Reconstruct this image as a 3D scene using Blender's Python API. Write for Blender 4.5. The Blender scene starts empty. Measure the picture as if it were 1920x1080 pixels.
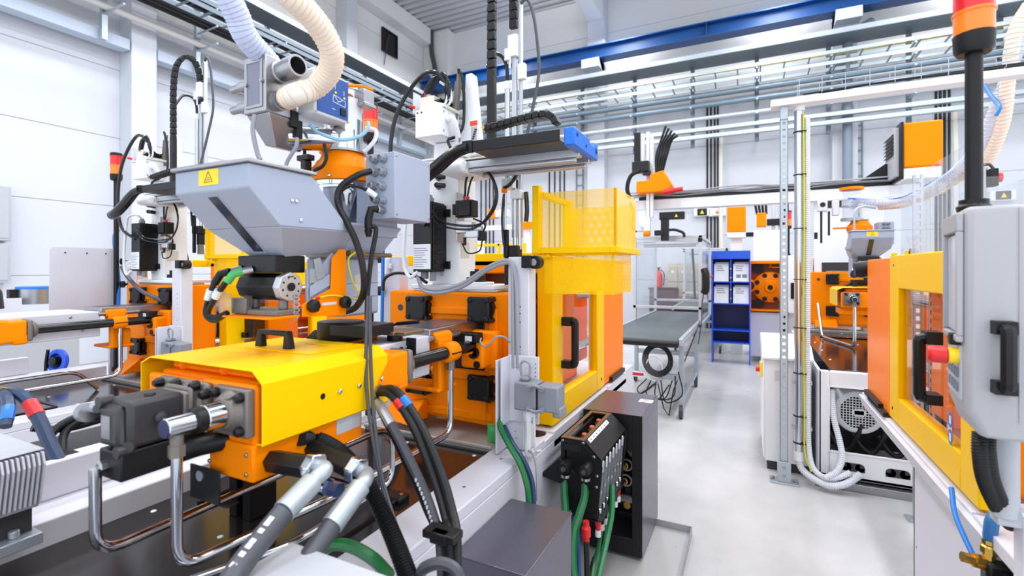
import bpy, math, random
from mathutils import Vector as V, Matrix
R = random.Random(7)
SC = bpy.context.scene
COL = SC.collection
# ------------------------------------------------------------------ camera, world, lights, exposure
EYE, YAW, FPX, HORIZON = 1.6, 0.4563, 911.0, 504.5
cd = bpy.data.cameras.new('camera'); cam = bpy.data.objects.new('camera', cd); COL.objects.link(cam)
cam.location = (0, 0, EYE); cam.rotation_euler = (math.pi/2, 0, YAW)
cd.sensor_width = 36; cd.lens = FPX/1920*36; cd.shift_y = -(540-HORIZON)/1920
cd.clip_start = .05; cd.clip_end = 200
cd.dof.use_dof = True; cd.dof.focus_distance = 2.5; cd.dof.aperture_fstop = 2.6
SC.camera = cam
w = bpy.data.worlds.new('world'); SC.world = w; w.use_nodes = True
w.node_tree.nodes['Background'].inputs[0].default_value = (.88, .94, 1, 1)
w.node_tree.nodes['Background'].inputs[1].default_value = .72
def area(name, loc, sx, sy, power, rot=(0, 0, 0), col=(.95, .97, 1)):
    l = bpy.data.lights.new(name, 'AREA'); l.shape = 'RECTANGLE'; l.size = sx; l.size_y = sy; l.energy = power; l.color = col
    o = bpy.data.objects.new(name, l); COL.objects.link(o); o.location = loc; o.rotation_euler = rot
for ix in (-7.0, -3.2, .6, 4.4):
    for iy in (0, 4.2, 8.4, 12.2):
        area('hall_lamp', (ix, iy, 8.2), .7, 2.6, 60)
area('high_bay_glow', (-4.6, 11.6, 9.0), .35, .35, 25, (math.pi, 0, 0))
SC.view_settings.view_transform = 'Standard'; SC.view_settings.look = 'None'
SC.view_settings.exposure = 1.3; SC.view_settings.gamma = 1; SC.view_settings.use_curve_mapping = False
SC.cycles.use_denoising = True
SC.cycles.max_bounces = 10; SC.cycles.transparent_max_bounces = 24; SC.cycles.caustics_reflective = False; SC.cycles.caustics_refractive = False
SC.cycles.sample_clamp_indirect = 6
# ------------------------------------------------------------------ measuring: the point of a sight line on a plane
_c, _s = math.cos(YAW), math.sin(YAW)
def at(px, py, X=None, Y=None, Z=None, D=None):
    t = (px-960)/FPX; a = _c*t-_s; b = _s*t+_c
    if X is not None: d = X/a
    elif Y is not None: d = Y/b
    elif Z is not None: d = FPX*(EYE-Z)/(py-HORIZON)
    else: d = D
    return V((a*d, b*d, EYE-(py-HORIZON)/FPX*d))
# ------------------------------------------------------------------ materials
def lin(c):
    return tuple((x/12.92 if x <= .04045 else ((x+.055)/1.055)**2.4) for x in (v/255 for v in c))
MATS = {}
def mat(name, rgb, rough=.5, metal=0, spec=.5, coat=0, noise=.06, nscale=30, bump=0, var=.0):
    if name in MATS: return MATS[name]
    m = bpy.data.materials.new(name); m.use_nodes = True; nt = m.node_tree; b = nt.nodes['Principled BSDF']
    col = lin(rgb)
    b.inputs['Base Color'].default_value = (*col, 1); b.inputs['Roughness'].default_value = rough; b.inputs['Metallic'].default_value = metal
    b.inputs['Specular IOR Level'].default_value = spec; b.inputs['Coat Weight'].default_value = coat; b.inputs['Coat Roughness'].default_value = .08
    tc = nt.nodes.new('ShaderNodeTexCoord'); n = nt.nodes.new('ShaderNodeTexNoise'); n.inputs['Scale'].default_value = nscale; n.inputs['Detail'].default_value = 3
    nt.links.new(tc.outputs['Object'], n.inputs['Vector'])
    mr = nt.nodes.new('ShaderNodeMapRange'); mr.inputs[3].default_value = max(.02, rough-noise); mr.inputs[4].default_value = min(1, rough+noise)
    nt.links.new(n.outputs['Fac'], mr.inputs[0]); nt.links.new(mr.outputs[0], b.inputs['Roughness'])
    if var:
        h = nt.nodes.new('ShaderNodeHueSaturation'); h.inputs['Color'].default_value = (*col, 1)
        m2 = nt.nodes.new('ShaderNodeMapRange'); m2.inputs[3].default_value = 1-var; m2.inputs[4].default_value = 1+var
        nt.links.new(n.outputs['Fac'], m2.inputs[0]); nt.links.new(m2.outputs[0], h.inputs['Value']); nt.links.new(h.outputs[0], b.inputs['Base Color'])
    if bump:
        bp = nt.nodes.new('ShaderNodeBump'); bp.inputs['Strength'].default_value = bump; bp.inputs['Distance'].default_value = .002
        nt.links.new(n.outputs['Fac'], bp.inputs['Height']); nt.links.new(bp.outputs[0], b.inputs['Normal'])
    MATS[name] = m; return m
def glass(name, tint, refl=.08, opac=0, rough=.02):
    m = bpy.data.materials.new(name); m.use_nodes = True; nt = m.node_tree; nt.nodes.remove(nt.nodes['Principled BSDF'])
    t = nt.nodes.new('ShaderNodeBsdfTransparent'); t.inputs[0].default_value = (*tint, 1)
    g = nt.nodes.new('ShaderNodeBsdfGlossy'); g.inputs['Roughness'].default_value = rough
    lw = nt.nodes.new('ShaderNodeLayerWeight'); lw.inputs[0].default_value = .5; ge = nt.nodes.new('ShaderNodeNewGeometry')
    pw = nt.nodes.new('ShaderNodeMath'); pw.operation = 'POWER'; pw.inputs[1].default_value = 4; nt.links.new(lw.outputs['Facing'], pw.inputs[0])
    ma = nt.nodes.new('ShaderNodeMath'); ma.operation = 'MULTIPLY_ADD'; ma.inputs[1].default_value = .55; ma.inputs[2].default_value = .035; nt.links.new(pw.outputs[0], ma.inputs[0])
    inv = nt.nodes.new('ShaderNodeMath'); inv.operation = 'SUBTRACT'; inv.inputs[0].default_value = 1; nt.links.new(ge.outputs['Backfacing'], inv.inputs[1])
    f = nt.nodes.new('ShaderNodeMath'); f.operation = 'MULTIPLY'; nt.links.new(ma.outputs[0], f.inputs[0]); nt.links.new(inv.outputs[0], f.inputs[1])
    mx = nt.nodes.new('ShaderNodeMixShader'); nt.links.new(f.outputs[0], mx.inputs[0]); nt.links.new(t.outputs[0], mx.inputs[1]); nt.links.new(g.outputs[0], mx.inputs[2])
    out = nt.nodes['Material Output']; last = mx
    if opac:
        d = nt.nodes.new('ShaderNodeBsdfDiffuse'); d.inputs[0].default_value = (.85, .88, .92, 1)
        m2 = nt.nodes.new('ShaderNodeMixShader'); m2.inputs[0].default_value = opac
        nt.links.new(mx.outputs[0], m2.inputs[1]); nt.links.new(d.outputs[0], m2.inputs[2]); last = m2
    nt.links.new(last.outputs[0], out.inputs[0]); MATS[name] = m; return m
def perforated(name, rgb, axes, pitch=.0075, hole=.30):
    """painted sheet with a staggered grid of round holes, laid out on two object axes"""
    m = mat(name, rgb, .4, spec=.2); nt = m.node_tree; b = nt.nodes['Principled BSDF']
    tc = nt.nodes.new('ShaderNodeTexCoord'); sp = nt.nodes.new('ShaderNodeSeparateXYZ'); nt.links.new(tc.outputs['Object'], sp.inputs[0])
    def M(op, a, b_=None):
        n = nt.nodes.new('ShaderNodeMath'); n.operation = op
        for i, v in enumerate((a, b_)):
            if v is None: continue
            if isinstance(v, (int, float)): n.inputs[i].default_value = v
            else: nt.links.new(v, n.inputs[i])
        return n.outputs[0]
    u = M('DIVIDE', sp.outputs[axes[0]], pitch); v = M('DIVIDE', sp.outputs[axes[1]], pitch*1.732)
    def dist(o):
        fu = M('SUBTRACT', M('FRACT', M('ADD', u, 100+o)), .5); fv = M('MULTIPLY', M('SUBTRACT', M('FRACT', M('ADD', v, 100+o)), .5), 1.732)
        return M('SQRT', M('ADD', M('MULTIPLY', fu, fu), M('MULTIPLY', fv, fv)))
    d = M('MINIMUM', dist(0), dist(.5)); solid = M('GREATER_THAN', d, hole)
    nt.links.new(solid, b.inputs['Alpha']); return m
WHITE = mat('white_paint', (236, 238, 242), .45, var=.02, nscale=6)
WALLP = mat('wall_panel_white', (201, 204, 212), .55, var=.015, nscale=2)
LGREY = mat('light_grey_paint', (212, 212, 222), .42, bump=.05, nscale=120)
MGREY = mat('machine_grey_paint', (176, 179, 186), .45)
HGREY = mat('hopper_grey_powder_coat', (160, 168, 188), .5, bump=.12, nscale=500)
DGREY = mat('dark_grey_cast', (54, 52, 55), .45, bump=.1, nscale=150)
TGREY = mat('taupe_grey_cast', (122, 115, 110), .45, metal=.35, bump=.1, nscale=150)
PLASTG = mat('grey_plastic', (130, 134, 143), .5)
BLACK = mat('black_plastic', (17, 17, 20), .42, spec=.35)
BLACKM = mat('black_painted_metal', (22, 22, 25), .38, spec=.35, bump=.05, nscale=250)
RUBBER = mat('black_rubber', (22, 23, 26), .45, spec=.4)
GLOSSB = mat('glossy_black_hose', (12, 13, 18), .2)
PLATE = mat('dark_brown_glossy_plate', (34, 28, 29), .14, spec=.5, coat=.1, noise=.05, nscale=5)
STEEL = mat('brushed_steel', (170, 170, 174), .32, 1, nscale=60)
DSTEEL = mat('dark_sheet_steel', (102, 100, 114), .3, .5, nscale=40)
CHROME = mat('chrome', (205, 208, 214), .12, 1, noise=.03)
ALU = mat('aluminium_profile', (200, 203, 210), .32, .7, nscale=40)
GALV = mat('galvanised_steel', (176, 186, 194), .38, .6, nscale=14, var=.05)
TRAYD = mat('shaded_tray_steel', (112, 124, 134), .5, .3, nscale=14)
BRASS = mat('brass', (196, 158, 78), .3, 1)
BRONZE = mat('bronze_plate', (128, 106, 84), .38, .6)
YELLOW = mat('yellow_paint', (249, 197, 0), .36, spec=.1, nscale=80)
ORANGE = mat('orange_paint', (255, 136, 0), .36, spec=.1, nscale=80)
ORANGEC = mat('orange_cast_paint', (255, 136, 0), .42, spec=.1, bump=.25, nscale=120)
ORPALE = mat('pale_orange_paint', (255, 132, 6), .34, spec=.1)
RUST = mat('brown_primer', (126, 62, 30), .5)
BLUE = mat('crane_blue_paint', (5, 70, 134), .4)
SBLUE = mat('shelf_blue_paint', (30, 84, 215), .42)
DBLUE = mat('panel_blue', (22, 74, 150), .4)
TUBEB = mat('blue_tube', (20, 116, 205), .35)
HOSEB = mat('blue_black_hose', (28, 52, 88), .35)
GREEN = mat('green_braided_hose', (18, 112, 58), .3, nscale=300, var=.15)
GREENP = mat('green_plug', (70, 180, 100), .4)
YTUBE = mat('yellow_green_wire', (205, 205, 50), .4)
RED = mat('red_plastic', (214, 26, 30), .35)
REDL = mat('red_lamp_lens', (225, 14, 26), .18, coat=.5)
AMBER = mat('amber_lamp_lens', (255, 128, 0), .18, coat=.5)
PAPER = mat('paper_label', (228, 230, 236), .6)
INK = mat('dark_ink', (40, 42, 50), .6)
STICKY = mat('yellow_sticker', (255, 214, 20), .45)
CABLEG = mat('grey_cable', (150, 152, 160), .45)
CABLED = mat('dark_grey_cable', (70, 72, 80), .42)
CABLEW = mat('white_cable', (226, 228, 232), .45)
CONDW = mat('white_corrugated_conduit', (215, 220, 228), .5)
HOSECR = mat('cream_spiral_hose', (248, 238, 226), .35)
HOSERIB = mat('orange_spiral_wire', (236, 196, 160), .4)
HOSECL = mat('clear_wire_hose', (205, 212, 238), .25)
BELT = mat('grey_green_conveyor_belt', (74, 82, 84), .5, nscale=3, var=.15)
WINDARK = mat('smoked_sight_glass', (44, 48, 56), .12)
GLASS = glass('guard_window_glass', (.94, .9, .88))
SMOKE = glass('bronze_guard_glass', (.72, .62, .56))
PLEXI = glass('clear_plexiglass', (.95, .965, .98), opac=.05)
TUBECL = glass('clear_tube', (.9, .92, .95), opac=.12)
MESHX = perforated('yellow_perforated_sheet_lengthwise', (255, 206, 0), (1, 2))
MESHY = perforated('yellow_perforated_sheet_crosswise', (255, 206, 0), (0, 2))
MESHZ = perforated('yellow_perforated_sheet_level', (255, 206, 0), (0, 1))
FANP = perforated('square_vent_grille', (196, 200, 206), (0, 2), .03, .40)
def floor_mat():
    m = mat('sealed_concrete', (206, 210, 212), .3, noise=.1, nscale=1.2); nt = m.node_tree; b = nt.nodes['Principled BSDF']
    n = nt.nodes.new('ShaderNodeTexNoise'); n.inputs['Scale'].default_value = .9; n.inputs['Detail'].default_value = 9; n.inputs['Roughness'].default_value = .65
    tc = nt.nodes.new('ShaderNodeTexCoord'); nt.links.new(tc.outputs['Object'], n.inputs['Vector'])
    cr = nt.nodes.new('ShaderNodeValToRGB'); cr.color_ramp.elements[0].position = .3; cr.color_ramp.elements[1].position = .72
    cr.color_ramp.elements[0].color = (*lin((176, 178, 178)), 1); cr.color_ramp.elements[1].color = (*lin((210, 209, 211)), 1)
    nt.links.new(n.outputs['Fac'], cr.inputs[0]); nt.links.new(cr.outputs[0], b.inputs['Base Color']); return m
FLOORM = floor_mat()
CEILM = mat('galvanised_corrugated_roof', (190, 192, 195), .5, .1)
UPWALL = mat('upper_wall_brightened', (226, 226, 225), .6)  # lighter than the lower panels, colour making up for weak light high up
# ------------------------------------------------------------------ mesh building
class MB:
    def __init__(s): s.v = []; s.f = []
    def add(s, vs, fs):
        n = len(s.v); s.v += [V(p) for p in vs]; s.f += [tuple(i+n for i in f) for f in fs]; return s
    def box(s, x0, x1, y0, y1, z0, z1):
        x0, x1 = min(x0, x1), max(x0, x1); y0, y1 = min(y0, y1), max(y0, y1); z0, z1 = min(z0, z1), max(z0, z1)
        return s.add([(x0, y0, z0), (x1, y0, z0), (x1, y1, z0), (x0, y1, z0), (x0, y0, z1), (x1, y0, z1), (x1, y1, z1), (x0, y1, z1)],
                     [(0, 3, 2, 1), (4, 5, 6, 7), (0, 1, 5, 4), (1, 2, 6, 5), (2, 3, 7, 6), (3, 0, 4, 7)])
    def cbox(s, c, sx, sy, sz): return s.box(c[0]-sx/2, c[0]+sx/2, c[1]-sy/2, c[1]+sy/2, c[2]-sz/2, c[2]+sz/2)
    def hexa(s, p):  # 8 free corners, bottom ring then top ring
        return s.add(p, [(0, 3, 2, 1), (4, 5, 6, 7), (0, 1, 5, 4), (1, 2, 6, 5), (2, 3, 7, 6), (3, 0, 4, 7)])
    def prism(s, poly, vec):
        n = len(poly); vec = V(vec); a = [V(p) for p in poly]
        nrm = sum(((a[i]-a[0]).cross(a[i+1]-a[0]) for i in range(1, n-1)), V())
        if nrm.dot(vec) > 0: a = a[::-1]
        vs = a+[p+vec for p in a]
        return s.add(vs, [tuple(range(n)), tuple(range(2*n-1, n-1, -1))]+[(i, i+n, (i+1) % n+n, (i+1) % n)[::1] for i in range(n)])
    def tubes(s, rings, cap=True):
        n = len(rings[0]); vs = [p for r in rings for p in r]; fs = []
        for k in range(len(rings)-1):
            for i in range(n):
                j = (i+1) % n; fs.append((k*n+i, k*n+j, (k+1)*n+j, (k+1)*n+i))
        if cap: fs += [tuple(range(n))[::-1], tuple(range((len(rings)-1)*n, len(rings)*n))]
        return s.add(vs, fs)
    def cyl(s, a, b, r, r2=None, n=16, cap=True):
        a, b = V(a), V(b); d = (b-a).normalized(); u = d.orthogonal().normalized(); w_ = d.cross(u); r2 = r if r2 is None else r2
        ring = lambda c, q: [c+(u*math.cos(2*math.pi*i/n)+w_*math.sin(2*math.pi*i/n))*q for i in range(n)]
        return s.tubes([ring(a, r), ring(b, r2)], cap)
    def lathe(s, o, axis, prof, n=20, cap=True):  # prof: (distance along the axis, radius)
        o, d = V(o), V(axis).normalized(); u = d.orthogonal().normalized(); w_ = d.cross(u)
        return s.tubes([[o+d*h+(u*math.cos(2*math.pi*i/n)+w_*math.sin(2*math.pi*i/n))*max(q, 1e-4) for i in range(n)] for h, q in prof], cap)
    def pipe(s, pts, r, n=8, rad=None):  # r a number or function of the distance along the run
        pts = [V(p) for p in pts]; t0 = (pts[1]-pts[0]).normalized(); u = t0.orthogonal().normalized(); rings = []; L = 0
        for k, p in enumerate(pts):
            t = (pts[min(k+1, len(pts)-1)]-pts[max(k-1, 0)]); t = t.normalized() if t.length > 1e-9 else t0
            u = (u-t*u.dot(t)).normalized(); w_ = t.cross(u); q = r(L) if callable(r) else r
            rings.append([p+(u*math.cos(2*math.pi*i/n)+w_*math.sin(2*math.pi*i/n))*q for i in range(n)])
            if k < len(pts)-1: L += (pts[k+1]-p).length
        return s.tubes(rings)
    def sph(s, c, r, n=12, sc=(1, 1, 1)):
        c = V(c); rings = []
        for k in range(n//2+1):
            a = math.pi*k/(n//2); rings.append([c+V((math.cos(2*math.pi*i/n)*math.sin(a)*sc[0], math.sin(2*math.pi*i/n)*math.sin(a)*sc[1], -math.cos(a)*sc[2]))*r for i in range(n)])
        return s.tubes(rings, False)
    def frame(s, ax, c, u0, u1, v0, v1, wd, th):
        """rectangular frame: ax = plane normal ('x' or 'y'), c = position, th = thickness, wd = bar widths (u0, u1, v0, v1)"""
        if not isinstance(wd, tuple): wd = (wd,)*4
        for a, b, e, f in ((u0, u0+wd[0], v0, v1), (u1-wd[1], u1, v0, v1), (u0+wd[0], u1-wd[1], v0, v0+wd[2]), (u0+wd[0], u1-wd[1], v1-wd[3], v1)):
            if ax == 'x': s.box(c, c+th, a, b, e, f)
            elif ax == 'y': s.box(a, b, c, c+th, e, f)
            else: s.box(a, b, e, f, c, c+th)
        return s
def spline(pts, k=8):
    pts = [V(p) for p in pts]
    if len(pts) < 3: return [pts[0].lerp(pts[-1], i/k) for i in range(k+1)]
    P_ = [pts[0]*2-pts[1]]+pts+[pts[-1]*2-pts[-2]]; out = []
    for i in range(1, len(P_)-2):
        a, b, c, d = P_[i-1:i+3]
        for j in range(k):
            t = j/k; out.append(((b*2)+(c-a)*t+(a*2-b*5+c*4-d)*t*t+(b*3-a-c*3+d)*t**3)*.5)
    return out+[pts[-1]]
def resample(pts, step):
    out = [pts[0]]; acc = 0
    for a, b in zip(pts, pts[1:]):
        L = (b-a).length; d = step-acc
        while d <= L and L > 0: out.append(a.lerp(b, d/L)); d += step
        acc = (acc+L) % step if L > 0 else acc
    return out
def elbow(pts, r, k=6):  # straight runs with rounded corners
    pts = [V(p) for p in pts]; out = [pts[0]]
    for a, b, c in zip(pts, pts[1:], pts[2:]):
        q = min(r, (b-a).length*.48, (c-b).length*.48); p0 = b+(a-b).normalized()*q; p1 = b+(c-b).normalized()*q
        for j in range(k+1):
            t = j/k; out.append(p0*(1-t)**2+b*2*t*(1-t)+p1*t*t)
    return out+[pts[-1]]
def wpos(o):
    p = V(o.location)
    while o.parent: o = o.parent; p += V(o.location)
    return p
SPLIT = {'screw', 'bolt', 'port_boss', 'flange_bolt', 'black_slot', 'star_knob', 'rivet', 'cover_screw', 'panel_screw', 'side_screw', 'head_screw', 'plate_bolt', 'rim_bolt', 'flange_hole', 'indicator', 'black_ring', 'cap_hole', 'window_screw', 'anchor_bolt', 'cable_tag', 'roof_bolt', 'black_boss', 'pipe_collar', 'plug_screw', 'mounting_tab', 'gland', 'valve_knob', 'red_release', 'socket_screw', 'clamp_screw', 'tube_cap', 'pictogram', 'pictogram_mark', 'box_plug', 'louvre', 'side_fitting', 'pane_clamp', 'door_hole', 'door_foot', 'castor_fork', 'leg', 'stay', 'solenoid', 'panel_joint', 'sensor_leg', 'foot_bolt', 'slot', 'key', 'colour_band', 'hose_fitting', 'lower_flange_bolt', 'scale_numbers', 'tie_bar', 'mould_half', 'rail_wheel', 'casting_rib', 'grille_bars_', 'lift_axis', 'locking_lever', 'plug_cable', 'printed_sign', 'loose_cables', 'cable_coil', 'beam_cables', 'black_tubes', 'air_hose_coil', 'air_loop', 'wrist_hose', 'coil_wire', 'lower_cable', 'rod', 'inlet', 'base_connector', 'sticker_print'}
def islands(mb):
    p = list(range(len(mb.v)))
    def f(i):
        while p[i] != i: p[i] = p[p[i]]; i = p[i]
        return i
    for q in mb.f:
        r = f(q[0])
        for i in q[1:]: p[f(i)] = r
    g = {}
    for q in mb.f: g.setdefault(f(q[0]), []).append(q)
    out = []
    for fs in g.values():
        ids = sorted({i for q in fs for i in q}); ix = {i: k for k, i in enumerate(ids)}; n = MB(); n.v = [mb.v[i] for i in ids]; n.f = [tuple(ix[i] for i in q) for q in fs]; out.append(n)
    return out
def O(name, mb, m, parent=None, bev=0, sm=True, seg=2):
    if name in SPLIT and parent:
        return [O1(name, q, m, parent, bev, sm, seg) for q in islands(mb)][0]
    return O1(name, mb, m, parent, bev, sm, seg)
def O1(name, mb, m, parent=None, bev=0, sm=True, seg=2):
    me = bpy.data.meshes.new(name); off = wpos(parent) if parent else V()
    me.from_pydata([tuple(p-off) for p in mb.v], [], mb.f); me.update(); me.materials.append(m)
    if sm:
        me.polygons.foreach_set('use_smooth', [True]*len(me.polygons)); me.set_sharp_from_angle(angle=math.radians(32))
    o = bpy.data.objects.new(name, me); COL.objects.link(o)
    if parent: o.parent = parent
    if bev:
        b = o.modifiers.new('bevel', 'BEVEL'); b.width = bev; b.segments = seg; b.limit_method = 'ANGLE'; b.angle_limit = .7; b.harden_normals = False
    return o
def T(name, label, cat, loc, group=None):
    o = bpy.data.objects.new(name, None); COL.objects.link(o); o.location = loc; o.empty_display_size = .05
    o['label'] = label; o['category'] = cat
    if group: o['group'] = group
    return o
def solo(name, mb, m, label, cat, group=None, bev=0, base=None):
    """a thing of one mesh, its origin at its own middle or at base"""
    lo = V([min(p[i] for p in mb.v) for i in range(3)]); hi = V([max(p[i] for p in mb.v) for i in range(3)])
    c = V(base) if base else V(((lo.x+hi.x)/2, (lo.y+hi.y)/2, lo.z))
    mb.v = [p-c for p in mb.v]; o = O(name, mb, m, None, bev); o.location = c
    o['label'] = label; o['category'] = cat
    if group: o['group'] = group
    return o
def S(name, mb, m, parent=None, bev=0):
    o = O(name, mb, m, parent, bev)
    if not parent: o['kind'] = 'structure'
    return o
def copy_tree(o, parent=None, d=(0, 0, 0), skip=()):
    c = o.copy(); COL.objects.link(c); c.parent = parent
    if parent is None: c.location = V(o.location)+V(d)
    for ch in list(o.children):
        if ch.name.split('.')[0] not in skip: copy_tree(ch, c, skip=skip)
    return c
def hose(name, pts, r, m, label, cat='hose', group=None, n=8, ties=None, k=8, parent=None):
    mb = MB().pipe(spline(pts, k), r, n)
    if parent: return O(name, mb, m, parent)
    return solo(name, mb, m, label, cat, group)
def corr(pts, r, pitch=.006, amp=.12, k=10):  # corrugated run
    p = resample(spline(pts, k), pitch/2); mb = MB(); i = [0]
    def rr(L): i[0] += 1; return r*(1+amp*(1 if i[0] % 2 else -1))
    return mb.pipe(p, rr, 12)
def screws(mb, pts, axis, r=.006, h=.004):
    for p in pts: mb.lathe(p, axis, [(0, r), (h*.6, r), (h, r*.6)], 8)
    return mb
# ================================================================== THE HALL
S('floor', MB().box(-10.2, 9, -4, 14.2, -.2, 0), FLOORM)
def corrugated(y0, y1, x0, x1, z):
    mb = MB(); p = .28; y = y0; poly = []
    while y < y1:
        poly += [(y, z), (y+.10, z), (y+.14, z+.12), (y+.24, z+.12)]; y += p
    vs = [(x, yy, zz) for x in (x0, x1) for yy, zz in poly]; n = len(poly)
    mb.add(vs, [(i, i+1, n+i+1, n+i) for i in range(n-1)]); return mb
S('ceiling', corrugated(-4, 14.2, -10.2, 9, 9.62), CEILM)
def panel_wall(name, ax, c, u0, u1, rows, cuts):
    wl = S(name, MB().box(c-.17, c-.02, u0, u1, 0, 9.7) if ax == 'x' else MB().box(u0, u1, c+.02, c+.17, 0, 9.7), UPWALL)
    cuts = [u0]+cuts+[u1]; z = 0
    for h in rows:
        for a, b in zip(cuts, cuts[1:]):
            q = MB().box(c-.02, c, a+.005, b-.005, z+.007, z+h-.007) if ax == 'x' else MB().box(a+.005, b-.005, c, c+.02, z+.007, z+h-.007)
            S('wall_panel', q, WALLP if z+h < 6.9 else UPWALL, wl)
        z += h
    return wl
panel_wall('wall_left', 'x', -10, -4, 14.1, (1.5, 1.2, 1.2, 1.2, 1.2, 1.2, 1.1, 1.1), [.1, 4.85, 9.85])
panel_wall('wall_back', 'y', 14, -10.1, 9, (1.3, 1.2, 1.2, 1.2, 1.2, 1.2, 1.2, 1.2), [-4, 2, 8])
for i, y in enumerate((.1, 4.85, 9.85)):
    S('trim_%d' % (i+1), MB().box(-10, -9.62, y-.2, y+.2, 0, 9.6), WALLP, bev=.01)
for i, x in enumerate((-4.0, 1.98, 7.9)):
    c = S('trim_%d' % (i+4), MB().box(x-.25, x+.25, 13.62, 14, 0, 9.6), WALLP, bev=.01)
    S('corbel', MB().hexa([(x-.25, 13.62, 7.02), (x+.25, 13.62, 7.02), (x+.25, 13.7, 7.02), (x-.25, 13.7, 7.02), (x-.25, 13.05, 7.45), (x+.25, 13.05, 7.45), (x+.25, 13.7, 7.45), (x-.25, 13.7, 7.45)]).box(x-.25, x+.25, 13.05, 13.62, 7.2, 7.45), WALLP, c, .01)
S('trim_7', MB().box(-10, -9.02, 13.55, 14, 0, 9.6), UPWALL, bev=.01)
S('trim_8', MB().box(-10, -9.6, -4, 13.55, 9.12, 9.64), UPWALL, bev=.02)
S('trim_9', MB().box(-4.22, -3.78, -4, 13.7, 8.75, 9.62), UPWALL, bev=.02)
S('trim_10', MB().box(1.78, 2.2, -4, 13.7, 8.75, 9.62), UPWALL, bev=.02)
# crane runway
cr = T('crane_runway_beam', 'long deep blue steel crane runway beam carried along the upper back wall', 'crane beam', (-1, 13.3, 7.45))
O('lower_flange', MB().box(-9.9, 9, 13.1, 13.5, 7.45, 7.48), BLUE, cr)
O('upper_flange', MB().box(-9.9, 9, 13.12, 13.48, 7.80, 7.83), BLUE, cr)
O('web', MB().box(-9.9, 9, 13.28, 13.32, 7.48, 7.80), BLUE, cr)
O('end_stop', MB().prism([(-9.9, 13.25, 7.83), (-9.5, 13.25, 7.83), (-9.6, 13.25, 8.05), (-9.8, 13.25, 8.05)], (0, .1, 0)), BLUE, cr)
for x in (-7, -1, 5):
    O('web_stiffener', MB().box(x-.01, x+.01, 13.14, 13.28, 7.48, 7.80), BLUE, cr)
solo('wall_vent', MB().box(-9.995, -9.95, 11.42, 12.08, 8.2, 8.88).frame('x', -9.97, 11.4, 12.1, 8.18, 8.9, .05, .05), BLACK, 'square black vent plate high on the white side wall', 'vent', bev=.005)
hose('vent_wire', [(-9.93, 11.7, 8.75), (-9.9, 11.6, 8.6), (-9.93, 11.55, 8.2), (-9.97, 11.52, 7.8)], .012, CABLED, 'thin wire dangling from the black wall vent', 'wire')
hose('drain_pipe', elbow([(-9.62, 13.45, 9.6), (-9.62, 13.45, 8.9), (-9.45, 13.42, 8.3), (-9.45, 13.42, 6.4)], .2), .08, CABLED, 'dark grey drain pipe bending down the hall corner', 'pipe', k=2)
solo('soil_pipe', MB().cyl((2.0, 13.42, 0), (2.0, 13.42, 7.0), .1).cyl((2.0, 13.42, 5.1), (2.0, 13.42, 5.35), .115).cyl((2.0, 13.42, 3), (2.0, 13.42, 3.25), .115).cyl((2.05, 13.42, 6.95), (2.5, 13.7, 7.3), .1), mat('grey_pvc_pipe', (120, 132, 146), .4), 'thick grey plastic soil pipe running down a back wall column', 'pipe')
# ---- services along the side wall
for i, (a, b) in enumerate(((-2, 4.62), (5.06, 13.4))):
    solo('flat_rail', MB().box(-9.84, -9.6, a, b, 5.37, 5.56), mat('pale_blue_grey_rail', (178, 190, 206), .5), ('pale blue-grey flat rail on the side wall before its bright column', 'pale blue-grey flat rail on the side wall beyond its bright column')[i], 'rail', 'flat rails on the side wall', bev=.01)
ORD = ('first', 'second', 'third', 'fourth', 'fifth', 'sixth', 'seventh', 'eighth', 'ninth', 'tenth', 'eleventh', 'twelfth')
BRK = 'vertical strut brackets carrying the side wall services'
for y in [4.2+1.5*i for i in range(-1, 7)]:
    b = T('wall_bracket', '%s grey strut bracket under the side wall trays, counted from the near end' % ORD[round((y-2.7)/1.5)], 'bracket', (-9.5, y, 5.36), BRK)
    O('upright', MB().box(-9.56, -9.48, y-.04, y+.04, 5.36, 7.0), GALV, b)
    for z in (5.78, 6.1, 6.42): O('arm', MB().cyl((-9.56, y, z), (-8.9, y, z+.02), .018, n=8), GALV, b)
solo('compressed_air_pipe', MB().cyl((-9.38, -2, 5.86), (-9.38, 13.4, 5.86), .06), mat('beige_grey_pipe', (190, 188, 186), .4), 'beige grey air pipe running along the side wall', 'pipe')
for i in range(3):
    solo('cable_bundle', MB().pipe(resample([V((-9.25+.13*i, -2, 6.17+.01*i)), V((-9.25+.13*i, 13.2, 6.17))], .5), .055, 8), BLACKM, 'lower black cable bundle on the side wall brackets, '+('nearest the wall', 'middle one of three', 'farthest from the wall')[i], 'cable bundle', 'black cable bundles along the side wall')
for i in range(2):
    solo('cable_bundle', MB().pipe(resample([V((-9.22+.15*i, -2, 6.53)), V((-9.22+.15*i, 13.2, 6.53))], .5), .05, 8), BLACKM, 'upper black cable bundle on the side wall brackets, '+('nearer the wall', 'farther from the wall')[i], 'cable bundle', 'upper black cable bundles along the side wall')
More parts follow.
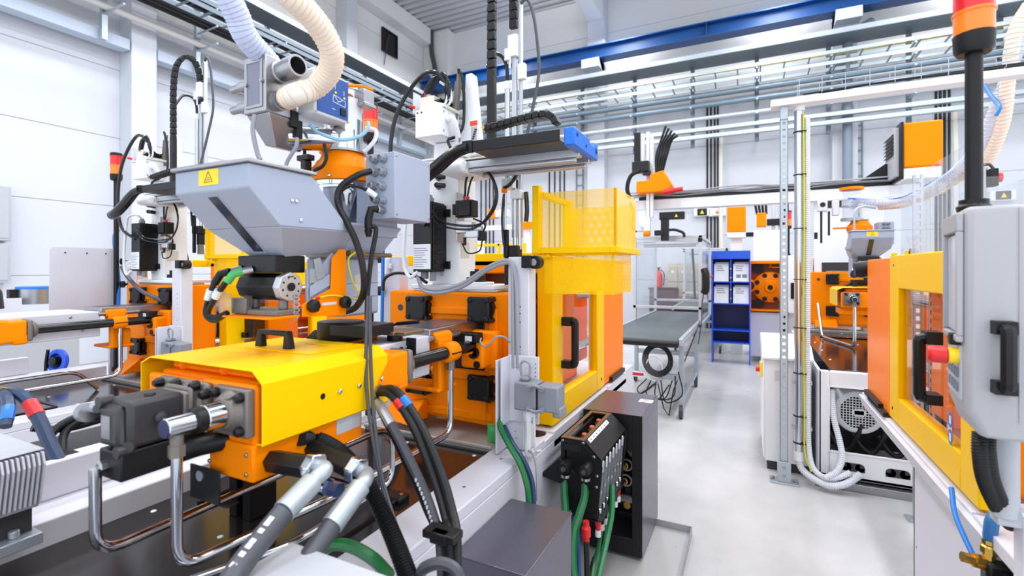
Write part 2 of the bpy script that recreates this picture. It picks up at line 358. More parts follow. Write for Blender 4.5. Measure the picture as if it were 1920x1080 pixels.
def ladder_tray(name, label, ax, c0, c1, z, u0, u1, step, m, h=.08, group=None):
    t = T(name, label, 'cable tray', ((c0+c1)/2, (u0+u1)/2, z) if ax == 'x' else ((u0+u1)/2, (c0+c1)/2, z), group)
    def bx(mb, ca, cb, ua, ub, za, zb): return mb.box(ca, cb, ua, ub, za, zb) if ax == 'x' else mb.box(ua, ub, ca, cb, za, zb)
    O('side_rail', bx(MB(), c0, c0+.02, u0, u1, z, z+h), m, t); O('side_rail', bx(MB(), c1-.02, c1, u0, u1, z, z+h), m, t)
    u = u0+.1
    while u < u1:
        O('rung', bx(MB(), c0+.02, c1-.02, u, u+.03, z, z+.025), m, t); u += step
    return t
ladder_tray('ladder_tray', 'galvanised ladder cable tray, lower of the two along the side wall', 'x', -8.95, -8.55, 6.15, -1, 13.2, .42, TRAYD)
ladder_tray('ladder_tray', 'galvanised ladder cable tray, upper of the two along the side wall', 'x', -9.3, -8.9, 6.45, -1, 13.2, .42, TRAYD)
def duct(name, label, ax, c0, c1, z, u0, u1, h=.12):
    t = T(name, label, 'cable duct', ((c0+c1)/2, (u0+u1)/2, z) if ax == 'x' else ((u0+u1)/2, (c0+c1)/2, z))
    f = (lambda *q: MB().box(q[0], q[1], q[2], q[3], z+q[4], z+q[5])) if ax == 'x' else (lambda *q: MB().box(q[2], q[3], q[0], q[1], z+q[4], z+q[5]))
    O('bottom', f(c0, c1, u0, u1, 0, .015), TRAYD, t); O('flange', f(c0, c0+.015, u0, u1, .015, h), GALV, t); O('flange', f(c1-.015, c1, u0, u1, .015, h), GALV, t)
    return t
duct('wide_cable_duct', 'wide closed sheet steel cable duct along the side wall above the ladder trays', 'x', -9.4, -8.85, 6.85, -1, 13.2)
# ---- services along the back wall
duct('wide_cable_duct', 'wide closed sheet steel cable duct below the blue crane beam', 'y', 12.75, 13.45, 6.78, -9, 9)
ladder_tray('ladder_tray', 'galvanised ladder cable tray, upper of the two along the back wall', 'y', 12.9, 13.35, 6.42, -8.9, 9, .5, GALV)
ladder_tray('ladder_tray', 'galvanised ladder cable tray, lower of the two along the back wall', 'y', 12.9, 13.35, 6.18, -8.9, 9, .5, GALV)
for z, r, l, m in ((6.0, .07, 'thick blue-grey service pipe just under the back wall trays', 'blue_grey_pipe'), (5.75, .065, 'blue-grey service pipe second below the back wall trays', 'blue_grey_pipe'), (5.42, .05, 'pale galvanised service pipe third below the back wall trays', 'pale_pipe')):
    solo('service_pipe', MB().cyl((-9, 13.2, z), (9, 13.2, z), r, n=12), mat(m, (120, 138, 152) if m[0] == 'b' else (196, 205, 212), .35, .4), l, 'pipe', 'service pipes along the back wall')
bt = T('busbar_rail', 'double galvanised busbar rail along the back wall below the pipes', 'rail', (0, 13.2, 5.0))
for z in (5.13, 4.95): O('rail', MB().box(-9, 9, 13.12, 13.24, z-.05, z+.05), GALV, bt, .01)
yw = MB()
for q in range(2): yw.pipe(spline([(-9+2.0*i, 13.05+.06*q+R.uniform(-.03, .03), 6.47+R.uniform(0, .02)) for i in range(10)], 5), .012, 6)
solo('yellow_cables', yw, mat('yellow_cable', (190, 176, 60), .5), 'pair of yellow cables lying loose in the upper back wall tray', 'cable')
for bi, x in enumerate([-8.8+1.49*i for i in range(12)]):
    b = T('wall_bracket', '%s slotted bracket holding the back wall pipes, counted from the hall corner' % ORD[bi], 'bracket', (x, 13.4, 4.85), 'slotted brackets along the back wall')
    O('upright', MB().box(x-.045, x+.045, 13.38, 13.46, 4.75, 6.9), TRAYD, b)
    for z in (5.33, 5.66, 5.92, 6.16, 6.4): O('arm', MB().box(x-.02, x+.02, 12.9, 13.38, z-.03, z), GALV, b)
def drops(pxs, y0, y1, lab, Y=13.978):
    for i, px in enumerate(pxs):
        a = at(px, y0, Y=Y); b = at(px, y1, Y=Y)
        c = MB().cyl((a.x, Y, b.z), (a.x, Y, a.z), .022, n=6)
        solo('drop_cable', c, BLACKM, ('first', 'second', 'third', 'fourth')[i]+' of four '+lab, 'cable', 'four '+lab)
drops((902, 911, 918, 925), 230, 560, 'dark cables down the back wall behind the robot arm')
drops((1030, 1040, 1050, 1058), 270, 640, 'dark cables down the back wall behind the yellow cage')
drops((1326, 1333, 1340, 1346), 195, 640, 'dark cables down the back wall above the blue rack')
drops((1755, 1763, 1771, 1780), 160, 500, 'dark cables down the back wall beside the orange robot drive')
for px, l in ((1087, 'narrow wire ladder dropping down the back wall behind the yellow cage'), (1607, 'narrow wire ladder dropping down the back wall beside the soil pipe')):
    c = at(px, 300, Y=13.97); t = T('drop_ladder', l, 'cable ladder', (c.x, 13.97, 2))
    for q in (-.1, .1): O('stile', MB().box(c.x+q-.012, c.x+q+.012, 13.94, 13.98, 1.5, 5.1), TRAYD, t)
    for z in range(12): O('rung', MB().box(c.x-.09, c.x+.09, 13.95, 13.97, 1.7+z*.3, 1.72+z*.3), TRAYD, t)
for pts, l in (([(1352, 262), (1360, 240), (1385, 236), (1420, 232)], 'cream conduit curving down the back wall beside the drop cables'), ([(1792, 290), (1790, 215), (1800, 203), (1830, 200)], 'cream conduit curving down the back wall behind the black lamp pole')):
    p = [at(x, y, Y=13.7) for x, y in pts]; p = [V((p[0].x, 13.7, 1.6))]+p
    hose('wall_conduit', p, .05, mat('cream_conduit', (216, 212, 200), .5), l, 'conduit')
for px, y, l in ((1317, 398, 'grey switch box on the back wall left of the pair above the rack'), (1345, 398, 'white switch box on the back wall right of the pair above the rack'), (1878, 367, 'switch box row on the back wall behind the control panel')):
    c = at(px, y, Y=13.92); t = T('switch_box', l.replace(' left of the pair', ' with a black cover').replace(' right of the pair', ' with an orange triangle'), 'switch box', c)
    O('housing', MB().cbox(c, .42, .16, .22), WHITE, t, .02)
    O('cover', MB().cbox(c+V((0, -.09, 0)), .24, .03, .18), BLACKM if px != 1345 else WHITE, t, .01)
    O('warning_sticker', MB().prism([c+V((-.05, -.107, -.05)), c+V((.05, -.107, -.05)), c+V((0, -.107, .05))], (0, -.002, 0)), STICKY if px != 1345 else ORANGE, t)
hose('wall_cable_run', [at(x, y, Y=13.8) for x, y in ((1180, 386), (1300, 384), (1395, 372), (1500, 364), (1620, 360))], .02, CABLED, 'horizontal dark cable run along the back wall above the rack', 'cable')
ex = T('fire_extinguisher', 'red fire extinguisher hanging on the back wall seen through the clear enclosure', 'fire extinguisher', at(1235, 540, Y=13.6))
c = at(1235, 542, Y=13.6)
O('body', MB().lathe(c, (0, 0, 1), [(0, .07), (.02, .1), (.38, .1), (.46, .06), (.5, .03)]), RED, ex)
O('valve', MB().cbox(c+V((0, 0, .54)), .05, .05, .08).box(c.x-.1, c.x+.06, c.y-.015, c.y+.015, c.z+.57, c.z+.59), BLACK, ex)
O('hose', MB().pipe(spline([c+V((.05, -.03, .53)), c+V((.15, -.04, .4)), c+V((.13, -.04, .1))]), .015, 6), BLACK, ex)
O('wall_hook', MB().box(c.x-.03, c.x+.03, c.y+.09, 14, c.z+.3, c.z+.35), BLACK, ex)
# ================================================================== MOULDING MACHINE (built once; the one behind it is a copy)
REG = {}
def bolts4(mb, cx, y, cz, hx, hz, r, h): return screws(mb, [(cx+sx*hx, y, cz+sz*hz) for sx in (-1, 1) for sz in (-1, 1)], (0, -1, 0), r, h)
mm = T('moulding_machine', 'orange moulding machine with a yellow guard door, beside the water manifold and valve box', 'machine', (-1.39, 1.8, 0)); REG['machine'] = mm
O('base_frame', MB().box(-1.88, -.93, -.55, 4.3, .1, .76).box(-1.8, -1.0, -.5, 4.2, 0, .1), LGREY, mm, .006)
rail = O('side_rail', MB().box(-1.05, -.885, -.55, 2.16, .74, .785).box(-1.05, -.885, 2.16, 2.28, .74, .775).box(-1.05, -.885, 2.28, 3.3, .70, .785).box(-1.05, -.885, 3.32, 3.86, .70, .785).box(-.91, -.885, -.55, 3.86, .45, .74), LGREY, mm, .005)
O('screw', screws(MB(), [(-.96, 1.55, .785), (-.96, 1.85, .785), (-.93, 2.75, .785)], (0, 0, 1), .007, .004), CHROME, rail)
O('cable_slot', MB().lathe((-.965, 2.24, .776), (0, 0, 1), [(0, .05), (.002, .05)]), BLACK, rail)
O('rear_beam', MB().box(-2.06, -1.885, -.55, 2.0, .74, .85).box(-2.08, -2.04, -.55, 1.6, .85, .97), LGREY, mm, .006)
pl = O('top_plate', MB().box(-1.885, -1.05, -.55, 1.93, .755, .772), PLATE, mm, .002)
O('plate_bolt', screws(MB(), [(x, y, .772) for x in (-1.1, -1.47, -1.83) for y in (-.1, .42, .95, 1.5, 1.86)], (0, 0, 1), .009, .004), WHITE, pl)
O('plate_rib', MB().pipe(elbow([(-1.12, 1.05, .776), (-1.12, 1.42, .776), (-1.75, 1.42, .776), (-1.75, 1.05, .776)], .05), .006, 6), PLATE, pl)
O('drip_tray', MB().box(-1.8, -1.05, 1.93, 2.3, .76, .785).box(-1.8, -1.05, 1.92, 1.935, .785, .80), mat('stained_steel_tray', (188, 184, 180), .4, .3, nscale=10, var=.08), mm, .003)
# platen with its tie bar ends
YP = 2.07
plate = MB().prism([(-1.755, YP, .85), (-1.03, YP, .83), (-.99, YP, .9), (-.99, YP, 1.485), (-1.755, YP, 1.485)], (0, .22, 0))
plat = O('fixed_platen', plate, ORANGEC, mm, .012)
O('cast_frame', MB().frame('y', YP-.012, -1.53, -1.09, 1.05, 1.41, (.05, .05, .05, .04), .014), ORANGEC, plat, .008)
O('casting_rib', MB().box(-1.18, -1.15, YP-.012, YP, .86, 1.05).box(-1.72, -1.12, YP-.01, YP, .86, .9).hexa([(-1.72, YP-.1, .83), (-1.5, YP-.16, .83), (-1.5, YP, .83), (-1.72, YP, .83), (-1.72, YP-.02, .9), (-1.5, YP-.03, .93), (-1.5, YP, .93), (-1.72, YP, .9)]).hexa([(-1.05, YP-.1, .85), (-1.02, YP-.1, .85), (-1.02, YP, .85), (-1.05, YP, .85), (-1.05, YP-.03, 1.1), (-1.02, YP-.03, 1.1), (-1.02, YP, 1.1), (-1.05, YP, 1.1)]), ORANGEC, plat, .005)
O('nozzle_opening', MB().box(-1.42, -1.16, YP-.003, YP+.02, 1.1, 1.34), BLACK, plat, .01)
for x, z in ((-1.547, 1.40), (-1.174, 1.404), (-1.174, 1.027), (-1.547, 1.02)):
    tb = O('tie_bar_end', MB().box(x-.062, x+.062, YP-.052, YP-.03, z-.062, z+.062), BLACK, mm, .01)
    O('bolt', bolts4(MB(), x, YP-.052, z, .045, .045, .013, .008), BLACK, tb)
    O('tie_bar_nut', MB().cyl((x+.015, YP-.03, z), (x+.015, YP+.01, z), .058).cyl((x+.06, YP-.05, z+.05), (x+.06, YP, z+.05), .014, n=8).cyl((x+.06, YP-.05, z-.05), (x+.06, YP, z-.05), .014, n=8), BLACKM, tb)
O('threaded_hole', MB().cyl((-1.68, YP-.002, 1.395), (-1.68, YP+.02, 1.395), .017), DGREY, plat)
O('platen_top', MB().box(-1.6, -1.1, YP+.01, YP+.2, 1.485, 1.497).box(-1.25, -1.14, YP+.02, YP+.14, 1.497, 1.51), STEEL, plat, .003)
O('clamp_lever', MB().cbox((-1.27, YP+.06, 1.53), .05, .04, .06).cyl((-1.27, YP+.06, 1.55), (-1.27, YP+.06, 1.59), .012).cyl((-1.25, YP+.06, 1.56), (-1.25, YP+.06, 1.585), .01), BLACK, plat, .004)
# moving platen frame behind, dark red inside, with the yellow rear guards
mv = O('moving_platen', MB().frame('y', 2.75, -1.8, -1.02, .9, 1.66, (.12, .05, .1, .09), .3), ORANGE, mm, .01)
O('inner_plate', MB().box(-1.7, -1.05, 2.95, 3.0, .95, 1.6), RUST, mv)
O('tie_bar', MB().cyl((-1.547, 2.25, 1.40), (-1.547, 4.1, 1.40), .04).cyl((-1.174, 2.25, 1.404), (-1.174, 4.1, 1.404), .04).cyl((-1.174, 2.25, 1.027), (-1.174, 4.1, 1.027), .04), CHROME, mv)
O('mould_half', MB().box(-1.56, -1.28, 2.52, 2.75, 1.02, 1.3).box(-1.56, -1.28, 2.29, 2.48, 1.02, 1.3), STEEL, mv, .004)
O('toggle_block', MB().box(-1.6, -1.15, 3.4, 3.7, .9, 1.45).box(-1.5, -1.25, 3.05, 3.4, 1.1, 1.25), ORANGE, mv, .02)
O('rear_guard', MB().frame('x', -1.87, 2.2, 4.2, .79, 1.68, .06, .04).box(-1.865, -1.85, 2.26, 4.14, .85, 1.2).box(-1.87, -1.0, 2.75, 2.79, 1.62, 1.70), YELLOW, mm, .004)
rp = O('rear_post', MB().box(-1.86, -1.73, 2.12, 2.2, .79, 1.67), LGREY, mm, .004)
O('toggle_switch', MB().box(-1.83, -1.79, 2.09, 2.12, 1.57, 1.66).box(-1.845, -1.775, 2.10, 2.12, 1.6, 1.63), WHITE, rp, .004)
for z in (1.66, 1.48): O('star_knob', MB().lathe((-1.84, 2.10, z), (0, -1, 0), [(-.02, .008), (0, .01), (.005, .027), (.025, .027), (.03, .018)], 7), BLACK, rp)
# door post, bracket, guard door
dp = O('door_post', MB().box(-.992, -.888, 1.98, 2.06, .79, 1.655), LGREY, mm, .004)
O('hinge_roller', MB().box(-.915, -.87, 1.955, 1.98, 1.605, 1.66).cyl((-.86, 1.975, 1.63), (-.86, 2.02, 1.63), .03), BLACK, dp, .003)
O('roller_pin', MB().cyl((-.862, 1.968, 1.63), (-.862, 1.976, 1.63), .016), STEEL, dp)
O('screw', screws(MB(), [(-.93, 1.98, z) for z in (1.43, 1.4, 1.36, 1.25, 1.21)]+[(-.965, 1.98, 1.27)], (0, -1, 0), .003, .002), DGREY, dp)
door = O('guard_door', MB().box(-.99, -.90, 2.31, 2.455, .80, 1.668).box(-.96, -.90, 2.455, 3.1, .80, .935).box(-.96, -.90, 2.455, 3.1, 1.46, 1.668).box(-.96, -.90, 3.1, 3.27, .80, 1.668), YELLOW, mm, .006)
O('window', MB().box(-.93, -.925, 2.44, 3.12, .92, 1.48), GLASS, door)
O('handle', MB().pipe(elbow([(-.90, 2.46, 1.325), (-.835, 2.46, 1.325), (-.835, 2.46, 1.09), (-.90, 2.46, 1.09)], .012, 2), .02, 8).box(-.9, -.85, 2.425, 2.475, 1.3, 1.345).box(-.9, -.85, 2.425, 2.475, 1.075, 1.115), BLACK, door, .003)
O('lock_hole', MB().cyl((-.9, 3.2, .86), (-.897, 3.2, .86), .009, n=8), BLACK, door)
O('door_foot', MB().cyl((-.95, 2.36, .785), (-.95, 2.36, .80), .014).cyl((-.93, 3.0, .785), (-.93, 3.0, .8), .014), BLACK, door)
sp = O('side_panel', MB().box(-.97, -.905, 3.28, 3.84, .80, 1.66), ORPALE, mm, .006)
O('toe_strip', MB().box(-.905, -.88, 3.42, 3.8, .80, .83), BLACK, sp)
# the channel with the grey multipole connector
cb = O('connector_channel', MB().box(-1.045, -1.035, 1.88, 1.98, .79, 1.2).box(-1.045, -.95, 1.97, 1.98, .79, 1.2).box(-1.02, -.87, 1.955, 1.965, .92, 1.215).box(-1.02, -1.01, 1.88, 1.955, .92, 1.21), LGREY, mm, .002)
O('screw', screws(MB(), [(-.885, 1.955, .95+.018*i) for i in range(14)]+[(-.99, 1.97, .87), (-.985, 1.97, .84)], (0, -1, 0), .0025, .002), DGREY, cb)
mc = O('connector_housing', MB().box(-1.0, -.90, 1.86, 1.955, 1.0, 1.12).box(-.985, -.945, 1.88, 1.93, 1.12, 1.14).box(-.895, -.8, 1.865, 1.95, 1.005, 1.115).box(-.83, -.79, 1.87, 1.945, .985, 1.03), PLASTG, mm, .008)
O('locking_lever', MB().pipe(elbow([(-.935, 1.855, 1.105), (-.90, 1.853, 1.115), (-.865, 1.855, 1.105)], .01), .008, 6).pipe(elbow([(-.935, 1.855, 1.015), (-.90, 1.853, 1.005), (-.865, 1.855, 1.015)], .01), .008, 6).cyl((-.93, 1.86, 1.105), (-.93, 1.85, 1.105), .013, n=10).cyl((-.87, 1.86, 1.105), (-.87, 1.85, 1.105), .013, n=10).cyl((-.93, 1.86, 1.015), (-.93, 1.85, 1.015), .013, n=10).cyl((-.87, 1.86, 1.015), (-.87, 1.85, 1.015), .013, n=10), PLASTG, mc)
O('seam', MB().box(-.902, -.893, 1.868, 1.95, 1.01, 1.11), BLACK, mc)
O('cable_gland', MB().cyl((-.955, 1.91, 1.0), (-.955, 1.91, .965), .022, n=8).cyl((-.955, 1.91, .965), (-.955, 1.91, .95), .017), WHITE, mc)
O('cable_loop', MB().pipe(spline([(-.985, 1.905, 1.14), (-.985, 1.9, 1.19), (-.965, 1.9, 1.205), (-.945, 1.905, 1.19), (-.945, 1.905, 1.14)]), .006, 8), CABLEG, mc)
O('lower_cable', MB().pipe(spline([(-.955, 1.91, .95), (-.955, 1.91, .88), (-.96, 1.92, .80), (-.965, 2.0, .775)]), .014, 8).pipe(spline([(-.93, 1.915, .99), (-.93, 1.92, .9), (-.94, 1.95, .81), (-.955, 2.05, .77)]), .006, 8), CABLEW, mc)
cb.location.x += .04; mc.location.x += .095
# ================================================================== INJECTION UNIT
iu = T('injection_unit', 'yellow-covered orange injection unit with a steel hydraulic motor and pressed-on piston cylinder', 'injection unit', (-1.385, 1.2, .772)); REG['injection'] = iu
cov = [(-1.66, 1.16), (-1.66, 1.318), (-1.612, 1.339), (-1.148, 1.339), (-1.11, 1.308), (-1.11, 1.15)]
def sheet(poly, y0, y1, t=.004):
    mb = MB(); n = len(poly); inn = []
    for i, (x, z) in enumerate(poly):
        inn.append((x+(t if x < -1.5 else -t if x > -1.3 else 0), z-t))
    vs = [(x, y, z) for y in (y0, y1) for p in (poly, inn) for x, z in p]; fs = []
    for i in range(n-1):
        o0, o1, i0, i1 = i, i+1, n+i, n+i+1
        fs += [(o0, o1, 2*n+o1, 2*n+o0), (i1, i0, 2*n+i0, 2*n+i1), (o1, o0, i0, i1), (2*n+o0, 2*n+o1, 2*n+i1, 2*n+i0)]
    fs += [(0, n, 3*n, 2*n), (n-1, 3*n-1, 4*n-1, 2*n-1)]
    return mb.add(vs, fs)
cv = O('cover', sheet(cov, .826, 1.30).box(-1.135, -1.11, .826, .835, 1.15, 1.153), YELLOW, iu, .0015)
O('lid', MB().box(-1.5, -1.2, 1.05, 1.27, 1.339, 1.343).box(-1.38, -1.22, 1.19, 1.25, 1.343, 1.346), YELLOW, cv, .002)
hx = at(515, 650, Z=1.345)
O('handle', MB().hexa([(hx.x-.085, hx.y-.012, 1.34), (hx.x-.05, hx.y-.012, 1.34), (hx.x-.05, hx.y+.012, 1.34), (hx.x-.085, hx.y+.012, 1.34), (hx.x-.073, hx.y-.01, 1.40), (hx.x-.055, hx.y-.01, 1.40), (hx.x-.055, hx.y+.01, 1.40), (hx.x-.073, hx.y+.01, 1.40)])
  .hexa([(hx.x+.05, hx.y-.012, 1.34), (hx.x+.085, hx.y-.012, 1.34), (hx.x+.085, hx.y+.012, 1.34), (hx.x+.05, hx.y+.012, 1.34), (hx.x+.055, hx.y-.01, 1.40), (hx.x+.073, hx.y-.01, 1.40), (hx.x+.073, hx.y+.01, 1.40), (hx.x+.055, hx.y+.01, 1.40)]).box(hx.x-.073, hx.x+.073, hx.y-.01, hx.y+.01, 1.383, 1.40), BLACK, cv, .004)
O('cover_screw', screws(MB(), [(-1.11, y, 1.232) for y in (1.085, 1.165, 1.27)], (1, 0, 0), .008, .006), CHROME, cv)
O('cover_hole', MB().cyl((-1.112, 1.02, 1.232), (-1.109, 1.02, 1.232), .009, n=12), BLACK, cv)
gb = O('gear_housing', MB().box(-1.60, -1.15, .85, 1.19, 1.12, 1.30).box(-1.58, -1.2, .87, 1.18, 1.30, 1.325).cyl((-1.33, .86, 1.315), (-1.33, 1.2, 1.315), .016).cyl((-1.52, .86, 1.315), (-1.52, 1.2, 1.315), .016), ORANGEC, iu, .02)
O('front_flange', MB().box(-1.625, -1.33, .828, .85, 1.14, 1.292).box(-1.36, -1.135, .824, .85, 1.105, 1.30), ORANGE, gb, .02)
O('warning_label', MB().box(-1.116, -1.1145, .84, .87, 1.24, 1.29), PAPER, gb)
# hydraulic motor
mo = O('hydraulic_motor', MB().box(-1.425, -1.315, .63, .755, 1.17, 1.285).box(-1.42, -1.33, .615, .64, 1.175, 1.275), DGREY, iu, .014)
O('motor_neck', MB().box(-1.425, -1.32, .755, .80, 1.165, 1.28).box(-1.43, -1.315, .768, .782, 1.175, 1.29), TGREY, mo, .008)
O('mounting_flange', MB().box(-1.53, -1.30, .80, .826, 1.16, 1.295).lathe((-1.37, .785, 1.225), (0, 1, 0), [(0, .06), (.02, .068), (.03, .075)], 20), TGREY, mo, .012)
O('flange_bolt', screws(MB(), [(-1.50, .80, 1.28), (-1.42, .80, 1.285), (-1.325, .795, 1.29), (-1.29, .80, 1.27)], (0, -1, 0), .014, .022), BLACK, mo)
O('port_boss', MB().lathe((-1.315, .70, 1.235), (.9, -.5, 0), [(0, .014), (.018, .012), (.02, .008)], 12).lathe((-1.325, .64, 1.18), (.6, -.8, 0), [(0, .014), (.014, .013)], 12).cyl((-1.41, .61, 1.278), (-1.41, .64, 1.278), .014).cyl((-1.33, .61, 1.17), (-1.33, .64, 1.17), .014).lathe((-1.345, .69, 1.28), (0, 0, 1), [(0, .012), (.012, .012)], 12), DGREY, mo)
O('speed_sensor', MB().cyl((-1.445, .61, 1.262), (-1.41, .61, 1.265), .011), CHROME, mo)
O('sensor_disc', MB().cyl((-1.462, .605, 1.25), (-1.438, .605, 1.252), .022), STEEL, mo)
O('rating_plate', MB().box(-1.40, -1.362, .6125, .615, 1.195, 1.25), STEEL, mo)
mn = O('valve_block', MB().box(-1.415, -1.318, .615, .81, 1.10, 1.168), BLACKM, iu, .004)
O('pipe_fitting', MB().lathe((-1.385, .615, 1.13), (0, -1, 0), [(0, .014), (.012, .014), (.016, .01)], 6), STEEL, mn)
O('hose_guard', MB().pipe(spline([(-1.33, .74, 1.13), (-1.28, .80, 1.14), (-1.24, .86, 1.145)]), .026, 12), BLACK, iu)
# piston cylinder
CX, CZ = -1.2, 1.235
pc = O('piston_cylinder', MB().lathe((CX, .645, CZ), (0, 1, 0), [(0, .021), (.002, .0235), (.06, .0235), (.065, .02)], 24), CHROME, iu)
O('cylinder_sleeve', MB().lathe((CX, .73, CZ), (0, 1, 0), [(0, .03), (.003, .033), (.06, .033)], 24), CHROME, pc)
O('black_ring', MB().lathe((CX, .705, CZ), (0, 1, 0), [(0, .025), (.004, .031), (.027, .031)], 24), BLACK, pc)
O('seal_ring', MB().lathe((CX, .782, CZ), (0, 1, 0), [(0, .036), (.012, .04)], 24), BLACK, pc)
O('end_cap', MB().cyl((CX, .643, CZ), (CX, .646, CZ), .021), mat('blue_black_end_cap', (30, 34, 80), .3), pc)
O('square_flange', MB().box(CX-.07, CX+.066, .80, .824, CZ-.064, CZ+.06).lathe((CX, .775, CZ), (0, 1, 0), [(0, .040), (.012, .044), (.03, .058)], 24).hexa([(CX-.02, .775, CZ+.03), (CX+.02, .775, CZ+.035), (CX+.03, .81, CZ+.03), (CX-.03, .81, CZ+.03), (CX-.02, .78, CZ+.04), (CX+.03, .78, CZ+.045), (CX+.04, .81, CZ+.052), (CX-.02, .81, CZ+.052)]), TGREY, pc, .01)
O('flange_bolt', screws(MB(), [(CX+.046, .80, CZ+.04), (CX+.046, .80, CZ-.045), (CX-.05, .80, CZ+.045)], (0, -1, 0), .013, .018), BLACK, pc)
O('pipe_socket', MB().cyl((CX, .672, CZ-.02), (CX, .672, CZ-.05), .014).cyl((CX, .672, CZ-.045), (CX, .672, CZ-.072), .018, n=6), TGREY, pc)
# carriage below
cg = O('carriage', MB().box(-1.31, -1.13, .815, 1.2, 1.055, 1.15).box(-1.62, -1.31, .87, 1.2, 1.07, 1.13), ORANGE, iu, .006)
O('screw', screws(MB(), [(-1.155, .815, 1.125), (-1.155, .815, 1.075), (-1.305, .815, 1.135), (-1.305, .815, 1.085)], (0, -1, 0), .006, .005), STEEL, cg)
O('rating_plate', MB().box(-1.131, -1.128, 1.09, 1.19, 1.095, 1.145), mat('grey_rating_plate', (188, 190, 196), .4), cg)
O('port_hole', MB().cyl((-1.131, .87, 1.095), (-1.1285, .87, 1.095), .024).cyl((-1.131, 1.0, 1.09), (-1.1285, 1.0, 1.09), .022), BLACK, cg)
O('guide_plate', MB().box(-1.36, -1.235, .795, .80, .985, 1.075).box(-1.24, -1.205, .795, .83, .985, .99), BLACKM, iu, .002)
O('washer', MB().lathe((-1.315, .795, 1.05), (0, -1, 0), [(0, .014), (.003, .014), (.003, .007)], 16), GALV, iu)
for x in (-1.56, -1.49): O('carriage_foot', MB().box(x-.02, x+.02, 1.05, 1.15, .772, 1.07), BLACKM, iu, .004)
# grey box beam of the carriage, nozzle cover, pull-in cylinder
bm = O('carriage_beam', MB().box(-1.6, -1.19, 1.16, 1.655, 1.165, 1.325), LGREY, iu, .006)
O('screw', screws(MB(), [(-1.19, 1.42, 1.24), (-1.19, 1.56, 1.21), (-1.19, 1.5, 1.3)], (1, 0, 0), .008, .005), STEEL, bm)
nc = O('nozzle_cover', MB().box(-1.42, -1.195, 1.66, 2.075, 1.30, 1.348), STEEL, iu, .004)
O('slotted_top', MB().box(-1.40, -1.21, 1.70, 2.06, 1.3482, 1.3495), DSTEEL, nc)
RX, RZ = -1.15, 1.248
pu = O('pull_cylinder', MB().hexa([(RX-.06, 1.24, 1.165), (RX+.045, 1.24, 1.18), (RX+.052, 1.40, 1.19), (RX-.06, 1.40, 1.19), (RX-.06, 1.24, 1.295), (RX+.03, 1.24, 1.30), (RX+.052, 1.40, 1.31), (RX-.06, 1.40, 1.31)]).box(RX+.0, RX+.05, 1.34, 1.405, 1.172, 1.23).box(RX-.02, RX+.04, 1.28, 1.33, 1.29, 1.315), ORANGEC, iu, .014)
ch_ = O('cylinder_head', MB().box(RX-.056, RX+.056, 1.40, 1.425, RZ-.06, RZ+.062).lathe((RX, 1.425, RZ), (0, 1, 0), [(0, .05), (.022, .046), (.03, .032)], 16), TGREY, iu, .012)
pr_ = O('piston_rod', MB().cyl((RX, 1.27, RZ), (RX, 2.0, RZ), .027, n=20), GLOSSB, iu)
ac = O('rod_clamp', MB().lathe((RX, 1.70, RZ), (0, 1, 0), [(0, .038), (.01, .042), (.07, .042), (.08, .038)], 20).box(RX-.045, RX+.04, 1.705, 1.775, RZ-.012, RZ+.01).cyl((RX-.045, 1.68, RZ+.06), (RX-.045, 1.80, RZ+.06), .026).box(RX-.072, RX-.015, 1.69, 1.79, RZ, RZ+.06).box(RX-.07, RX-.03, 1.71, 1.775, 1.08, RZ-.02).box(RX-.24, RX-.03, 1.70, 1.85, 1.075, 1.095).box(RX-.1, RX-.04, 1.775, 1.83, 1.09, 1.2), ORANGEC, iu, .01)
O('split_line', MB().box(RX-.044, RX+.044, 1.703, 1.777, RZ-.003, RZ+.002), BLACK, ac)
O('clamp_screw', MB().cyl((RX-.045, 1.645, RZ+.06), (RX-.045, 1.685, RZ+.06), .014).cyl((RX-.045, 1.80, RZ+.06), (RX-.045, 1.88, RZ+.06), .014), STEEL, ac)
ab = O('anchor_block', MB().box(RX-.06, RX+.062, 1.92, 2.06, RZ-.105, RZ+.02).lathe((RX-.03, 1.90, RZ-.01), (0, 1, 0), [(0, .04), (.05, .05)], 18).box(RX-.1, RX+.09, 2.0, 2.07, RZ-.12, RZ+.06), ORANGEC, iu, .014)
O('socket_screw', MB().lathe((RX+.015, 1.92, RZ-.03), (0, -1, 0), [(0, .028), (.012, .028), (.012, .018), (0, .016)], 16).lathe((RX+.03, 1.92, RZ-.085), (0, -1, 0), [(0, .017), (.006, .017)], 14), BLACKM, ab)
ls = O('limit_switch', MB().box(RX-.082, RX+.045, 1.89, 1.95, RZ+.018, RZ+.06), BLACK, iu, .004)
O('switch_label', MB().box(RX-.015, RX+.02, 1.888, 1.89, RZ+.025, RZ+.048), PAPER, ls)
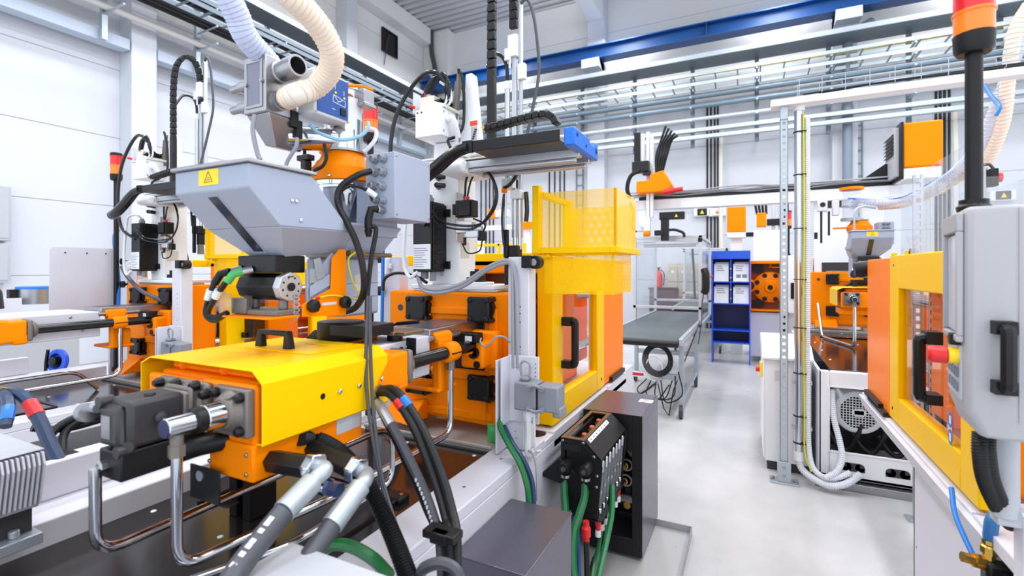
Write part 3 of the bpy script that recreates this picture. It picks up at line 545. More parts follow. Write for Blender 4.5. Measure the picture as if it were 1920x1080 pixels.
# throat block, slide plate, black drop pipe under the doser
tb = O('throat_block', MB().lathe((-1.385, 1.36, 1.335), (0, 0, 1), [(0, .08), (.012, .085), (.07, .085)], 24).box(-1.40, -1.2, 1.28, 1.44, 1.36, 1.40), BLACKM, iu, .003)
O('slide_plate', MB().box(-1.40, -1.185, 1.42, 1.56, 1.352, 1.366).box(-1.18, -1.14, 1.43, 1.55, 1.352, 1.366), BRONZE, iu, .003)
O('lever', MB().cyl((-1.25, 1.52, 1.385), (-1.16, 1.54, 1.395), .008).cyl((-1.28, 1.51, 1.372), (-1.25, 1.52, 1.385), .005), BLACK, iu)
O('drop_pipe', MB().pipe(elbow([(-1.235, 1.49, 1.352), (-1.235, 1.485, 1.315), (-1.185, 1.45, 1.25)], .03), .03, 16).box(-1.19, -1.15, 1.5, 1.51, 1.27, 1.335), BLACK, iu)
O('hose_bracket', MB().prism([(-1.6, 1.32, 1.28), (-1.45, 1.32, 1.28), (-1.38, 1.32, 1.37), (-1.48, 1.32, 1.37)], (0, .02, 0)), BLACKM, iu)
O('barrel_cover', MB().box(-1.44, -1.33, 1.32, 1.5, 1.25, 1.35), ORANGE, iu, .006)
# ================================================================== DOSER WITH ITS HOPPER
ds = T('material_doser', 'grey sheet metal material hopper with yellow triangle sticker above the yellow-covered injection unit', 'hopper', (-1.385, 1.3, 1.43)); REG['doser'] = ds
x0, x1 = -1.53, -1.2
prof = [(.852, 1.885), (.852, 1.82), (.948, 1.722), (1.225, 1.725), (1.06, 1.885)]
hop = MB().prism([(x0, y, z) for y, z in prof], (x1-x0, 0, 0))
hop.hexa([(-1.44, 1.035, 1.637), (-1.285, 1.035, 1.637), (-1.285, 1.28, 1.66), (-1.44, 1.28, 1.66), (x0, .948, 1.722), (x1, .948, 1.722), (x1, 1.225, 1.725), (x0, 1.225, 1.725)])
hp = O('hopper', hop, HGREY, ds, .004)
O('lid', MB().box(x0-.008, x1+.008, .842, 1.075, 1.885, 1.897), STEEL, hp, .003)
O('sight_glass', MB().prism([(-1.393, .864, 1.804), (-1.352, .864, 1.804), (-1.352, 1.008, 1.655), (-1.393, 1.008, 1.655)], (0, .003, .003)), WINDARK, hp)
O('glass_frame', MB().prism([(-1.40, .8598, 1.81), (-1.345, .8598, 1.81), (-1.345, 1.0185, 1.648), (-1.40, 1.0185, 1.648)], (0, .0028, .0028)), HGREY, hp)
stk = O('warning_sticker', MB().box(-1.414, -1.325, .8505, .852, 1.836, 1.88), STICKY, ds)
tri = MB()
def bar2(mb, p, q, t, y):
    p, q = V((p[0], y, p[1])), V((q[0], y, q[1])); d = (q-p).normalized(); n = V((-d.z, 0, d.x))*t
    return mb.prism([p-n, q-n, q+n, p+n], (0, .0006, 0))
for a, b in (((-1.388, 1.845), (-1.351, 1.845)), ((-1.351, 1.845), (-1.3695, 1.875)), ((-1.3695, 1.875), (-1.388, 1.845)), ((-1.38, 1.851), (-1.359, 1.851)), ((-1.376, 1.857), (-1.363, 1.857))): bar2(tri, a, b, .0008, .8498)
O('triangle_sign', tri, INK, stk)
O('rivet', screws(MB(), [(x1, .99, 1.80), (x1, 1.005, 1.80), (x1, 1.02, 1.745)], (1, 0, 0), .006, .004), CHROME, hp)
# mixing column
mx = O('mixing_chamber', MB().box(-1.47, -1.29, 1.27, 1.46, 1.43, 1.64).hexa([(-1.47, 1.27, 1.64), (-1.29, 1.27, 1.64), (-1.29, 1.46, 1.64), (-1.47, 1.46, 1.64), (-1.5, 1.22, 1.76), (-1.22, 1.22, 1.76), (-1.22, 1.52, 1.76), (-1.5, 1.52, 1.76)]), HGREY, ds, .01)
O('data_sticker', MB().box(-1.2895, -1.2885, 1.33, 1.39, 1.52, 1.58), mat('pale_sticker', (196, 188, 190), .5), mx)
O('panel_joint', MB().box(-1.2895, -1.288, 1.27, 1.46, 1.548, 1.5495).box(-1.2895, -1.288, 1.27, 1.46, 1.498, 1.4995), PLASTG, mx)
O('latch_bar', MB().cyl((-1.28, 1.3, 1.652), (-1.24, 1.47, 1.652), .008).box(-1.29, -1.26, 1.28, 1.36, 1.645, 1.665), BRONZE, mx)
fn = O('steel_funnel', MB().lathe((-1.385, 1.37, 1.74), (0, 0, 1), [(0, .04), (.13, .098), (.15, .104), (.165, .104), (.165, .112), (.18, .112)], 28), CHROME, ds)
oh = O('orange_housing', MB().lathe((-1.385, 1.37, 1.922), (0, 0, 1), [(0, .115), (.012, .115), (.05, .112), (.085, .085), (.105, .075), (.112, .075)], 28).box(-1.62, -1.46, 1.33, 1.42, 1.95, 1.965).prism([(-1.5, 1.30, 1.95), (-1.44, 1.28, 1.95), (-1.42, 1.28, 2.0)], (0, .12, 0)), ORANGE, ds, .003)
O('housing_rim', MB().lathe((-1.385, 1.37, 2.034), (0, 0, 1), [(0, .085), (.008, .085)], 28), STEEL, oh)
O('rim_bolt', screws(MB(), [(-1.385+.118*math.cos(a), 1.37+.118*math.sin(a), 1.93) for a in (-2.0, -1.2, -.4, .4)], (0, 0, 1), .007, .008), CHROME, oh)
# bracket and stirrer drive
O('orange_bracket', MB().prism([(-1.25, y, z) for y, z in ((1.065, 1.452), (1.245, 1.442), (1.245, 1.667), (1.215, 1.667), (1.183, 1.635), (1.178, 1.535), (1.065, 1.49))], (.006, 0, 0)).box(-1.48, -1.25, .95, 1.06, 1.452, 1.458), ORANGE, ds, .002)
O('slot', MB().box(-1.244, -1.2432, 1.14, 1.2, 1.482, 1.491), LGREY, ds)
for y, z in ((1.095, 1.484), (1.228, 1.488)): O('star_knob', MB().lathe((-1.244, y, z), (1, 0, 0), [(0, .01), (.004, .022), (.022, .022), (.028, .012)], 7), BLACK, ds, .003)
O('side_plate', MB().prism([(-1.27, y, z) for y, z in ((1.095, 1.455), (1.18, 1.455), (1.24, 1.50), (1.24, 1.60), (1.2, 1.655), (1.14, 1.60), (1.095, 1.60))], (.01, 0, 0)).prism([(-1.255, y, z) for y, z in ((1.10, 1.51), (1.18, 1.545), (1.18, 1.585), (1.10, 1.545))], (.004, 0, 0)), HGREY, ds, .002)
lt = O('toggle_latch', MB().hexa([(-1.256, 1.125, 1.565), (-1.246, 1.125, 1.565), (-1.246, 1.155, 1.575), (-1.256, 1.155, 1.575), (-1.256, 1.11, 1.63), (-1.246, 1.11, 1.63), (-1.246, 1.135, 1.637), (-1.256, 1.135, 1.637)]).box(-1.262, -1.252, 1.10, 1.15, 1.555, 1.60).box(-1.2455, -1.2445, 1.127, 1.14, 1.585, 1.62), GALV, ds, .003)
dm = O('stirrer_motor', MB().cyl((-1.475, 1.045, 1.545), (-1.30, 1.045, 1.545), .043, n=8), BLACK, ds, .003)
O('motor_flange', MB().cyl((-1.30, 1.045, 1.545), (-1.272, 1.045, 1.545), .046, n=8), ALU, dm, .003)
O('shaft_cap', MB().cyl((-1.272, 1.045, 1.545), (-1.268, 1.045, 1.545), .013).box(-1.2725, -1.2715, 1.035, 1.055, 1.575, 1.578), BLACK, dm)
O('flange_hole', screws(MB(), [(-1.272, 1.045+.03*math.cos(a), 1.545+.03*math.sin(a)) for a in [i*math.pi/4+.3 for i in range(8)]], (1, 0, 0), .0035, .001), BLACK, dm)
O('motor_label', MB().box(-1.42, -1.32, 1.0085, 1.0095, 1.535, 1.555), PAPER, dm)
O('yellow_tag', MB().box(-1.46, -1.43, 1.008, 1.0095, 1.54, 1.552), STICKY, dm)
bx = O('terminal_box', MB().box(-1.46, -1.285, 1.0, 1.11, 1.588, 1.642), BLACK, ds, .004)
O('box_plug', MB().lathe((-1.44, 1.0, 1.60), (-.5, -1, -.35), [(0, .012), (.03, .013), (.032, .01)]).lathe((-1.39, 1.0, 1.598), (-.5, -1, -.3), [(0, .013), (.02, .013), (.03, .011)]), STEEL, bx)
O('green_plug', MB().pipe([(-1.40, .975, 1.592), (-1.415, .955, 1.585), (-1.43, .945, 1.56)], .0125, 10), GREENP, bx)
O('black_plug', MB().pipe([(-1.455, .97, 1.592), (-1.475, .955, 1.585), (-1.49, .945, 1.555)], .0125, 10), BLACK, bx)
O('plug_cable', MB().pipe(spline([(-1.49, .945, 1.56), (-1.51, .94, 1.51), (-1.525, .94, 1.46), (-1.50, .95, 1.44), (-1.46, .96, 1.46)]), .009, 8).pipe(spline([(-1.43, .945, 1.565), (-1.47, .94, 1.52), (-1.515, .94, 1.465), (-1.49, .95, 1.45), (-1.45, .96, 1.465)]), .009, 8), BLACKM, bx)
O('cable_tag', MB().cyl((-1.50, .94, 1.535), (-1.512, .938, 1.505), .012, n=10).cyl((-1.458, .938, 1.535), (-1.475, .938, 1.512), .012, n=10), PAPER, bx)
O('drive_base', MB().box(-1.46, -1.27, .99, 1.1, 1.458, 1.475).cyl((-1.43, 1.04, 1.475), (-1.43, 1.04, 1.505), .014).cyl((-1.3, 1.04, 1.475), (-1.3, 1.04, 1.505), .014).box(-1.47, -1.40, .985, 1.0, 1.46, 1.51), TGREY, ds, .003)
O('clear_bag', MB().sph((-1.475, .965, 1.495), .04, 10, (.9, .6, .9)), TUBECL, ds)
ch = MB()
for i in range(9): ch.pipe([V((-1.27+(.003 if i % 2 else 0), 1.06+.007*math.cos(a), 1.515-.0085*i+.007*math.sin(a)))+V((.006*math.cos(a)*(i % 2), 0, 0)) for a in [k*math.pi/3 for k in range(7)]], .002, 5)
O('pin_chain', ch, GALV, ds)
hose('earth_wire', [(-1.24, 1.285, 1.66), (-1.245, 1.255, 1.63), (-1.24, 1.27, 1.56), (-1.235, 1.30, 1.50), (-1.235, 1.26, 1.50), (-1.24, 1.18, 1.513), (-1.245, 1.13, 1.508)], .003, YTUBE, '', parent=ds)
O('wire_shoe', MB().cyl((-1.245, 1.13, 1.507), (-1.245, 1.115, 1.505), .005), RED, ds)
# ================================================================== VACUUM LOADER ON TOP
vl = T('vacuum_loader', 'steel vacuum loader with a blue front panel on top of the orange housing', 'vacuum loader', (-1.385, 1.37, 2.042)); REG['loader'] = vl
O('steel_cylinder', MB().lathe((-1.385, 1.37, 2.042), (0, 0, 1), [(0, .068), (.22, .068), (.225, .072), (.24, .072), (.245, .02)], 28), CHROME, vl)
O('paper_wrap', MB().lathe((-1.385, 1.37, 2.16), (0, 0, 1), [(0, .0685), (.075, .0685)], 28), PAPER, vl)
O('steel_hood', MB().box(-1.325, -1.285, 1.375, 1.43, 2.22, 2.272).prism([(-1.325, 1.37, 2.22), (-1.275, 1.37, 2.22), (-1.275, 1.37, 2.205), (-1.325, 1.37, 2.21)], (0, .06, 0)), STEEL, vl, .003)
O('orange_strap', MB().pipe([(-1.29, 1.30, 2.255), (-1.26, 1.34, 2.262), (-1.25, 1.38, 2.26)], .006, 6), ORANGE, vl)
pb = O('panel_box', MB().box(-1.37, -1.288, 1.15, 1.302, 2.118, 2.27), WHITE, vl, .008)
pn = O('blue_panel', MB().box(-1.288, -1.285, 1.158, 1.295, 2.126, 2.262), DBLUE, vl)
dg = MB()
def barx(mb, p, q, t, x):
    p, q = V((x, *p)), V((x, *q)); d = (q-p).normalized(); n = V((0, -d.z, d.y))*t
    return mb.prism([p-n, q-n, q+n, p+n], (-.0006, 0, 0))
for a, b in (((1.225, 2.175), (1.28, 2.17)), ((1.28, 2.17), (1.282, 2.19)), ((1.282, 2.19), (1.227, 2.2)), ((1.227, 2.2), (1.225, 2.175)), ((1.23, 2.198), (1.25, 2.18)), ((1.25, 2.18), (1.27, 2.192)), ((1.19, 2.235), (1.19, 2.25)), ((1.196, 2.235), (1.196, 2.25)), ((1.22, 2.15), (1.235, 2.15)), ((1.235, 2.22), (1.235, 2.235)), ((1.275, 2.21), (1.275, 2.225))): barx(dg, a, b, .0009, -1.2845)
O('panel_diagram', dg, PAPER, pn)
O('indicator', MB().cyl((-1.286, 1.235, 2.208), (-1.282, 1.235, 2.208), .004).cyl((-1.286, 1.275, 2.2), (-1.282, 1.275, 2.2), .004), STICKY, pn)
O('counter_switch', MB().box(-1.286, -1.281, 1.258, 1.282, 2.138, 2.162), BLACK, pn, .001)
O('panel_screw', screws(MB(), [(-1.288, y, z) for y in (1.155, 1.298) for z in (2.123, 2.265)], (1, 0, 0), .004, .003), STEEL, pb)
# feed separator
sx0, sx1, sy0, sy1 = -1.463, -1.36, 1.022, 1.14
sb = O('separator_box', MB().box(sx0, sx1, sy0, sy1, 2.095, 2.275).hexa([(-1.45, 1.09, 2.01), (-1.40, 1.09, 2.0), (-1.40, 1.16, 2.0), (-1.45, 1.16, 2.01), (sx0, sy0+.01, 2.095), (sx1, sy0+.01, 2.095), (sx1, sy1, 2.095), (sx0, sy1, 2.095)]), STEEL, vl, .004)
O('window_frame', MB().frame('y', sy0-.004, sx0+.012, sx1-.012, 2.11, 2.26, .008, .004).cyl((sx0+.02, sy0, 2.185), (sx0+.02, sy0-.01, 2.185), .006).cyl((sx1-.01, sy0, 2.19), (sx1-.01, sy0-.01, 2.19), .006), STEEL, sb, .001)
O('window_pane', MB().box(sx0+.02, sx1-.02, sy0-.002, sy0, 2.118, 2.252), mat('frosted_sight_pane', (120, 122, 142), .3), sb)
O('hose_stub', MB().lathe((sx1, 1.075, 2.232), (1, -.1, .03), [(0, .034), (.012, .036), (.014, .031), (.05, .031), (.052, .034), (.095, .034), (.095, .027), (.03, .026)], 24), STEEL, sb)
O('stub_bore', MB().cyl((sx1+.03, 1.073, 2.233), (sx1+.04, 1.073, 2.233), .027), BLACK, sb)
O('lower_stub', MB().lathe((sx1, 1.075, 2.14), (1, 0, .03), [(0, .03), (.012, .032), (.014, .027), (.07, .027)], 24), STEEL, sb)
for z in (2.21, 2.14): O('rod_stub', MB().lathe((sx0, 1.06, z), (-1, 0, -.05), [(0, .02), (.06, .02), (.062, .015), (.11, .013), (.115, .008)], 16), STEEL, sb)
O('feed_pipe', MB().cyl((-1.42, 1.13, 2.045), (-1.385, 1.31, 2.075), .042, n=20).cyl((-1.425, 1.16, 2.05), (-1.415, 1.19, 2.055), .047, n=20), CHROME, vl)
O('black_clip', MB().box(-1.375, -1.355, 1.115, 1.145, 2.07, 2.125).box(-1.375, -1.36, 1.14, 1.165, 2.04, 2.10), BLACK, vl, .003)
O('level_sensor', MB().box(-1.47, -1.41, 1.23, 1.26, 1.99, 2.01).box(-1.45, -1.425, 1.23, 1.26, 1.955, 1.99), BLACKM, vl, .003)
# ================================================================== JUNCTION BOX
jb = T('junction_box', 'plain grey steel junction box with cable glands beside the hopper', 'junction box', (-1.166, 1.43, 1.776)); REG['junction'] = jb
jx0, jx1, jy0, jy1, jz0, jz1 = -1.232, -1.10, 1.324, 1.53, 1.776, 2.007
O('housing', MB().box(jx0, jx1, jy0, jy1, jz0, jz1), HGREY, jb, .003)
O('mounting_arm', MB().box(-1.29, -1.232, 1.34, 1.5, 1.72, 1.9), HGREY, jb, .003)
for i, (gx, gz) in enumerate(((-1.185, 1.985), (-1.147, 1.985), (-1.185, 1.94), (-1.147, 1.938), (-1.192, 1.892), (-1.152, 1.888), (-1.178, 1.84), (-1.145, 1.838))):
    r = .0165 if i < 6 else .012
    O('cable_gland', MB().lathe((gx, jy0, gz), (0, -1, 0), [(0, r), (.008, r), (.01, r*.85), (.022, r*.8), (.026, r*.55), (.02, r*.5)], 8), PLASTG, jb)
O('cover_screw', screws(MB(), [(jx1, y, z) for y in (1.335, 1.52) for z in (1.79, 1.993)], (1, 0, 0), .004, .002), STEEL, jb)
O('angle_plug', MB().lathe((-1.15, jy0, 1.805), (0, -1, 0), [(0, .013), (.03, .013), (.032, .01)]), STEEL, jb)
O('angle_plug_body', MB().pipe([(-1.15, jy0-.028, 1.805), (-1.165, jy0-.045, 1.805), (-1.172, jy0-.05, 1.77), (-1.172, jy0-.05, 1.74)], .0135, 10).lathe((-1.172, jy0-.05, 1.755), (0, 0, -1), [(0, .014), (.02, .011), (.022, .014), (.045, .008)], 10), BLACK, jb)
# ================================================================== SIGNAL TOWER
def tower(x, y, z, r, pole_z, label, cat='signal light', hh=.09):
    t = T('signal_tower', label, cat, (x, y, pole_z))
    O('pole', MB().cyl((x, y, pole_z), (x, y, z-.02), r*.42).cyl((x, y, pole_z), (x, y, pole_z+.03), r*.7), BLACK, t)
    O('base_cup', MB().lathe((x, y, z-.035), (0, 0, 1), [(0, r*.8), (.01, r*.95), (.05, r)], 20), BLACK, t)
    O('amber_lens', MB().lathe((x, y, z+.015), (0, 0, 1), [(0, r*.96), (hh-.008, r*.96), (hh-.006, r*1.03), (hh, r*1.03)], 24), AMBER, t)
    O('red_lens', MB().lathe((x, y, z+.015+hh), (0, 0, 1), [(0, r*.96), (hh-.008, r*.96), (hh-.006, r*1.03), (hh, r*1.03)], 24), REDL, t)
    O('cap', MB().lathe((x, y, z+.015+2*hh), (0, 0, 1), [(0, r), (.02, r*.97), (.024, r*.8)], 20), BLACK, t)
    return t
REG['tower'] = tower(-1.88, 2.06, 2.33, .041, .8, 'red and amber signal light on a black pole behind the vacuum loader', hh=.072)
# ================================================================== YELLOW MESH CAGE OVER THE DOOR
cgx0, cgx1, cgy0, cgy1 = -.93, -.55, 2.2, 2.62
ca = T('mesh_cage', 'yellow perforated sheet cage standing over the guard door of the orange machine', 'cage', (-.74, 2.4, 1.48)); REG['cage'] = ca
def mesh_panel(name, ax, c, u0, u1, v0, v1, par):
    if ax == 'x': return O(name, MB().add([(c, u0, v0), (c, u1, v0), (c, u1, v1), (c, u0, v1)], [(0, 1, 2, 3)]), MESHX, par, sm=False)
    if ax == 'z': return O(name, MB().add([(u0, v0, c), (u1, v0, c), (u1, v1, c), (u0, v1, c)], [(0, 1, 2, 3)]), MESHZ, par, sm=False)
    return O(name, MB().add([(u0, c, v0), (u1, c, v0), (u1, c, v1), (u0, c, v1)], [(0, 1, 2, 3)]), MESHY, par, sm=False)
for z0, z1, ins in ((1.705, 1.972, 0), (1.48, 1.675, .02)):
    mesh_panel('perforated_front', 'y', cgy0+ins, cgx0+ins, cgx1-ins, z0, z1, ca); mesh_panel('perforated_back', 'y', cgy1-ins, cgx0+ins, cgx1-ins, z0, z1-.03, ca)
    mesh_panel('perforated_side', 'x', cgx1-ins, cgy0+ins, cgy1-ins, z0, z1, ca)
mesh_panel('perforated_side', 'x', cgx0+.06, cgy0+.2, cgy1, 1.70, 1.93, ca)
O('post', MB().box(cgx0-.035, cgx0, cgy0-.01, cgy0+.04, 1.668, 2.01), YELLOW, ca, .003)
O('top_rail', MB().box(cgx0-.02, cgx0+.01, cgy0+.04, cgy1, 1.955, 1.985).box(cgx0-.02, cgx0+.03, cgy1-.04, cgy1, 1.69, 1.985), YELLOW, ca, .003)
O('middle_flange', MB().frame('z', 1.675, cgx0-.03, cgx1+.02, cgy0-.02, cgy1+.02, .045, .03), YELLOW, ca, .003)
O('corner_strip', MB().box(cgx1-.012, cgx1, cgy0, cgy0+.004, 1.705, 1.972).box(cgx1-.026, cgx1-.017, cgy0+.017, cgy0+.026, 1.48, 1.675).box(cgx1-.004, cgx1, cgy0, cgy0+.01, 1.705, 1.972), YELLOW, ca)
O('chute', MB().prism([(cgx0+.03, cgy0+.06, 1.49), (cgx1-.03, cgy0+.06, 1.49), (cgx1-.03, cgy0+.06, 1.66), (cgx0+.03, cgy0+.06, 1.60)], (0, .3, 0)), mat('frosted_yellow_chute', (250, 205, 20), .5), ca) if False else None
O('cage_hinge', MB().box(-.915, -.87, 2.195, 2.22, 1.655, 1.67).cyl((-.88, 2.195, 1.665), (-.88, 2.185, 1.665), .008), YELLOW, ca)
# ================================================================== HANDLING ROBOT
rb = T('handling_robot', 'white robot column with a black control box and a long blue-capped arm near the cage', 'robot', (-1.43, 2.2, 1.5)); REG['robot'] = rb
O('foot_plate', MB().box(-1.62, -1.12, 2.08, 2.36, 1.497, 1.52).box(-1.3, -1.18, 2.1, 2.2, 1.52, 1.535), WHITE, rb, .004)
O('base_connector', MB().cbox((-1.24, 2.14, 1.545), .06, .05, .05).cyl((-1.25, 2.14, 1.57), (-1.25, 2.14, 1.6), .012).cyl((-1.225, 2.14, 1.57), (-1.225, 2.14, 1.59), .01), BLACK, rb, .003)
cl = O('column', MB().box(-1.515, -1.345, 2.12, 2.29, 1.52, 2.13).box(-1.545, -1.30, 2.09, 2.32, 2.13, 2.165).box(-1.555, -1.29, 2.08, 2.33, 2.165, 2.175).box(-1.5, -1.36, 2.12, 2.26, 2.175, 2.26), WHITE, rb, .006)
O('clear_label', MB().box(-1.345, -1.343, 2.14, 2.22, 1.66, 1.74), mat('dull_plate', (210, 208, 200), .3), cl)
O('rubber_stop', MB().cyl((-1.345, 2.2, 2.075), (-1.28, 2.2, 2.075), .016), mat('cream_rubber', (232, 226, 176), .5), cl)
O('hose_fitting', MB().cyl((-1.47, 2.12, 2.075), (-1.44, 2.06, 2.075), .014).cyl((-1.44, 2.07, 2.075), (-1.40, 2.07, 2.07), .013).cyl((-1.47, 2.12, 2.03), (-1.44, 2.06, 2.03), .014).cyl((-1.44, 2.07, 2.03), (-1.40, 2.07, 2.025), .013), BLACK, cl)
ct = O('control_box', MB().box(-1.545, -1.43, 2.0, 2.12, 1.585, 1.94), BLACKM, rb, .006)
O('cooling_rib', MB().box(-1.43, -1.42, 2.01, 2.12, 1.6, 1.93), BLACK, ct, .002)
for i in range(6): O('rib', MB().box(-1.422, -1.415, 2.02, 2.08, 1.625+i*.05, 1.645+i*.05), BLACK, ct, .003)
O('mounting_tab', MB().box(-1.425, -1.395, 2.11, 2.14, 1.87, 1.91).box(-1.425, -1.395, 2.11, 2.14, 1.60, 1.64), BLACKM, ct, .002)
lb = O('data_label', MB().box(-1.54, -1.435, 1.998, 2.0, 1.60, 1.725), PAPER, rb)
li = MB()
for i in range(9): li.box(-1.535, -1.535+R.uniform(.04, .09), 1.9972, 1.998, 1.611+i*.0115, 1.614+i*.0115)
O('label_print', li, mat('grey_print', (120, 124, 140), .6), lb)
O('gland', MB().lathe((-1.46, 2.03, 1.94), (0, 0, 1), [(0, .02), (.02, .02), (.025, .013), (.035, .012)], 8).cyl((-1.5, 2.04, 1.585), (-1.5, 2.04, 1.55), .02).cyl((-1.45, 2.04, 1.585), (-1.45, 2.04, 1.54), .016).cyl((-1.42, 2.08, 1.585), (-1.42, 2.08, 1.565), .008), PLASTG, ct)
hose('control_cable', [(-1.46, 2.03, 1.97), (-1.47, 2.0, 2.0), (-1.54, 1.98, 1.985), (-1.57, 1.98, 1.92)], .008, CABLEW, '', parent=rb)
hose('hanging_cable', [(-1.57, 1.98, 1.92), (-1.575, 1.97, 1.75), (-1.575, 1.97, 1.62), (-1.54, 1.97, 1.56), (-1.50, 1.98, 1.585)], .009, CABLEW, '', parent=rb)
vv = O('valve_bracket', MB().box(-1.345, -1.335, 2.09, 2.16, 1.74, 1.99), STEEL, rb, .002)
O('pressure_valve', MB().box(-1.335, -1.235, 2.07, 2.13, 1.86, 1.945).box(-1.315, -1.245, 2.06, 2.07, 1.865, 1.94).box(-1.36, -1.335, 2.08, 2.12, 1.875, 1.93), BLACK, vv, .004)
O('valve_knob', MB().cyl((-1.3, 2.1, 1.945), (-1.3, 2.1, 1.97), .006).cyl((-1.28, 2.1, 1.945), (-1.28, 2.1, 1.965), .01), RED, vv)
O('solenoid_valve', MB().box(-1.335, -1.24, 2.07, 2.12, 1.78, 1.84).cyl((-1.24, 2.09, 1.80), (-1.19, 2.09, 1.80), .016).box(-1.27, -1.2, 2.06, 2.08, 1.755, 1.79), ALU, vv, .004)
O('coil_plug', MB().box(-1.21, -1.17, 2.075, 2.105, 1.74, 1.785).cyl((-1.29, 2.09, 1.72), (-1.29, 2.09, 1.76), .008), BLACK, vv, .003)
O('air_loop', MB().pipe(spline([(-1.29, 2.09, 1.965), (-1.27, 2.08, 2.06), (-1.2, 2.08, 2.10), (-1.13, 2.08, 2.05), (-1.10, 2.08, 1.95), (-1.14, 2.08, 1.86), (-1.22, 2.07, 1.815), (-1.36, 2.0, 1.83), (-1.42, 1.98, 1.90)], 8), .006, 8).pipe(spline([(-1.275, 2.09, 1.965), (-1.25, 2.09, 2.05), (-1.2, 2.09, 2.09), (-1.14, 2.09, 2.05), (-1.115, 2.09, 1.96), (-1.15, 2.09, 1.87), (-1.23, 2.07, 1.80), (-1.36, 2.0, 1.81), (-1.42, 1.98, 1.87)], 8), .005, 8), GLOSSB, vv)
O('coil_wire', MB().pipe(spline([(-1.19, 2.09, 1.74), (-1.2, 2.08, 1.69), (-1.26, 2.07, 1.68), (-1.30, 2.08, 1.73)]), .004, 6).pipe(spline([(-1.185, 2.09, 1.78), (-1.17, 2.08, 1.82), (-1.23, 2.07, 1.85)]), .005, 6), BLACK, vv)
# head with valve island
hd = O('head_box', MB().box(-1.53, -1.37, 2.0, 2.16, 2.265, 2.405), WHITE, rb, .004)
O('head_screw', screws(MB(), [(-1.515, 2.0, 2.39), (-1.49, 2.0, 2.39)], (0, -1, 0), .005, .003)
  .add([], []), DGREY, hd)
O('side_screw', screws(MB(), [(-1.37, 2.02, 2.385), (-1.37, 2.14, 2.385), (-1.37, 2.02, 2.29)], (1, 0, 0), .006, .003), STEEL, hd)
O('white_elbow', MB().pipe(spline([(-1.365, 2.05, 2.35), (-1.34, 2.05, 2.355), (-1.335, 2.07, 2.32), (-1.335, 2.10, 2.27)]), .016, 10), WHITE, hd)
O('cover_plate', MB().box(-1.56, -1.555, 2.02, 2.08, 2.40, 2.51).box(-1.56, -1.50, 2.08, 2.09, 2.40, 2.46), mat('pale_clear_plate', (216, 222, 232), .3), hd)
vi = O('valve_island', MB().box(-1.52, -1.43, 2.02, 2.08, 2.41, 2.475).prism([(-1.47, 2.01, 2.405), (-1.36, 2.01, 2.405), (-1.36, 2.01, 2.42), (-1.45, 2.01, 2.45)], (0, .14, 0)), mat('beige_block', (222, 218, 206), .5), rb, .003)
for i in range(5): O('air_fitting', MB().cyl((-1.43+.0, 2.03+.025*i, 2.44), (-1.39, 2.03+.025*i, 2.445+.004*i), .012, n=8), BLACK, vi)
O('red_release', MB().cyl((-1.49, 2.03, 2.475), (-1.49, 2.03, 2.52), .006).cyl((-1.53, 2.0, 2.42), (-1.55, 1.98, 2.425), .008), RED, vi)
lp = MB()
for i in range(7):
    q = .008*i; lp.pipe(spline([(-1.41, 2.04+.015*i, 2.445), (-1.35-q*.4, 2.03, 2.45+q), (-1.335-q*.3, 2.02, 2.52+q*.5), (-1.38, 2.02, 2.56+q*.4), (-1.45+q, 2.02, 2.555), (-1.50+q, 2.03, 2.49)], 6), .0055, 6)
O('air_hose_coil', lp, GLOSSB, vi)
O('air_hose_white', MB().pipe(spline([(-1.39, 2.03, 2.40), (-1.36, 2.03, 2.44), (-1.355, 2.03, 2.50), (-1.40, 2.03, 2.54)]), .006, 8).pipe(spline([(-1.38, 2.04, 2.40), (-1.34, 2.04, 2.44), (-1.345, 2.04, 2.50)]), .006, 8), CABLEW, vi)
O('long_hose', MB().pipe(spline([(-1.36, 2.02, 2.53), (-1.40, 2.0, 2.575), (-1.47, 2.0, 2.58), (-1.56, 2.0, 2.52), (-1.64, 1.99, 2.40), (-1.67, 1.98, 2.25), (-1.66, 1.97, 2.05), (-1.6, 1.97, 1.9), (-1.45, 1.98, 1.82)], 8), .011, 8), GLOSSB, vi)
sh = O('side_shroud', MB().prism([(-1.375, 2.15, 2.18), (-1.235, 2.15, 2.18), (-1.262, 2.15, 2.40), (-1.285, 2.15, 2.61), (-1.325, 2.15, 2.61), (-1.335, 2.15, 2.40)], (0, .06, 0)), WHITE, rb, .008)
O('red_sticker', MB().box(-1.295, -1.252, 2.1485, 2.15, 2.335, 2.36), mat('orange_red_sticker', (236, 76, 30), .5), sh)
O('printed_sign', MB().box(-1.29, -1.256, 2.1485, 2.15, 2.26, 2.33).box(-1.29, -1.25, 2.1485, 2.15, 2.2, 2.245), mat('grey_print_field', (186, 188, 192), .5), sh)
sg = MB()
for i in range(5): sg.box(-1.285+.004*i, -1.27+.004*i, 2.1475, 2.1485, 2.265+.011*i, 2.273+.011*i)
O('sign_print', sg, INK, sh)
O('damper', MB().cyl((-1.385, 2.14, 2.38), (-1.36, 2.14, 2.57), .018).cyl((-1.36, 2.14, 2.57), (-1.355, 2.14, 2.61), .012), TGREY, rb)
O('shroud_cable', MB().pipe(spline([(-1.35, 2.13, 2.61), (-1.345, 2.12, 2.625), (-1.325, 2.12, 2.58), (-1.32, 2.13, 2.48), (-1.325, 2.13, 2.34), (-1.345, 2.1, 2.28), (-1.37, 2.06, 2.25), (-1.33, 2.02, 2.2)]), .008, 8), GLOSSB, rb)
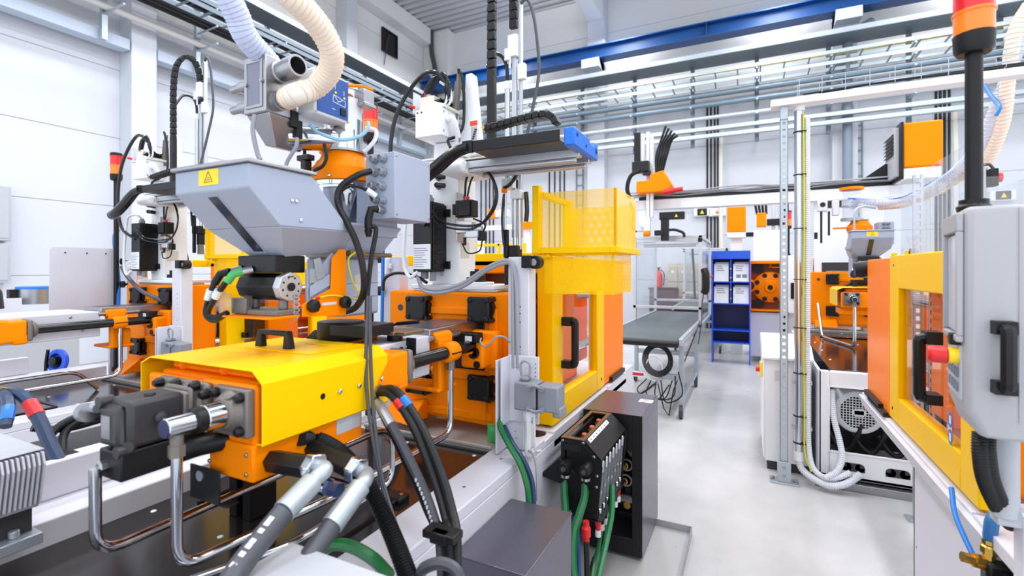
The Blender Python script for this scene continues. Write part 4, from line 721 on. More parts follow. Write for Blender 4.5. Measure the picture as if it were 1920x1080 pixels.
# arm across
tr = O('cable_tray', MB().box(-1.10, -.69, 1.843, 1.847, 2.118, 2.165).box(-1.10, -.69, 1.847, 2.0, 2.118, 2.122).box(-1.15, -1.10, 1.838, 1.86, 2.115, 2.168), BLACKM, rb, .002)
O('black_sleeve', MB().pipe(spline([(-1.12, 1.85, 2.14), (-1.20, 1.85, 2.12), (-1.32, 1.85, 2.05), (-1.42, 1.85, 2.0), (-1.5, 1.86, 1.985)], 8), lambda L: .024+.008*min(1, L/.15), 12), GLOSSB, rb)
rl = O('arm_rail', MB().box(-1.25, -.66, 2.0, 2.04, 2.085, 2.12).box(-1.25, -.66, 2.14, 2.18, 2.085, 2.12).cyl((-1.22, 2.02, 2.075), (-.68, 2.02, 2.075), .012).cyl((-1.22, 2.16, 2.075), (-.68, 2.16, 2.075), .012), ALU, rb, .003)
O('rail_plate', MB().box(-1.30, -.68, 1.99, 2.2, 2.122, 2.13), mat('anodised_plate', (198, 190, 176), .3, .6), rl, .002)
O('rail_carrier', MB().box(-1.36, -1.22, 1.98, 2.2, 2.06, 2.12).cyl((-1.36, 1.97, 2.09), (-1.22, 1.97, 2.09), .03), WHITE, rl, .008)
O('belt_slot', MB().box(-.95, -.72, 2.08, 2.1, 2.085, 2.12), TGREY, rl)
ec = O('end_cap', MB().prism([(-.68, y, z) for y, z in ((1.86, 2.10), (2.2, 2.10), (2.2, 2.175), (2.14, 2.175), (2.13, 2.155), (2.08, 2.155), (2.07, 2.175), (1.86, 2.175))], (.045, 0, 0)), mat('bright_blue_plastic', (14, 108, 214), .4), rb, .006)
O('cap_hole', MB().cyl((-.634, 2.17, 2.14), (-.632, 2.17, 2.14), .012).cyl((-.634, 1.9, 2.15), (-.632, 1.9, 2.15), .008).cyl((-.634, 2.02, 2.13), (-.632, 2.02, 2.13), .006), mat('deep_blue_hole', (8, 50, 110), .5), ec)
def chain(name, pts, wd, par, pitch=.036, hgt=.024):
    """drag chain: one link after another along pts"""
    p = resample(spline(pts, 12), pitch); t = O(name, MB().pipe(p, .009, 6), BLACK, par)
    for a, b in zip(p, p[1:]):
        d = (b-a).normalized(); s_ = V(wd); n = d.cross(s_.normalized()); h = n*hgt/2
        m0, m1 = a+d*pitch*.03, b-d*pitch*.03
        O('chain_link', MB().hexa([m0-s_/2-h, m0+s_/2-h, m0+s_/2+h, m0-s_/2+h, m1-s_/2-h*.85, m1+s_/2-h*.85, m1+s_/2+h*.85, m1-s_/2+h*.85]), BLACK, t, .003, seg=1)
    return t
chain('vertical_chain', [(-1.12, 2.06, 2.52), (-1.12, 2.06, 2.7), (-1.118, 2.06, 2.9), (-1.11, 2.075, 3.06), (-1.10, 2.13, 3.15), (-1.092, 2.19, 3.14), (-1.088, 2.225, 3.05), (-1.088, 2.235, 2.9), (-1.088, 2.235, 2.8)], (.042, 0, 0), rb, .045, .03)
O('chain_channel', MB().box(-1.14, -1.10, 2.045, 2.075, 2.19, 2.53).box(-1.15, -1.03, 2.03, 2.13, 2.175, 2.19).box(-1.04, -1.0, 2.05, 2.12, 2.13, 2.19), BLACKM, rb, .003)
chain('tray_chain', [(-1.06, 1.9, 2.225), (-1.0, 1.9, 2.232), (-.9, 1.9, 2.243), (-.80, 1.9, 2.25), (-.755, 1.9, 2.245), (-.728, 1.9, 2.22), (-.722, 1.9, 2.185)], (0, .05, 0), rb, .033, .03)
O('chain_pin', MB().cyl((-1.06, 1.868, 2.225), (-1.06, 1.874, 2.225), .008), BRASS, rb)
arm = O('vertical_arm', MB().box(-1.095, -1.07, 2.225, 2.25, 1.76, 2.80).box(-1.062, -1.045, 2.235, 2.26, 1.76, 2.96), ALU, rb, .003)
O('piston_tube', MB().cyl((-1.118, 2.225, 2.06), (-1.118, 2.225, 2.52), .014), CHROME, arm)
O('tube_cap', MB().cyl((-1.118, 2.225, 2.52), (-1.118, 2.225, 2.56), .016), WHITE, arm)
O('tube_hose', MB().pipe(spline([(-1.118, 2.225, 2.56), (-1.12, 2.22, 2.63), (-1.135, 2.2, 2.68), (-1.16, 2.15, 2.68), (-1.165, 2.1, 2.6)]), .009, 8), GLOSSB, arm)
O('top_block', MB().box(-1.11, -1.06, 2.21, 2.255, 2.68, 2.79).box(-1.125, -1.095, 2.2, 2.25, 2.66, 2.72).box(-1.06, -1.02, 2.22, 2.25, 2.56, 2.64).cyl((-1.10, 2.215, 2.62), (-1.10, 2.215, 2.70), .006), WHITE, arm, .003)
O('side_hose', MB().pipe(spline([(-1.05, 2.24, 2.95), (-1.02, 2.24, 2.97), (-.985, 2.24, 2.90), (-.96, 2.24, 2.75), (-.95, 2.24, 2.58), (-.975, 2.22, 2.40), (-1.0, 2.2, 2.25), (-1.01, 2.18, 2.14)], 8), .0085, 8), CABLED, arm)
O('wrist_block', MB().box(-1.135, -1.07, 2.19, 2.27, 2.01, 2.06).box(-1.09, -1.035, 2.2, 2.26, 1.955, 2.0), WHITE, arm, .004)
O('orange_sensor', MB().box(-1.13, -1.105, 2.18, 2.2, 1.985, 2.01), ORANGE, arm, .002)
O('rod', MB().cyl((-1.118, 2.2, 1.70), (-1.118, 2.2, 2.0), .006).cyl((-1.08, 2.235, 1.7), (-1.08, 2.235, 2.0), .012).cyl((-1.055, 2.24, 1.7), (-1.055, 2.24, 2.0), .01), CHROME, arm)
O('wrist_hose', MB().pipe(spline([(-1.12, 2.19, 2.01), (-1.08, 2.17, 2.02), (-1.05, 2.17, 2.05), (-1.04, 2.19, 2.085)]), .009, 8).pipe(spline([(-1.12, 2.19, 1.98), (-1.13, 2.19, 1.85), (-1.12, 2.19, 1.72)]), .007, 8).pipe(spline([(-1.02, 2.24, 1.99), (-1.015, 2.24, 1.9), (-1.02, 2.24, 1.84)]), .012, 8), GLOSSB, arm)
O('gripper', MB().box(-1.115, -1.05, 2.2, 2.26, 1.66, 1.72).box(-1.125, -1.10, 2.19, 2.21, 1.66, 1.80).box(-1.10, -1.06, 2.21, 2.25, 1.58, 1.66).box(-1.12, -1.10, 2.19, 2.21, 1.52, 1.66), BLACKM, arm, .004)
O('gripper_jaw', MB().prism([(-1.09, 2.21, 1.585), (-1.06, 2.21, 1.585), (-1.05, 2.21, 1.51), (-1.09, 2.21, 1.51)], (0, .03, 0)), TGREY, arm, .002)
# ================================================================== PIPES, HOSES AND CABINETS ON THE MACHINE
def sp_pipe(name, pts, r, m, label, cat='pipe', group=None): return solo(name, MB().pipe(elbow(pts, .06, 8), r, 12), m, label, cat, group)
REG['pipe_a'] = sp_pipe('steel_pipe', [(-1.385, .595, 1.13), (-1.385, .595, .925), (-1.40, 1.62, .92), (-1.40, 1.74, .78)], .0125, CHROME, 'bent steel pipe from the black valve block under the hydraulic motor')
REG['pipe_b'] = sp_pipe('steel_pipe', [(-1.2, .672, 1.175), (-1.2, .672, .90), (-1.15, 1.1, .90), (-1.15, 1.748, .90), (-1.15, 1.748, 1.22)], .0125, CHROME, 'bent steel pipe from the chrome piston cylinder to the orange rod clamp')
solo('pipe_nut', MB().cyl((-1.15, 1.748, 1.17), (-1.15, 1.748, 1.215), .019, n=6), TGREY, 'hexagonal pipe nut on the steel pipe under the orange rod clamp', 'nut')
REG['pipe_c'] = sp_pipe('steel_pipe', [(-1.09, 1.3, 1.06), (-1.09, 1.3, .88), (-1.09, .9, .87), (-1.2, .6, .88)], .009, CHROME, 'thin steel pipe lying under the flexible black hoses')
def big_hose(sy, sz, tip, pts, label, hl):
    a = V((-1.131, sy, sz)); b = V(tip)
    h = T('hydraulic_hose', label, 'hose', a)
    O('extension_sleeve', MB().cyl(a, a.lerp(b, .86), .030, n=6), BLACKM, h, .002)
    O('union_nut', MB().cyl(a.lerp(b, .84), b, .037, n=6), CHROME, h, .003)
    p = [V(q) for q in pts]; e = spline([b-(b-a)*.1, b+(b-a).normalized()*.022, p[0]+(p[0]-p[1])*.15, p[0]], 8)
    O('elbow', MB().pipe(e, .0195, 14), GALV, h)
    O('ferrule', MB().pipe([p[0], p[0].lerp(p[1], .12), p[0].lerp(p[1], .13), p[1]], .027, 14), GALV, h, .001)
    O('rubber_hose', MB().pipe(spline(p[1:], 8), .0245, 14), CABLED, h)
    pr = MB(); d = (p[2]-p[1]).normalized()
    up = V((.3, -.6, .75)); up = (up-d*up.dot(d)).normalized(); sd = d.cross(up)
    for i in range(hl):
        c = p[1]+d*(.022+.017*i+.006*(i % 3 == 0))+up*.0247
        q4 = [c-sd*.006, c+d*.010-sd*.006, c+d*.010+sd*.006, c+sd*.006]; pr.hexa(q4+[q+up*.0004 for q in q4])
    if hl: O('printed_marks', pr, PAPER, h)
big_hose(.87, 1.095, at(597, 878, Y=.87), [at(585, 905, D=1.16), at(532, 960, D=1.08), at(452, 1060, D=.98), at(405, 1140, D=.9)], 'thick black hydraulic hose with white print, nearer of the two on chrome elbows', 7)
big_hose(1.0, 1.085, at(676, 884, Y=1.0), [at(676, 912, D=1.24), at(622, 985, D=1.15), at(560, 1075, D=1.05), at(520, 1140, D=.98)], 'thick black hydraulic hose without print, farther of the two on chrome elbows', 0)
nt = T('blue_plug', 'small bluish hexagon plug behind the two chrome hose elbows', 'plug', at(632, 918, D=1.3))
c = at(632, 918, D=1.3); O('hexagon', MB().cyl(c+V((-.03, 0, 0)), c+V((.01, 0, 0)), .02, n=6), mat('blue_zinc', (96, 120, 176), .3, .8), nt); O('collar', MB().cyl(c+V((-.05, 0, 0)), c+V((-.03, 0, 0)), .024, n=12), CHROME, nt)
solo('corrugated_hose', corr([at(560, 820, X=-1.13), at(590, 822, D=1.42), at(640, 850, D=1.38), at(690, 910, D=1.32), at(730, 990, D=1.25), at(765, 1080, D=1.15), at(775, 1120, D=1.1)], .021, .008), BLACK, 'thick black corrugated hose leaving the orange carriage below the yellow cover', 'hose')
BG = 'black hoses gathered in the clamp beside the frame'
hb = [([(700, 745), (718, 770), (752, 830), (795, 920), (818, 985), (825, 1010), (830, 1090)], .0145, 'black hose with a silver end sleeve hanging beside the yellow cover', CABLED),
      ([(706, 735), (735, 742), (775, 800), (815, 900), (836, 970), (842, 1005), (846, 1090)], .0135, 'black hose with a red ring hanging beside the yellow cover', RUBBER),
      ([(714, 730), (745, 735), (790, 800), (828, 890), (848, 960), (856, 1005), (856, 1090)], .0135, 'black hose with a blue ring hanging beside the yellow cover', RUBBER)]
for i, (pts, r, l, m) in enumerate(hb):
    n = len(pts); p = [at(x, y, D=1.62-.36*k/(n-1)) for k, (x, y) in enumerate(pts)]; t = T('hanging_hose', l, 'hose', p[0], BG)
    O('rubber_hose', MB().pipe(spline(p, 8), r, 10), m, t)
    if i == 0:
        O('end_sleeve', MB().pipe(spline(p, 8)[4:13], r*1.12, 10), ALU, t)
        sp_ = MB(); ps = resample(spline(p, 8)[22:33], .014)
        for q in ps: sp_.cbox(q+V((0, -r, .003)), .006, .002, .01)
        O('printed_marks', sp_, PAPER, t)
    else:
        O('colour_ring', MB().pipe(spline(p, 8)[10:13], r*1.15, 10), (RED, TUBEB)[i-1], t)
        O('brass_fitting', MB().lathe(p[0]+V((-.05, 0, 0)), p[1]-p[0]+V((.03, 0, 0)), [(0, .017), (.02, .017), (.022, .021), (.035, .021), (.037, .016), (.06, .016)], 8), mat('copper_steel_fitting', (190, 160, 140), .28, .9), t)
solo('corrugated_hose', corr([at(712, 765, D=1.63), at(750, 840, D=1.58), at(785, 915, D=1.48), at(812, 975, D=1.4), at(838, 1010, D=1.32), at(840, 1100, D=1.2)], .013, .006), BLACK, 'thin black corrugated hose running within the hanging hose bundle', 'hose')
hc = at(830, 1000, D=1.3)
solo('hose_clamp', MB().cbox(hc, .10, .05, .022).cbox(hc+V((0, -.012, -.004)), .05, .03, .03), BLACK, 'black plastic clamp holding the hanging black hoses together', 'clamp', bev=.004)
# dark thin cables coming down from the doser
for i, dx in enumerate((0, 10)):
    hose('thin_cable', [at(x+dx*s_, y, D=d) for x, y, d, s_ in ((690, 555, 1.6, .4), (688, 620, 1.58, .6), (686, 700, 1.56, 1), (694, 790, 1.52, .8), (712, 890, 1.46, .3), (735, 980, 1.38, .6), (768, 1090, 1.25, 1))], .006, CABLED, ('thin dark cable hanging from the doser past the yellow cover, nearer the motor', 'thin dark cable hanging from the doser past the yellow cover, nearer the platen')[i], 'cable', 'thin dark cables hanging past the yellow cover')
REG['gland_cable'] = hose('gland_cable', [(-1.185, 1.30, 1.94), at(672, 328, D=1.66), at(640, 350, D=1.64), at(633, 380, D=1.62), at(652, 420, D=1.6), at(668, 455, D=1.6), at(680, 500, D=1.6), at(682, 545, D=1.62), at(668, 575, D=1.66), at(645, 585, D=1.7)], .011, BLACKM, 'thick black cable looping from a gland of the grey junction box down to the doser', 'cable')
hose('gland_cable', [(-1.178, 1.30, 1.84), at(690, 358, D=1.68), at(660, 348, D=1.65), at(638, 362, D=1.64), at(640, 390, D=1.64)], .006, BLACKM, 'thin black cable with white tag looping from the lowest gland of the grey junction box', 'cable')
solo('cable_tag', MB().pipe([at(688, 356, D=1.675), at(705, 368, D=1.69)], .011, 8), PAPER, 'white tag on the thin black cable at the grey junction box', 'tag')
hose('plug_cable', [(-1.172, 1.274, 1.745), at(705, 430, D=1.68), at(697, 480, D=1.66), at(690, 540, D=1.63), at(688, 600, D=1.62)], .0085, BLACKM, 'black cable falling straight from the angled plug of the grey junction box', 'cable')
for pts, l, r, m, d in (([(557, 258), (555, 275), (540, 300), (535, 315)], 'grey cable drooping from the black clip of the loader to the hopper lid', .006, CABLEG, 1.55), ([(478, 215), (474, 245), (482, 285), (488, 300)], 'grey cable hanging from the steel separator to the hopper lid', .007, CABLEG, 1.5), ([(572, 265), (571, 290), (569, 320)], 'thin black cable hanging straight behind the hopper', .006, BLACKM, 1.75), ([(608, 270), (612, 295), (604, 312), (588, 320)], 'black cable curling from the loader to the orange housing', .006, BLACKM, 1.68), ([(580, 235), (600, 250), (640, 262), (675, 255), (690, 240), (690, 228)], 'pale blue air tube sagging below the blue panel box', .006, mat('pale_blue_tube', (150, 200, 225), .25), 1.66), ([(686, 240), (704, 245), (703, 262), (690, 278), (682, 285)], 'white air hose bent beside the vacuum loader', .008, CABLEW, 1.8)):
    hose('loader_cable', [at(x, y, D=d) for x, y in pts], r, m, l, 'cable')
# the two big conveying hoses
def spiral_hose(label, pts, r, pitch, m, ribm, ribr):
    p = resample(spline([V(q) for q in pts], 20), pitch/12); t = T('conveying_hose', label, 'hose', p[0])
    O('hose_wall', MB().pipe(p[::4], r, 20), m, t)
    t0 = (p[1]-p[0]).normalized(); u = t0.orthogonal().normalized(); rib = []
    for k, c in enumerate(p):
        d = (p[min(k+3, len(p)-1)]-p[max(k-3, 0)]).normalized(); u = (u-d*u.dot(d)).normalized(); w_ = d.cross(u); a = 2*math.pi*k/12
        rib.append(c+(u*math.cos(a)+w_*math.sin(a))*(r+ribr*.5))
    O('spiral_wire', MB().pipe(rib, ribr, 5), ribm, t); return t
spiral_hose('cream spiral conveying hose arching down into the steel separator', [(-1.33, 1.075, 2.143), (-1.27, 1.07, 2.15), at(590, 165, D=1.56), at(617, 135, D=1.52), at(622, 98, D=1.46), at(605, 60, D=1.4), at(575, 22, D=1.33), at(535, -15, D=1.26), at(480, -60, D=1.2)], .034, .0155, HOSECR, HOSERIB, .0016)
spiral_hose('clear bluish wire-wound conveying hose standing on top of the steel separator', [(-1.412, 1.08, 2.27), at(462, 70, D=1.5), at(445, 30, D=1.46), at(425, -10, D=1.42), at(400, -60, D=1.38)], .036, .013, HOSECL, mat('hose_wire', (170, 176, 206), .3), .0014)
hose('blue_air_tube', [at(475, 62, D=1.56), at(465, 35, D=1.52), at(455, 0, D=1.48), at(445, -40, D=1.44)], .006, TUBEB, 'bright blue air tube running up beside the clear conveying hose', 'tube')
# grey cable pair over the platen to the post
for i, o in enumerate((0, .016)):
    hose('post_cable', [V((-1.53, 2.02, 1.56)), V((-1.47, 1.99, 1.51-o)), V((-1.36, 1.98, 1.50-o)), at(870, 530+i*6, Y=1.99), at(908, 505+i*5, Y=1.98), at(940, 490+i*5, Y=1.97), at(958, 492+i*3, Y=1.965), at(967-i*6, 520, Y=1.96), at(970-i*8, 600, Y=1.96), at(971-i*8, 690, Y=1.96)], .0095, CABLEG, ('thick grey cable over the orange platen and down the white post, upper of the pair', 'thick grey cable over the orange platen and down the white post, lower of the pair')[i], 'cable')
hose('sensor_cable', [(-1.10, 1.92, 1.285), (-1.09, 1.9, 1.27), at(912, 650, Y=1.88), at(930, 632, Y=1.88), at(945, 632, Y=1.9), at(956, 642, Y=1.94)], .0045, CABLEG, 'thin grey cable curling from the limit switch to the white post', 'cable')
hose('rear_black_cable', [at(718, 545, D=2.5), at(722, 522, D=2.5), at(745, 512, D=2.5), at(780, 518, D=2.5), at(800, 530, D=2.45)], .008, BLACKM, 'black cable arching from the grey post towards the robot control box', 'cable')
hose('rear_blue_tube', [at(719, 430, D=2.62), at(718, 500, D=2.62), at(717, 560, D=2.62), at(716, 620, D=2.62)], .009, TUBEB, 'bright blue tube running straight down behind the doser', 'tube')
hose('green_hose', [at(940, 775, D=2.2), at(938, 800, D=2.1), at(955, 835, D=2.03), at(975, 870, D=2.0), at(988, 910, D=1.98), at(992, 950, D=1.97)], .013, GREEN, 'green hose dropping over the grey rail behind the connector channel', 'hose')
hose('dark_blue_hose', [at(945, 800, D=2.14), at(960, 830, D=2.06), at(982, 865, D=2.02), at(997, 905, D=2.0), at(1000, 955, D=1.97)], .012, HOSEB, 'dark blue hose dropping over the grey rail beside the green one', 'hose')
hose('grey_hose', [at(985, 842, D=2.1), at(998, 850, D=2.07), at(1006, 875, D=2.04), at(1008, 940, D=2.0)], .006, CABLEG, 'thin grey hose curving over the grey rail edge', 'hose')
solo('green_button', MB().lathe((-1.065, 2.0, .84), (0, -1, 0), [(0, .03), (.015, .03), (.02, .02)], 16).box(-1.11, -1.04, 2.0, 2.012, .79, .87), GREENP, 'round green plug on the pale plate beside the connector channel', 'plug')
# steel cabinet at the front
gc = T('steel_cabinet', 'low plain dark steel cabinet standing against the grey frame, near the hanging hoses', 'cabinet', (-.75, 1.57, 0))
O('body', MB().box(-.878, -.62, 1.357, 1.785, 0, .655), DSTEEL, gc, .004); O('lid', MB().box(-.88, -.617, 1.354, 1.787, .655, .66), DSTEEL, gc, .003)
lg = T('light_grey_cabinet', 'light grey cabinet top showing at the bottom edge below the thick hoses', 'cabinet', (-.77, .5, 0))
O('body', MB().box(-.938, -.55, .2, .77, 0, .96), MGREY, lg, .006); O('lid', MB().box(-.948, -.54, .19, .78, .96, .975), MGREY, lg, .006)
O('printed_sign', MB().box(-.80, -.76, .60, .62, .975, .976).box(-.752, -.74, .60, .62, .975, .976), mat('blue_print', (40, 56, 110), .5), lg)
hose('green_arc_hose', [at(600, 1035, D=1.3), at(625, 1022, D=1.3), at(660, 1025, D=1.28), at(700, 1048, D=1.25), at(730, 1080, D=1.2)], .016, GREEN, 'green hose arching up behind the light grey cabinet', 'hose')
# ---- water manifold
wm = T('water_manifold', 'black water manifold with a row of glass flow tubes hung on the grey frame', 'manifold', (-.71, 2.4, .44))
mx0, mx1, my0, my1 = -.80, -.60, 2.15, 2.63
endp = [(-.80, .812), (-.685, .812), (-.605, .735), (-.60, .70), (-.625, .45), (-.74, .45), (-.80, .68)]
fr = O('end_plate', MB().prism([(x, my0, z) for x, z in endp], (0, .006, 0)), BLACKM, wm, .002)
O('end_plate', MB().prism([(x, my1-.006, z) for x, z in endp], (0, .006, 0)), BLACKM, wm, .002)
O('end_slot', MB().box(-.785, -.70, my0-.001, my0, .755, .785), mat('slot_dark', (12, 12, 14), .6), fr)
O('screw', screws(MB(), [(-.79, my0, .798), (-.69, my0, .80), (-.64, my0, .745), (-.625, my0, .66), (-.628, my0, .61)], (0, -1, 0), .007, .004), STEEL, fr)
O('top_frame', MB().frame('z', .806, -.80, -.685, my0, my1, (.018, .018, .03, .03), .006), BRONZE, wm, .001)
O('sloping_cover', MB().prism([(-.685, my0, .812), (-.605, my0, .735), (-.61, my0, .731), (-.688, my0, .807)], (0, my1-my0, 0)), BLACKM, wm, .001)
O('scale_strip', MB().prism([(-.68, my0+.03, .8085), (-.665, my0+.03, .794), (-.665, my0+.03, .7945), (-.6795, my0+.03, .809)], (0, .33, 0)), PAPER, wm)
sc = MB()
for i in range(7): sc.cbox((-.6715, my0+.06+i*.045, .8012), .004, .006, .004)
O('scale_numbers', sc, INK, wm)
O('lower_shelf', MB().box(-.66, -.605, my0, my1, .455, .461).box(-.78, -.77, my0, my1, .45, .79).box(-.77, -.65, my0+.02, my1, .47, .74), BLACKM, wm, .001)
for i in range(7):
    y = my0+.05+i*.063
    ft = O('flow_tube', MB().cyl((-.63, y, .475), (-.613, y, .70), .008, n=12), TUBECL, wm)
    O('tube_cap', MB().lathe((-.63, y, .461), (.07, 0, 1), [(0, .0105), (.03, .0105), (.032, .008)], 12).lathe((-.616, y, .665), (.07, 0, 1), [(0, .009), (.045, .0095), (.052, .006)], 12), CHROME, ft)
    O('float', MB().cyl((-.622, y, .56+.01*(i % 3)), (-.6212, y, .575+.01*(i % 3)), .005, n=8), STEEL, ft)
    O('valve_knob', MB().lathe((-.74+.008*(i % 2), y, .755), (0, 0, 1), [(0, .015), (.025, .015), (.03, .01)], 10), BLACK if i % 2 else mat('coral_red_cap', (228, 104, 84), .45), wm)
    O('hose_spigot', MB().cyl((-.635, y, .39), (-.635, y, .455), .011, n=10).cyl((-.635, y, .41), (-.635, y, .43), .014, n=10), BLACK if i % 3 else RED, wm)
    O('hose_tag', MB().cyl((-.635, y, .36), (-.635, y, .39), .0135, n=10), PAPER, wm)
O('hanger', MB().prism([(-.90, 2.13, .62), (-.80, 2.13, .72), (-.72, 2.13, .66), (-.80, 2.13, .6)], (0, .3, 0)), BLACKM, wm, .003)
for i, (px, py) in enumerate(((1056, 880), (1094, 886))):
    c = at(px, py, Y=2.06); O('inlet_plug', MB().lathe(c, (0, 1, 0), [(0, .012), (.004, .024), (.05, .026), (.095, .022)], 18), BLACK, wm); O('plug_screw', MB().cyl(c+V((0, -.004, 0)), c, .011), STEEL, wm)
    O('hose_clip', MB().cyl(c+V((.0, .03, -.045)), c+V((0, .03, -.033)), .021, n=16), STEEL, wm)
def rising(label, pts, r, m, D0, D1): hose('water_hose', [at(x, y, D=D0+(D1-D0)*i/(len(pts)-1)) for i, (x, y) in enumerate(pts)], r, m, label, 'hose')
rising('green braided hose under the frame-side inlet plug of the manifold', [(1058, 893), (1058, 925), (1060, 955), (1062, 990)], .019, GREEN, 2.29, 2.2)
rising('green braided hose curving down from the outer inlet plug of the manifold', [(1096, 898), (1096, 930), (1086, 965), (1076, 1000), (1074, 1050), (1078, 1100)], .019, GREEN, 2.26, 2.05)
rising('green braided hose falling in front of the valve box, tallest of the green hoses', [(1148, 910), (1147, 960), (1138, 1010), (1128, 1055), (1118, 1100)], .014, GREEN, 2.4, 2.1)
rising('green braided hose low behind the red hose coupling', [(1128, 985), (1122, 1025), (1114, 1060), (1108, 1100)], .011, GREEN, 2.4, 2.2)
for i in range(2): rising(('blue striped black hose hanging under the manifold, nearer of two', 'blue striped black hose hanging under the manifold, farther of two')[i], [(1074+9*i, 915), (1074+9*i, 980), (1077+8*i, 1040), (1080+7*i, 1100)], .009, mat('blue_stripe_hose', (34, 72, 140), .35), 2.35, 2.2)
rising('black hose drooping from the manifold spigots', [(1134, 985), (1130, 1020), (1112, 1050), (1104, 1095)], .007, BLACKM, 2.4, 2.25)
rc = T('red_hose_coupling', 'black hose with a red coupling under the corner of the manifold', 'hose', at(1099, 990, D=2.1)); c = at(1099, 990, D=2.12)
O('coupling', MB().lathe(c, (0, 0, -1), [(-.03, .013), (-.01, .013), (0, .02), (.035, .02), (.037, .014), (.06, .014)], 16), RED, rc); O('rubber_hose', MB().pipe(spline([c-V((0, 0, .05)), at(1100, 1040, D=2.1), at(1102, 1110, D=2.05)]), .0125, 10), BLACKM, rc)
# ---- valve box (dark steel cabinet, open to the front)
vb = T('valve_box', 'tall dark steel valve box with an open front and a white sticker on its lid', 'cabinet', (-.69, 2.92, 0))
O('shell', MB().box(-.535, -.527, 2.68, 3.17, .03, .80).box(-.86, -.852, 2.68, 3.17, .03, .80).box(-.852, -.535, 2.68, 3.17, .792, .80).box(-.852, -.535, 3.162, 3.17, .03, .792).box(-.852, -.535, 2.69, 3.162, .03, .038), DSTEEL, vb, .003)
O('front_frame', MB().frame('y', 2.676, -.86, -.527, .03, .80, (.04, .055, .09, .20), .006), BLACKM, vb, .002)  # front painted black in place of the dark reflections on this side
O('rear_wall', MB().box(-.85, -.54, 3.1, 3.11, .10, .6), mat('inner_grey', (120, 124, 128), .5), vb)
stp = at(1213, 752, Z=.801); O('sticker', MB().box(stp.x-.045, stp.x+.035, stp.y-.035, stp.y+.035, .80, .8008), PAPER, vb)
O('sticker_print', MB().box(stp.x-.03, stp.x-.005, stp.y-.03, stp.y-.02, .8008, .8012).box(stp.x-.03, stp.x+.01, stp.y+.01, stp.y+.022, .8008, .8012), mat('purple_print', (150, 50, 110), .5), vb)
for i, (px, py) in enumerate(((1172, 874), (1171, 903), (1186, 849))):
    c = at(px, py, Y=2.78); vk = O('brass_valve', MB().lathe(c, (0, 1, 0), [(-.02, .012), (0, .013), (.001, .018), (.03, .02)], 14), BRASS, vb); O('gauge_ring', MB().lathe(c+V((.004, .02, 0)), (0, 1, 0), [(0, .036), (.006, .036), (.008, .027), (0, .026)], 20), STEEL, vb)
    O('valve_body', MB().cbox(c+V((.02, .09, 0)), .07, .1, .06), BLACKM, vk)
sv = at(1178, 935, Y=2.78)
O('solenoid', MB().cyl(sv+V((-.06, 0, 0)), sv+V((.03, 0, 0)), .027, n=18), STEEL, vb); O('solenoid_cap', MB().cyl(sv+V((.03, 0, 0)), sv+V((.075, 0, 0)), .02, n=14), BLACK, vb); O('connector_nut', MB().cyl(sv+V((0, -.03, -.025)), sv+V((0, -.01, -.025)), .022, n=6), BRASS, vb)
O('valve_row', MB().cbox(sv+V((.02, .06, .09)), .03, .04, .2).cbox(sv+V((.07, .05, .13)), .02, .04, .06).cbox(sv+V((-.05, .05, .1)), .03, .04, .2), BLACK, vb, .004)
O('inner_panel', MB().box(sv.x+.01, sv.x+.085, 2.95, 2.96, sv.z-.03, sv.z+.09), LGREY, vb)
dt = T('drip_tray', 'flat steel drip tray lying on the floor under the valve box', 'tray', (-.6, 2.1, 0))
O('tray_floor', MB().box(-.92, -.32, .9, 3.1, .004, .010), mat('bright_tray_steel', (196, 196, 196), .3, .35), dt); O('rim', MB().frame('z', .004, -.92, -.315, .9, 3.105, .006, .045), STEEL, dt)
# ---- things between the two machines, at the near end
fm = T('finned_drive', 'grey finned heat sink of a drive unit with a plain top, beside the white beam', 'drive unit', (-1.95, .5, .85))
O('housing', MB().box(-2.2, -1.752, .25, .625, .95, 1.11).hexa([(-2.2, .25, 1.11), (-1.72, .25, 1.11), (-1.725, .63, 1.11), (-2.2, .63, 1.11), (-2.2, .25, 1.125), (-1.74, .25, 1.125), (-1.745, .61, 1.125), (-2.2, .61, 1.125)]), MGREY, fm, .003)
for i in range(36):
    y = .262+.0102*i; O('fin', MB().prism([(-1.755, y, .955), (-1.735, y, .965), (-1.708, y, 1.075), (-1.718, y, 1.105), (-1.755, y, 1.105)], (0, .0045, 0)), LGREY, fm)
O('fin_core', MB().box(-2.15, -1.78, .26, .62, .88, .95), DGREY, fm)
O('foot', MB().box(-2.0, -1.74, .5, .63, .85, .88).cyl((-1.77, .58, .88), (-1.77, .58, .90), .012), GALV, fm, .003)
def bl(name, label, pts, r, m, D0, D1, ring=None):
    p = [at(x, y, D=D0+(D1-D0)*i/(len(pts)-1)) for i, (x, y) in enumerate(pts)]; t = T(name, label, 'hose', p[0]); s_ = spline(p, 8); O('rubber_hose', MB().pipe(s_, r, 10), m, t)
    if ring: O('colour_band', MB().pipe(s_[ring[0]:ring[1]], r*1.08, 10), ring[2], t)
    O('end_fitting', MB().lathe(p[0], p[0]-p[1], [(0, r*1.2), (.02, r*1.2), (.022, r*.8), (.04, r*.8)], 8), BRASS, t); return t
bl('striped_hose', 'blue-black hose with a red band arching over the white beam', [(8, 738), (30, 738), (52, 752), (75, 790), (95, 835), (112, 868)], .021, HOSEB, 1.75, 1.62, (17, 23, RED))
bl('striped_hose', 'blue-black hose with a light blue band bending down beside the finned drive', [(4, 738), (14, 748), (16, 770), (10, 800)], .017, HOSEB, 1.7, 1.6, (14, 22, TUBEB))
